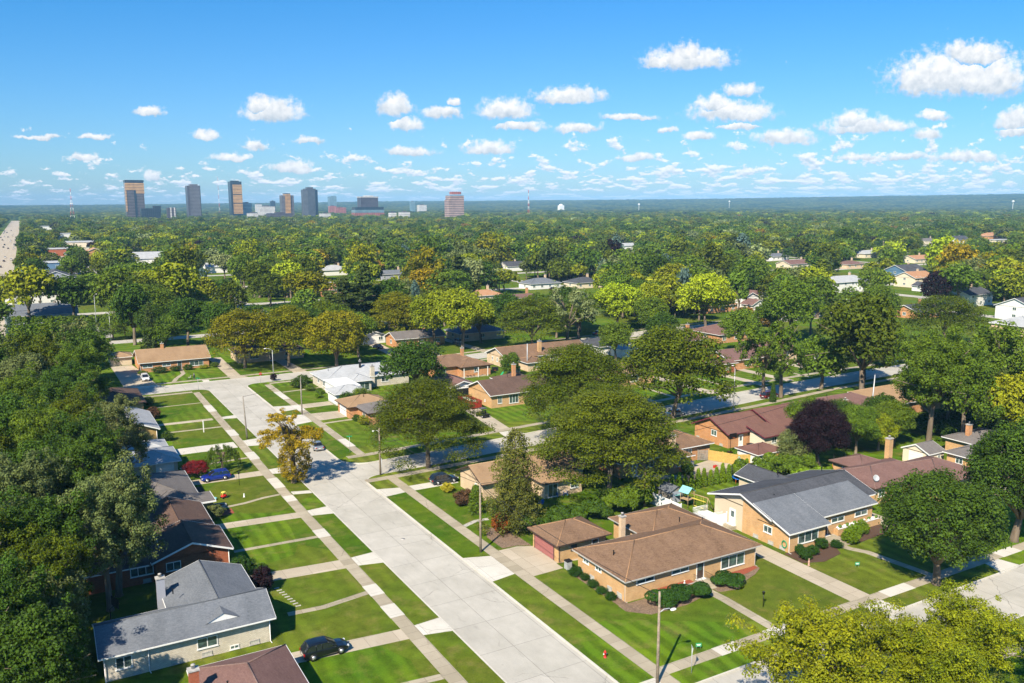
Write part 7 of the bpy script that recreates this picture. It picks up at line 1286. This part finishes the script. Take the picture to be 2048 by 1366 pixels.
m = MB(); m.add([(-1.9, -.6, 1.3), (-.8, -.6, 1.7), (-.8, .6, 1.7), (-1.9, .6, 1.3), (-1.9, -.6, 1.25), (-.8, -.6, 1.65), (-.8, .6, 1.65), (-1.9, .6, 1.25)], [(0, 1, 2, 3), (7, 6, 5, 4), (0, 4, 5, 1), (1, 5, 6, 2), (2, 6, 7, 3), (3, 7, 4, 0)]); m.build('side_awning', M['teal'], r_)
for x in (1.6, 2.8):
    m = MB(); m.tube([(x - .22, 0, 2.2), (x - .22, 0, .5)], .012, 4); m.tube([(x + .22, 0, 2.2), (x + .22, 0, .5)], .012, 4); o = m.build('swing', M['yellow'], r_); m = MB(); m.box(x - .25, x + .25, -.1, .1, .45, .5); m.build('swing_seat', M['yellow'], o)
m = MB(); m.box(.9, 3.4, -.03, .03, 1.5, 1.62); m.build('yellow_bar', M['yellow'], r_)
# second play area with green slide
r_ = empty('play_slide', (107.8, 193.4, 0), R(200)); tag(r_, 'green slide on a wooden play frame behind the brown hip roof', 'slide'); m = MB(); P = []
m.add([(0, -.28, 1.7), (.8, -.28, 1.35), (1.8, -.28, .55), (2.7, -.28, .25), (0, .28, 1.7), (.8, .28, 1.35), (1.8, .28, .55), (2.7, .28, .25), (0, -.28, 1.62), (.8, -.28, 1.27), (1.8, -.28, .47), (2.7, -.28, .17), (0, .28, 1.62), (.8, .28, 1.27), (1.8, .28, .47), (2.7, .28, .17)], [(0, 1, 5, 4), (1, 2, 6, 5), (2, 3, 7, 6), (8, 12, 13, 9), (9, 13, 14, 10), (10, 14, 15, 11), (0, 8, 9, 1), (1, 9, 10, 2), (2, 10, 11, 3), (4, 5, 13, 12), (5, 6, 14, 13), (6, 7, 15, 14)]); m.build('chute', M['green'], r_)
m = MB(); [m.tube([(x, y, 0), (x, y, 2.6)], .06, 5) for x in (-1.4, 0) for y in (-.6, .6)]; m.box(-1.45, .05, -.65, .65, 1.6, 1.68); m.tube([(-1.4, .6, 2.5), (-4, .6, 2.5)], .06, 5); m.tube([(-4, .6, 2.5), (-4.4, 1.4, 0)], .05, 5); m.tube([(-4, .6, 2.5), (-4.4, -.4, 0)], .05, 5); m.build('frame', M['cedar'], r_)
m = MB(); m.add([(-1.6, -.8, 2.5), (.2, -.8, 2.5), (.2, 0, 3.2), (-1.6, 0, 3.2), (-1.6, .8, 2.5), (.2, .8, 2.5)], [(0, 1, 2, 3), (3, 2, 5, 4)]); m.build('tarp_roof', M['green'], r_)
r_ = empty('blue_tarp_shelter', (111.8, 195.8, 0)); tag(r_, 'blue and white canvas shelter beside the green slide', 'shelter'); m = MB(); m.add([(-1.3, -1.3, 2), (1.3, -1.3, 2), (1.3, 1.3, 2), (-1.3, 1.3, 2), (0, 0, 2.7)], [(0, 1, 4), (1, 2, 4), (2, 3, 4), (3, 0, 4)]); m.build('canopy', M['blue'], r_); m = MB(); [m.box(min(x, x * .98), max(x, x * .98) + .03, -1.25, 1.25, .1, 2.0) for x in (-1.25, 1.22)]; m.build('side_sheet', M['white'], r_); m = MB(); [m.tube([(x, y, 0), (x, y, 2)], .03, 5) for x in (-1.25, 1.25) for y in (-1.25, 1.25)]; m.build('leg', M['metal'], r_)
def hoop(label, a, b, rz, h=3.0):
    root = empty('basketball_hoop', (a, b, 0), rz); tag(root, label, 'basketball hoop', 'basketball hoops'); m = MB(); m.tube([(0, 0, 0), (0, 0, h - .3), (.5, 0, h)], .05, 6); m.box(-.5, .3, -.4, .4, 0, .2); m.build('stand', M['black'], root); m = MB(); m.box(.55, .6, -.85, .85, h - .25, h + .8); m.build('backboard', M['black'], root); m = MB(); m.tube([(.8 + .22 * math.cos(R(q)), .22 * math.sin(R(q)), h) for q in range(0, 361, 30)], .015, 4); m.build('rim', M['orange'], root)
hoop('black basketball hoop beside the orange brick wall', 108.9, 111.0, R(-90)); hoop('basketball hoop with white board above the play area', 103.0, 190.2, R(-120), 2.8); hoop('basketball hoop half hidden in the shade of the wood', 4.6, 95.2, R(20), 2.8)
# trampolines
def tramp(label, a, b, rr_, net=True):
    root = empty('trampoline', (a, b, 0)); tag(root, label, 'trampoline', 'trampolines'); m = MB(); m.lathe([(rr_ - .35, .86), (.01, .85)], n=28); m.build('mat', M['black'], root); m = MB(); m.lathe([(rr_, .88), (rr_, .93), (rr_ - .38, .94), (rr_ - .38, .88)], n=28); m.build('edge_pad', M['blue'], root)
    for k in range(6): an = R(60 * k + 10); m = MB(); m.tube([(rr_ * math.cos(an), rr_ * math.sin(an), 0), (rr_ * math.cos(an), rr_ * math.sin(an), .88)], .03, 5); m.build('leg', M['orange' if net else 'galv'], root)
    if net:
        n_ = 28; m = MB()
        for k in range(n_): an = 6.283 * k / n_; m.tube([(rr_ * math.cos(an), rr_ * math.sin(an), .9), (rr_ * math.cos(an), rr_ * math.sin(an), 2.6)], .012 if k % 4 else .03, 4)
        for z in np.arange(1.1, 2.61, .15): m.tube([(rr_ * math.cos(R(q)), rr_ * math.sin(R(q)), z) for q in range(0, 361, 12)], .009, 4)
        m.build('safety_net', M['black'], root)
tramp('large round trampoline with blue edge and dark net by the purple tree', 118.6, 93.4, 2.2); tramp('dark trampoline behind the grey-roofed house at the evergreen row', 98.6, 97.6, 1.7)
# roof dish, bins, garden things
r_ = empty('satellite_dish', (109.2, 80.6, 3.05)); tag(r_, 'grey satellite dish on the mauve roof edge', 'satellite dish'); m = MB(); m.tube([(0, 0, 0), (0, 0, .6)], .04, 6); m.tube([(0, 0, .6), (.1, -.5, .55)], .02, 4); m.build('bracket', M['metal'], r_); m = MB(); m.lathe([(.03, .02), (.3, .05), (.48, .14), (.5, .14), (.3, .03), (.03, 0)], n=16); o = m.build('reflector', M['galv'], r_); o.rotation_euler = (R(65), 0, R(-20)); o.location = (0, 0, .75)
r_ = empty('hose_reel', (82.98, 75.6 - 1.4, 0)); tag(r_, 'green coiled garden hose on the orange brick wall', 'hose'); m = MB(); [m.tube([(.0, .42 * math.cos(R(q)) * (1 - .05 * k), 1.0 + .5 * math.sin(R(q)) * (1 - .05 * k)) for q in range(0, 361, 20)], .045, 5) for k in range(4)]; m.build('hose_coil', M['green'], r_); m = MB(); m.box(0.02, .1, -.1, .1, 1.3, 1.5); m.build('bracket', M['metal'], r_)
r_ = empty('hose_reel', (104.6, 104.55, 0)); tag(r_, 'pale blue hose hanging on the yellow fence', 'hose'); m = MB(); [m.tube([(.3 * math.cos(R(q)) * (1 - .1 * k), -.1, 1.1 + .55 * math.sin(R(q)) * (1 - .05 * k)) for q in range(0, 361, 20)], .04, 5) for k in range(3)]; m.build('hose_coil', M['teal'], r_)
def box_thing(name, label, cat, a, b, sx_, sy_, sz_, mt, lid=None, rz=0, z=.02):
    root = empty(name, (a, b, z), rz); tag(root, label, cat); m = MB(); m.prism([(-sx_ * .9, -sy_ * .9), (sx_ * .9, -sy_ * .9), (sx_ * .9, sy_ * .9), (-sx_ * .9, sy_ * .9)], 0, sz_ * .86); m.build('bin_body', M[mt], root, bevel=.02); m = MB(); m.box(-sx_, sx_, -sy_, sy_, sz_ * .86 + .002, sz_); m.build('lid', M[lid or mt], root, bevel=.02)
box_thing('barbecue_grill', 'covered black barbecue beside the orange brick house', 'barbecue', 113.2, 110.4, .6, .4, 1.25, 'black'); box_thing('storage_bin', 'bright red storage bin below the covered barbecue', 'bin', 111.6, 109.4, .6, .5, 1.0, 'red'); box_thing('air_conditioner', 'grey air-conditioning unit at the corner house side wall', 'air conditioner', 55.6, 83.9, .4, .4, 1.15, 'galv', 'dark'); box_thing('wheelie_bin', 'dark wheeled bin beside the pink-door garage rear', 'bin', 64.4, 90.4, .35, .35, 1.1, 'green'); box_thing('air_conditioner', 'white air-conditioning unit on the brown house patio', 'air conditioner', 97.0, 108.2, .45, .4, 1.0, 'white', 'galv'); box_thing('cooler_box', 'small red cooler on the patio slabs', 'cooler', 100.2, 105.6, .35, .22, .45, 'red')
box_thing('garden_chest', 'teal garden chest beside the light grey hip-roofed patio', 'chest', 104.8, 217.4, .8, .5, 1.0, 'green')
def chair(label, a, b, rz, z=.02):
    root = empty('garden_chair', (a, b, z), rz); tag(root, label, 'chair', 'blue garden chairs'); m = MB(); m.add([(-.3, -.3, .42), (.3, -.3, .42), (.3, .25, .30), (-.3, .25, .30), (-.3, -.3, .38), (.3, -.3, .38), (.3, .25, .26), (-.3, .25, .26)], [(0, 1, 2, 3), (7, 6, 5, 4), (0, 4, 5, 1), (1, 5, 6, 2), (2, 6, 7, 3), (3, 7, 4, 0)]); m.build('seat', M['blue'], root)
    m = MB(); [m.box(-.3 + .125 * k, -.3 + .125 * k + .1, .22 + .0, .26, .3, 1.05 - .04 * abs(k - 2)) for k in range(5)]; o = m.build('backrest', M['blue'], root)
    for s in (-1, 1): m = MB(); m.box(s * .34 - .06, s * .34 + .06, -.35, .3, .58, .62); m.build('armrest', M['blue'], root); m = MB(); m.box(s * .34 - .03, s * .34 + .03, -.3, -.22, 0, .58); m.build('leg', M['blue'], root)
chair('blue slatted garden chair under the spruce, left of its pair', 68.9, 107.2, R(30)); chair('blue slatted garden chair under the trees, right of its pair', 70.2, 107.0, R(-10)); chair('single blue garden chair lower down in the shade', 64.6, 104.9, R(200))
r_ = empty('toy_car', (23.6, 132.6, .02), R(20)); tag(r_, 'red and yellow ride-on toy car on the lawn', 'toy car'); m = MB(); m.ball((0, 0, .35), (.55, .35, .28), 10); m.build('body', M['red'], r_); m = MB(); m.ball((-.05, 0, .95), (.4, .33, .12), 10); [m.tube([(x, y, .5), (x * .8, y * .8, .95)], .04, 5) for x in (-.35, .3) for y in (-.25, .25)]; m.build('roof', M['yellow'], r_)
for x in (-.35, .35):
    for y in (-.33, .33): m = MB(); m.lathe([(.04, -.05), (.14, -.05), (.14, .05), (.04, .05)], x, y, .14, 10, 'y'); m.build('wheel', M['black'], r_)
r_ = empty('toy_table', (22.2, 132.4, .02)); tag(r_, 'pale turquoise plastic toy beside the ride-on car', 'toy'); m = MB(); m.lathe([(.12, 0), (.3, .1), (.34, .35), (.1, .42)], n=10); m.build('tub', M['teal'], r_)
def statue(label, a, b, mt, h=.7):
    root = empty('garden_statue', (a, b, .02)); tag(root, label, 'garden ornament', 'garden ornaments'); m = MB(); m.lathe([(.18, 0), (.16, .08), (.08, .12), (.13, .3 * h / .7), (.10, .5 * h / .7)], n=10); m.build('figure', M[mt], root); m = MB(); m.ball((0, 0, h * .88), (.09, .09, .1), 8); m.build('head', M[mt], root)
statue('small white ornament on the lawn near the oval shrub', 26.4, 131.4, 'white', .6); statue('tan ornament beside the mulch bed on the front lawn', 82.3, 69.5, 'skin', .95); statue('white statue on the back lawn beside the evergreen row', 93.6, 94.3, 'white', 1.1); statue('short white post on the lawn behind the corner house', 73.6, 93.0, 'white', .9); statue('white globe ornament on the red brick planter', 64.4, 72.3, 'white', 1.1)
# corner house steps, porch and planter
r_ = empty('entrance_steps', (67.0, 72.2, 0)); tag(r_, 'concrete porch steps with black railings at the corner house', 'steps'); m = MB(); m.box(-1.3, 1.3, -1.0, .55, 0, .42); m.box(-1.0, .9, -1.35, -1.0, 0, .28); m.box(-1.0, .9, -1.7, -1.35, 0, .14); m.build('landing', M['walk'], r_)
for x in (-.95, .85):
    m = MB(); m.tube([(x, .4, 1.35), (x, -.9, 1.35), (x, -1.7, .95)], .025, 5); [m.tube([(x, y, .1), (x, y, 1.35 if y > -1 else 1.35 + (y + .9) * .5)], .014, 4) for y in np.arange(-1.7, .45, .2)]; m.build('railing', M['black'], r_)
r_ = empty('brick_planter', (62.9, 72.35, 0)); tag(r_, 'long raised planter of red soil below the corner house wall', 'planter'); m = MB(); m.box(-2.6, 2.9, -.45, .5, 0, .62); m.build('wall', M['b_tan'], r_); m = MB(); m.box(-2.5, 2.8, -.36, .5, .62, .66); m.build('red_mulch', M['redbed'], r_); m = MB(); m.box(-2.65, 2.95, -.5, -.37, .62, .69); m.build('coping', M['cap'], r_)
r_ = empty('flower_planter', (97.5, 74.6, 0)); tag(r_, 'raised brick flower planter with white blooms under the grey eave', 'planter'); m = MB(); m.box(-4.2, 4.6, -.45, .3, 0, .95); m.build('wall', M['b_tan'], r_); m = MB(); m.box(-4.2, 4.6, -.5, -.38, .95, 1.05); m.build('coping', M['white'], r_); m = MB(); [m.ball((rgc.uniform(-4, 4.4), rgc.uniform(-.3, .15), 1.08), (.16, .14, .12), 6) for _ in range(60)]; m.build('white_flowers', M['white'], r_); m = MB(); [m.ball((-3.4 + 1.5 * k, -.05, 1.15), (.35, .22, .25), 7) for k in range(6)]; m.build('leaves', M['plant'], r_)
r_ = empty('entrance_steps', (91.4, 73.0, 0)); tag(r_, 'pale stone porch and steps beside the flower planter', 'steps'); m = MB(); m.box(-1.1, 1.4, -1.2, 1.6, 0, .32); m.box(-.9, 1.2, -1.6, -1.2, 0, .16); m.build('landing', M['walk'], r_)
r_ = empty('deck', (81.2, 86.9, 0)); tag(r_, 'small white railed deck at the back of the beige gable', 'deck'); m = MB(); m.box(-1.2, 1.6, -1.4, 1.6, 1.0, 1.12); [m.tube([(x, y, 0), (x, y, 1.0)], .07, 5) for x in (-1.1, 1.5) for y in (-1.3, 1.5)]; m.build('platform', M['white'], r_); m = MB()
for (p0, p1) in [((-1.2, -1.4), (1.6, -1.4)), ((-1.2, -1.4), (-1.2, 1.6)), ((-1.2, 1.6), (1.6, 1.6))]:
    for q in np.arange(0, 1.001, 1 / 18): x, y = p0[0] + (p1[0] - p0[0]) * q, p0[1] + (p1[1] - p0[1]) * q; m.tube([(x, y, 1.1), (x, y, 1.95)], .02, 4)
    for z in (1.2, 1.98): m.tube([(p0[0], p0[1], z), (p1[0], p1[1], z)], .04, 4)
m.build('railing', M['white'], r_)
r_ = empty('entrance_steps', (83.0, 83.8, 0)); tag(r_, 'small concrete steps below the white side door', 'steps'); m = MB(); m.box(-.8, .2, -.8, .8, 0, .5); m.box(-1.1, -.8, -.6, .6, 0, .28); m.build('step', M['walk'], r_)
# patio behind the red-brick row, porch posts, manhole, flower urns
r_ = empty('porch', (101.2, 196.2, 0)); tag(r_, 'covered patio posts and chairs under the brown hip roof', 'porch'); m = MB(); [m.box(x - .08, x + .08, -.08, .08, 0, 2.6) for x in (-4.2, 0, 2.8)]; m.build('post', M['white'], r_); m = MB(); m.box(-4.2, 2.8, .2, 1.6, 0, .1); m.build('patio_slab', M['walk'], r_); m = MB(); [m.box(x, x + .5, .5, 1.0, .4, .5) for x in (-3.2, -2.2, -1.2)]; m.build('bench', M['dark'], r_)
for a, b in [(40.5, 148), (41.0, 222.4), (41.5, 103.5)]:
    m = MB(); m.lathe([(.32, KZ), (.32, KZ + .012)], n=16); o = m.build('manhole_cover', M['cap'], loc=(a, b, 0)); o['kind'] = 'structure'
r_ = empty('curved_flower_bed', (21.6, 129.0, 0)); tag(r_, 'low curved brick bed with red mulch beside the brown roof', 'flower bed'); m = MB(); m.tube([(1.6 * math.cos(R(q)), .9 * math.sin(R(q)), .18) for q in range(-90, 91, 15)], .16, 6); m.build('edging', M['stone'], r_); m = MB(); m.prism([(1.5 * math.cos(R(q)), .8 * math.sin(R(q))) for q in range(-90, 91, 15)], .02, .12); m.build('mulch', M['redbed'], r_)
r_ = empty('bird_feeder', (27, 240, 0)); bpy.data.objects.remove(r_)
for o in list(S.objects):
    if o.type == 'EMPTY' and not o.children: bpy.data.objects.remove(o)
print('objects', len(S.objects))
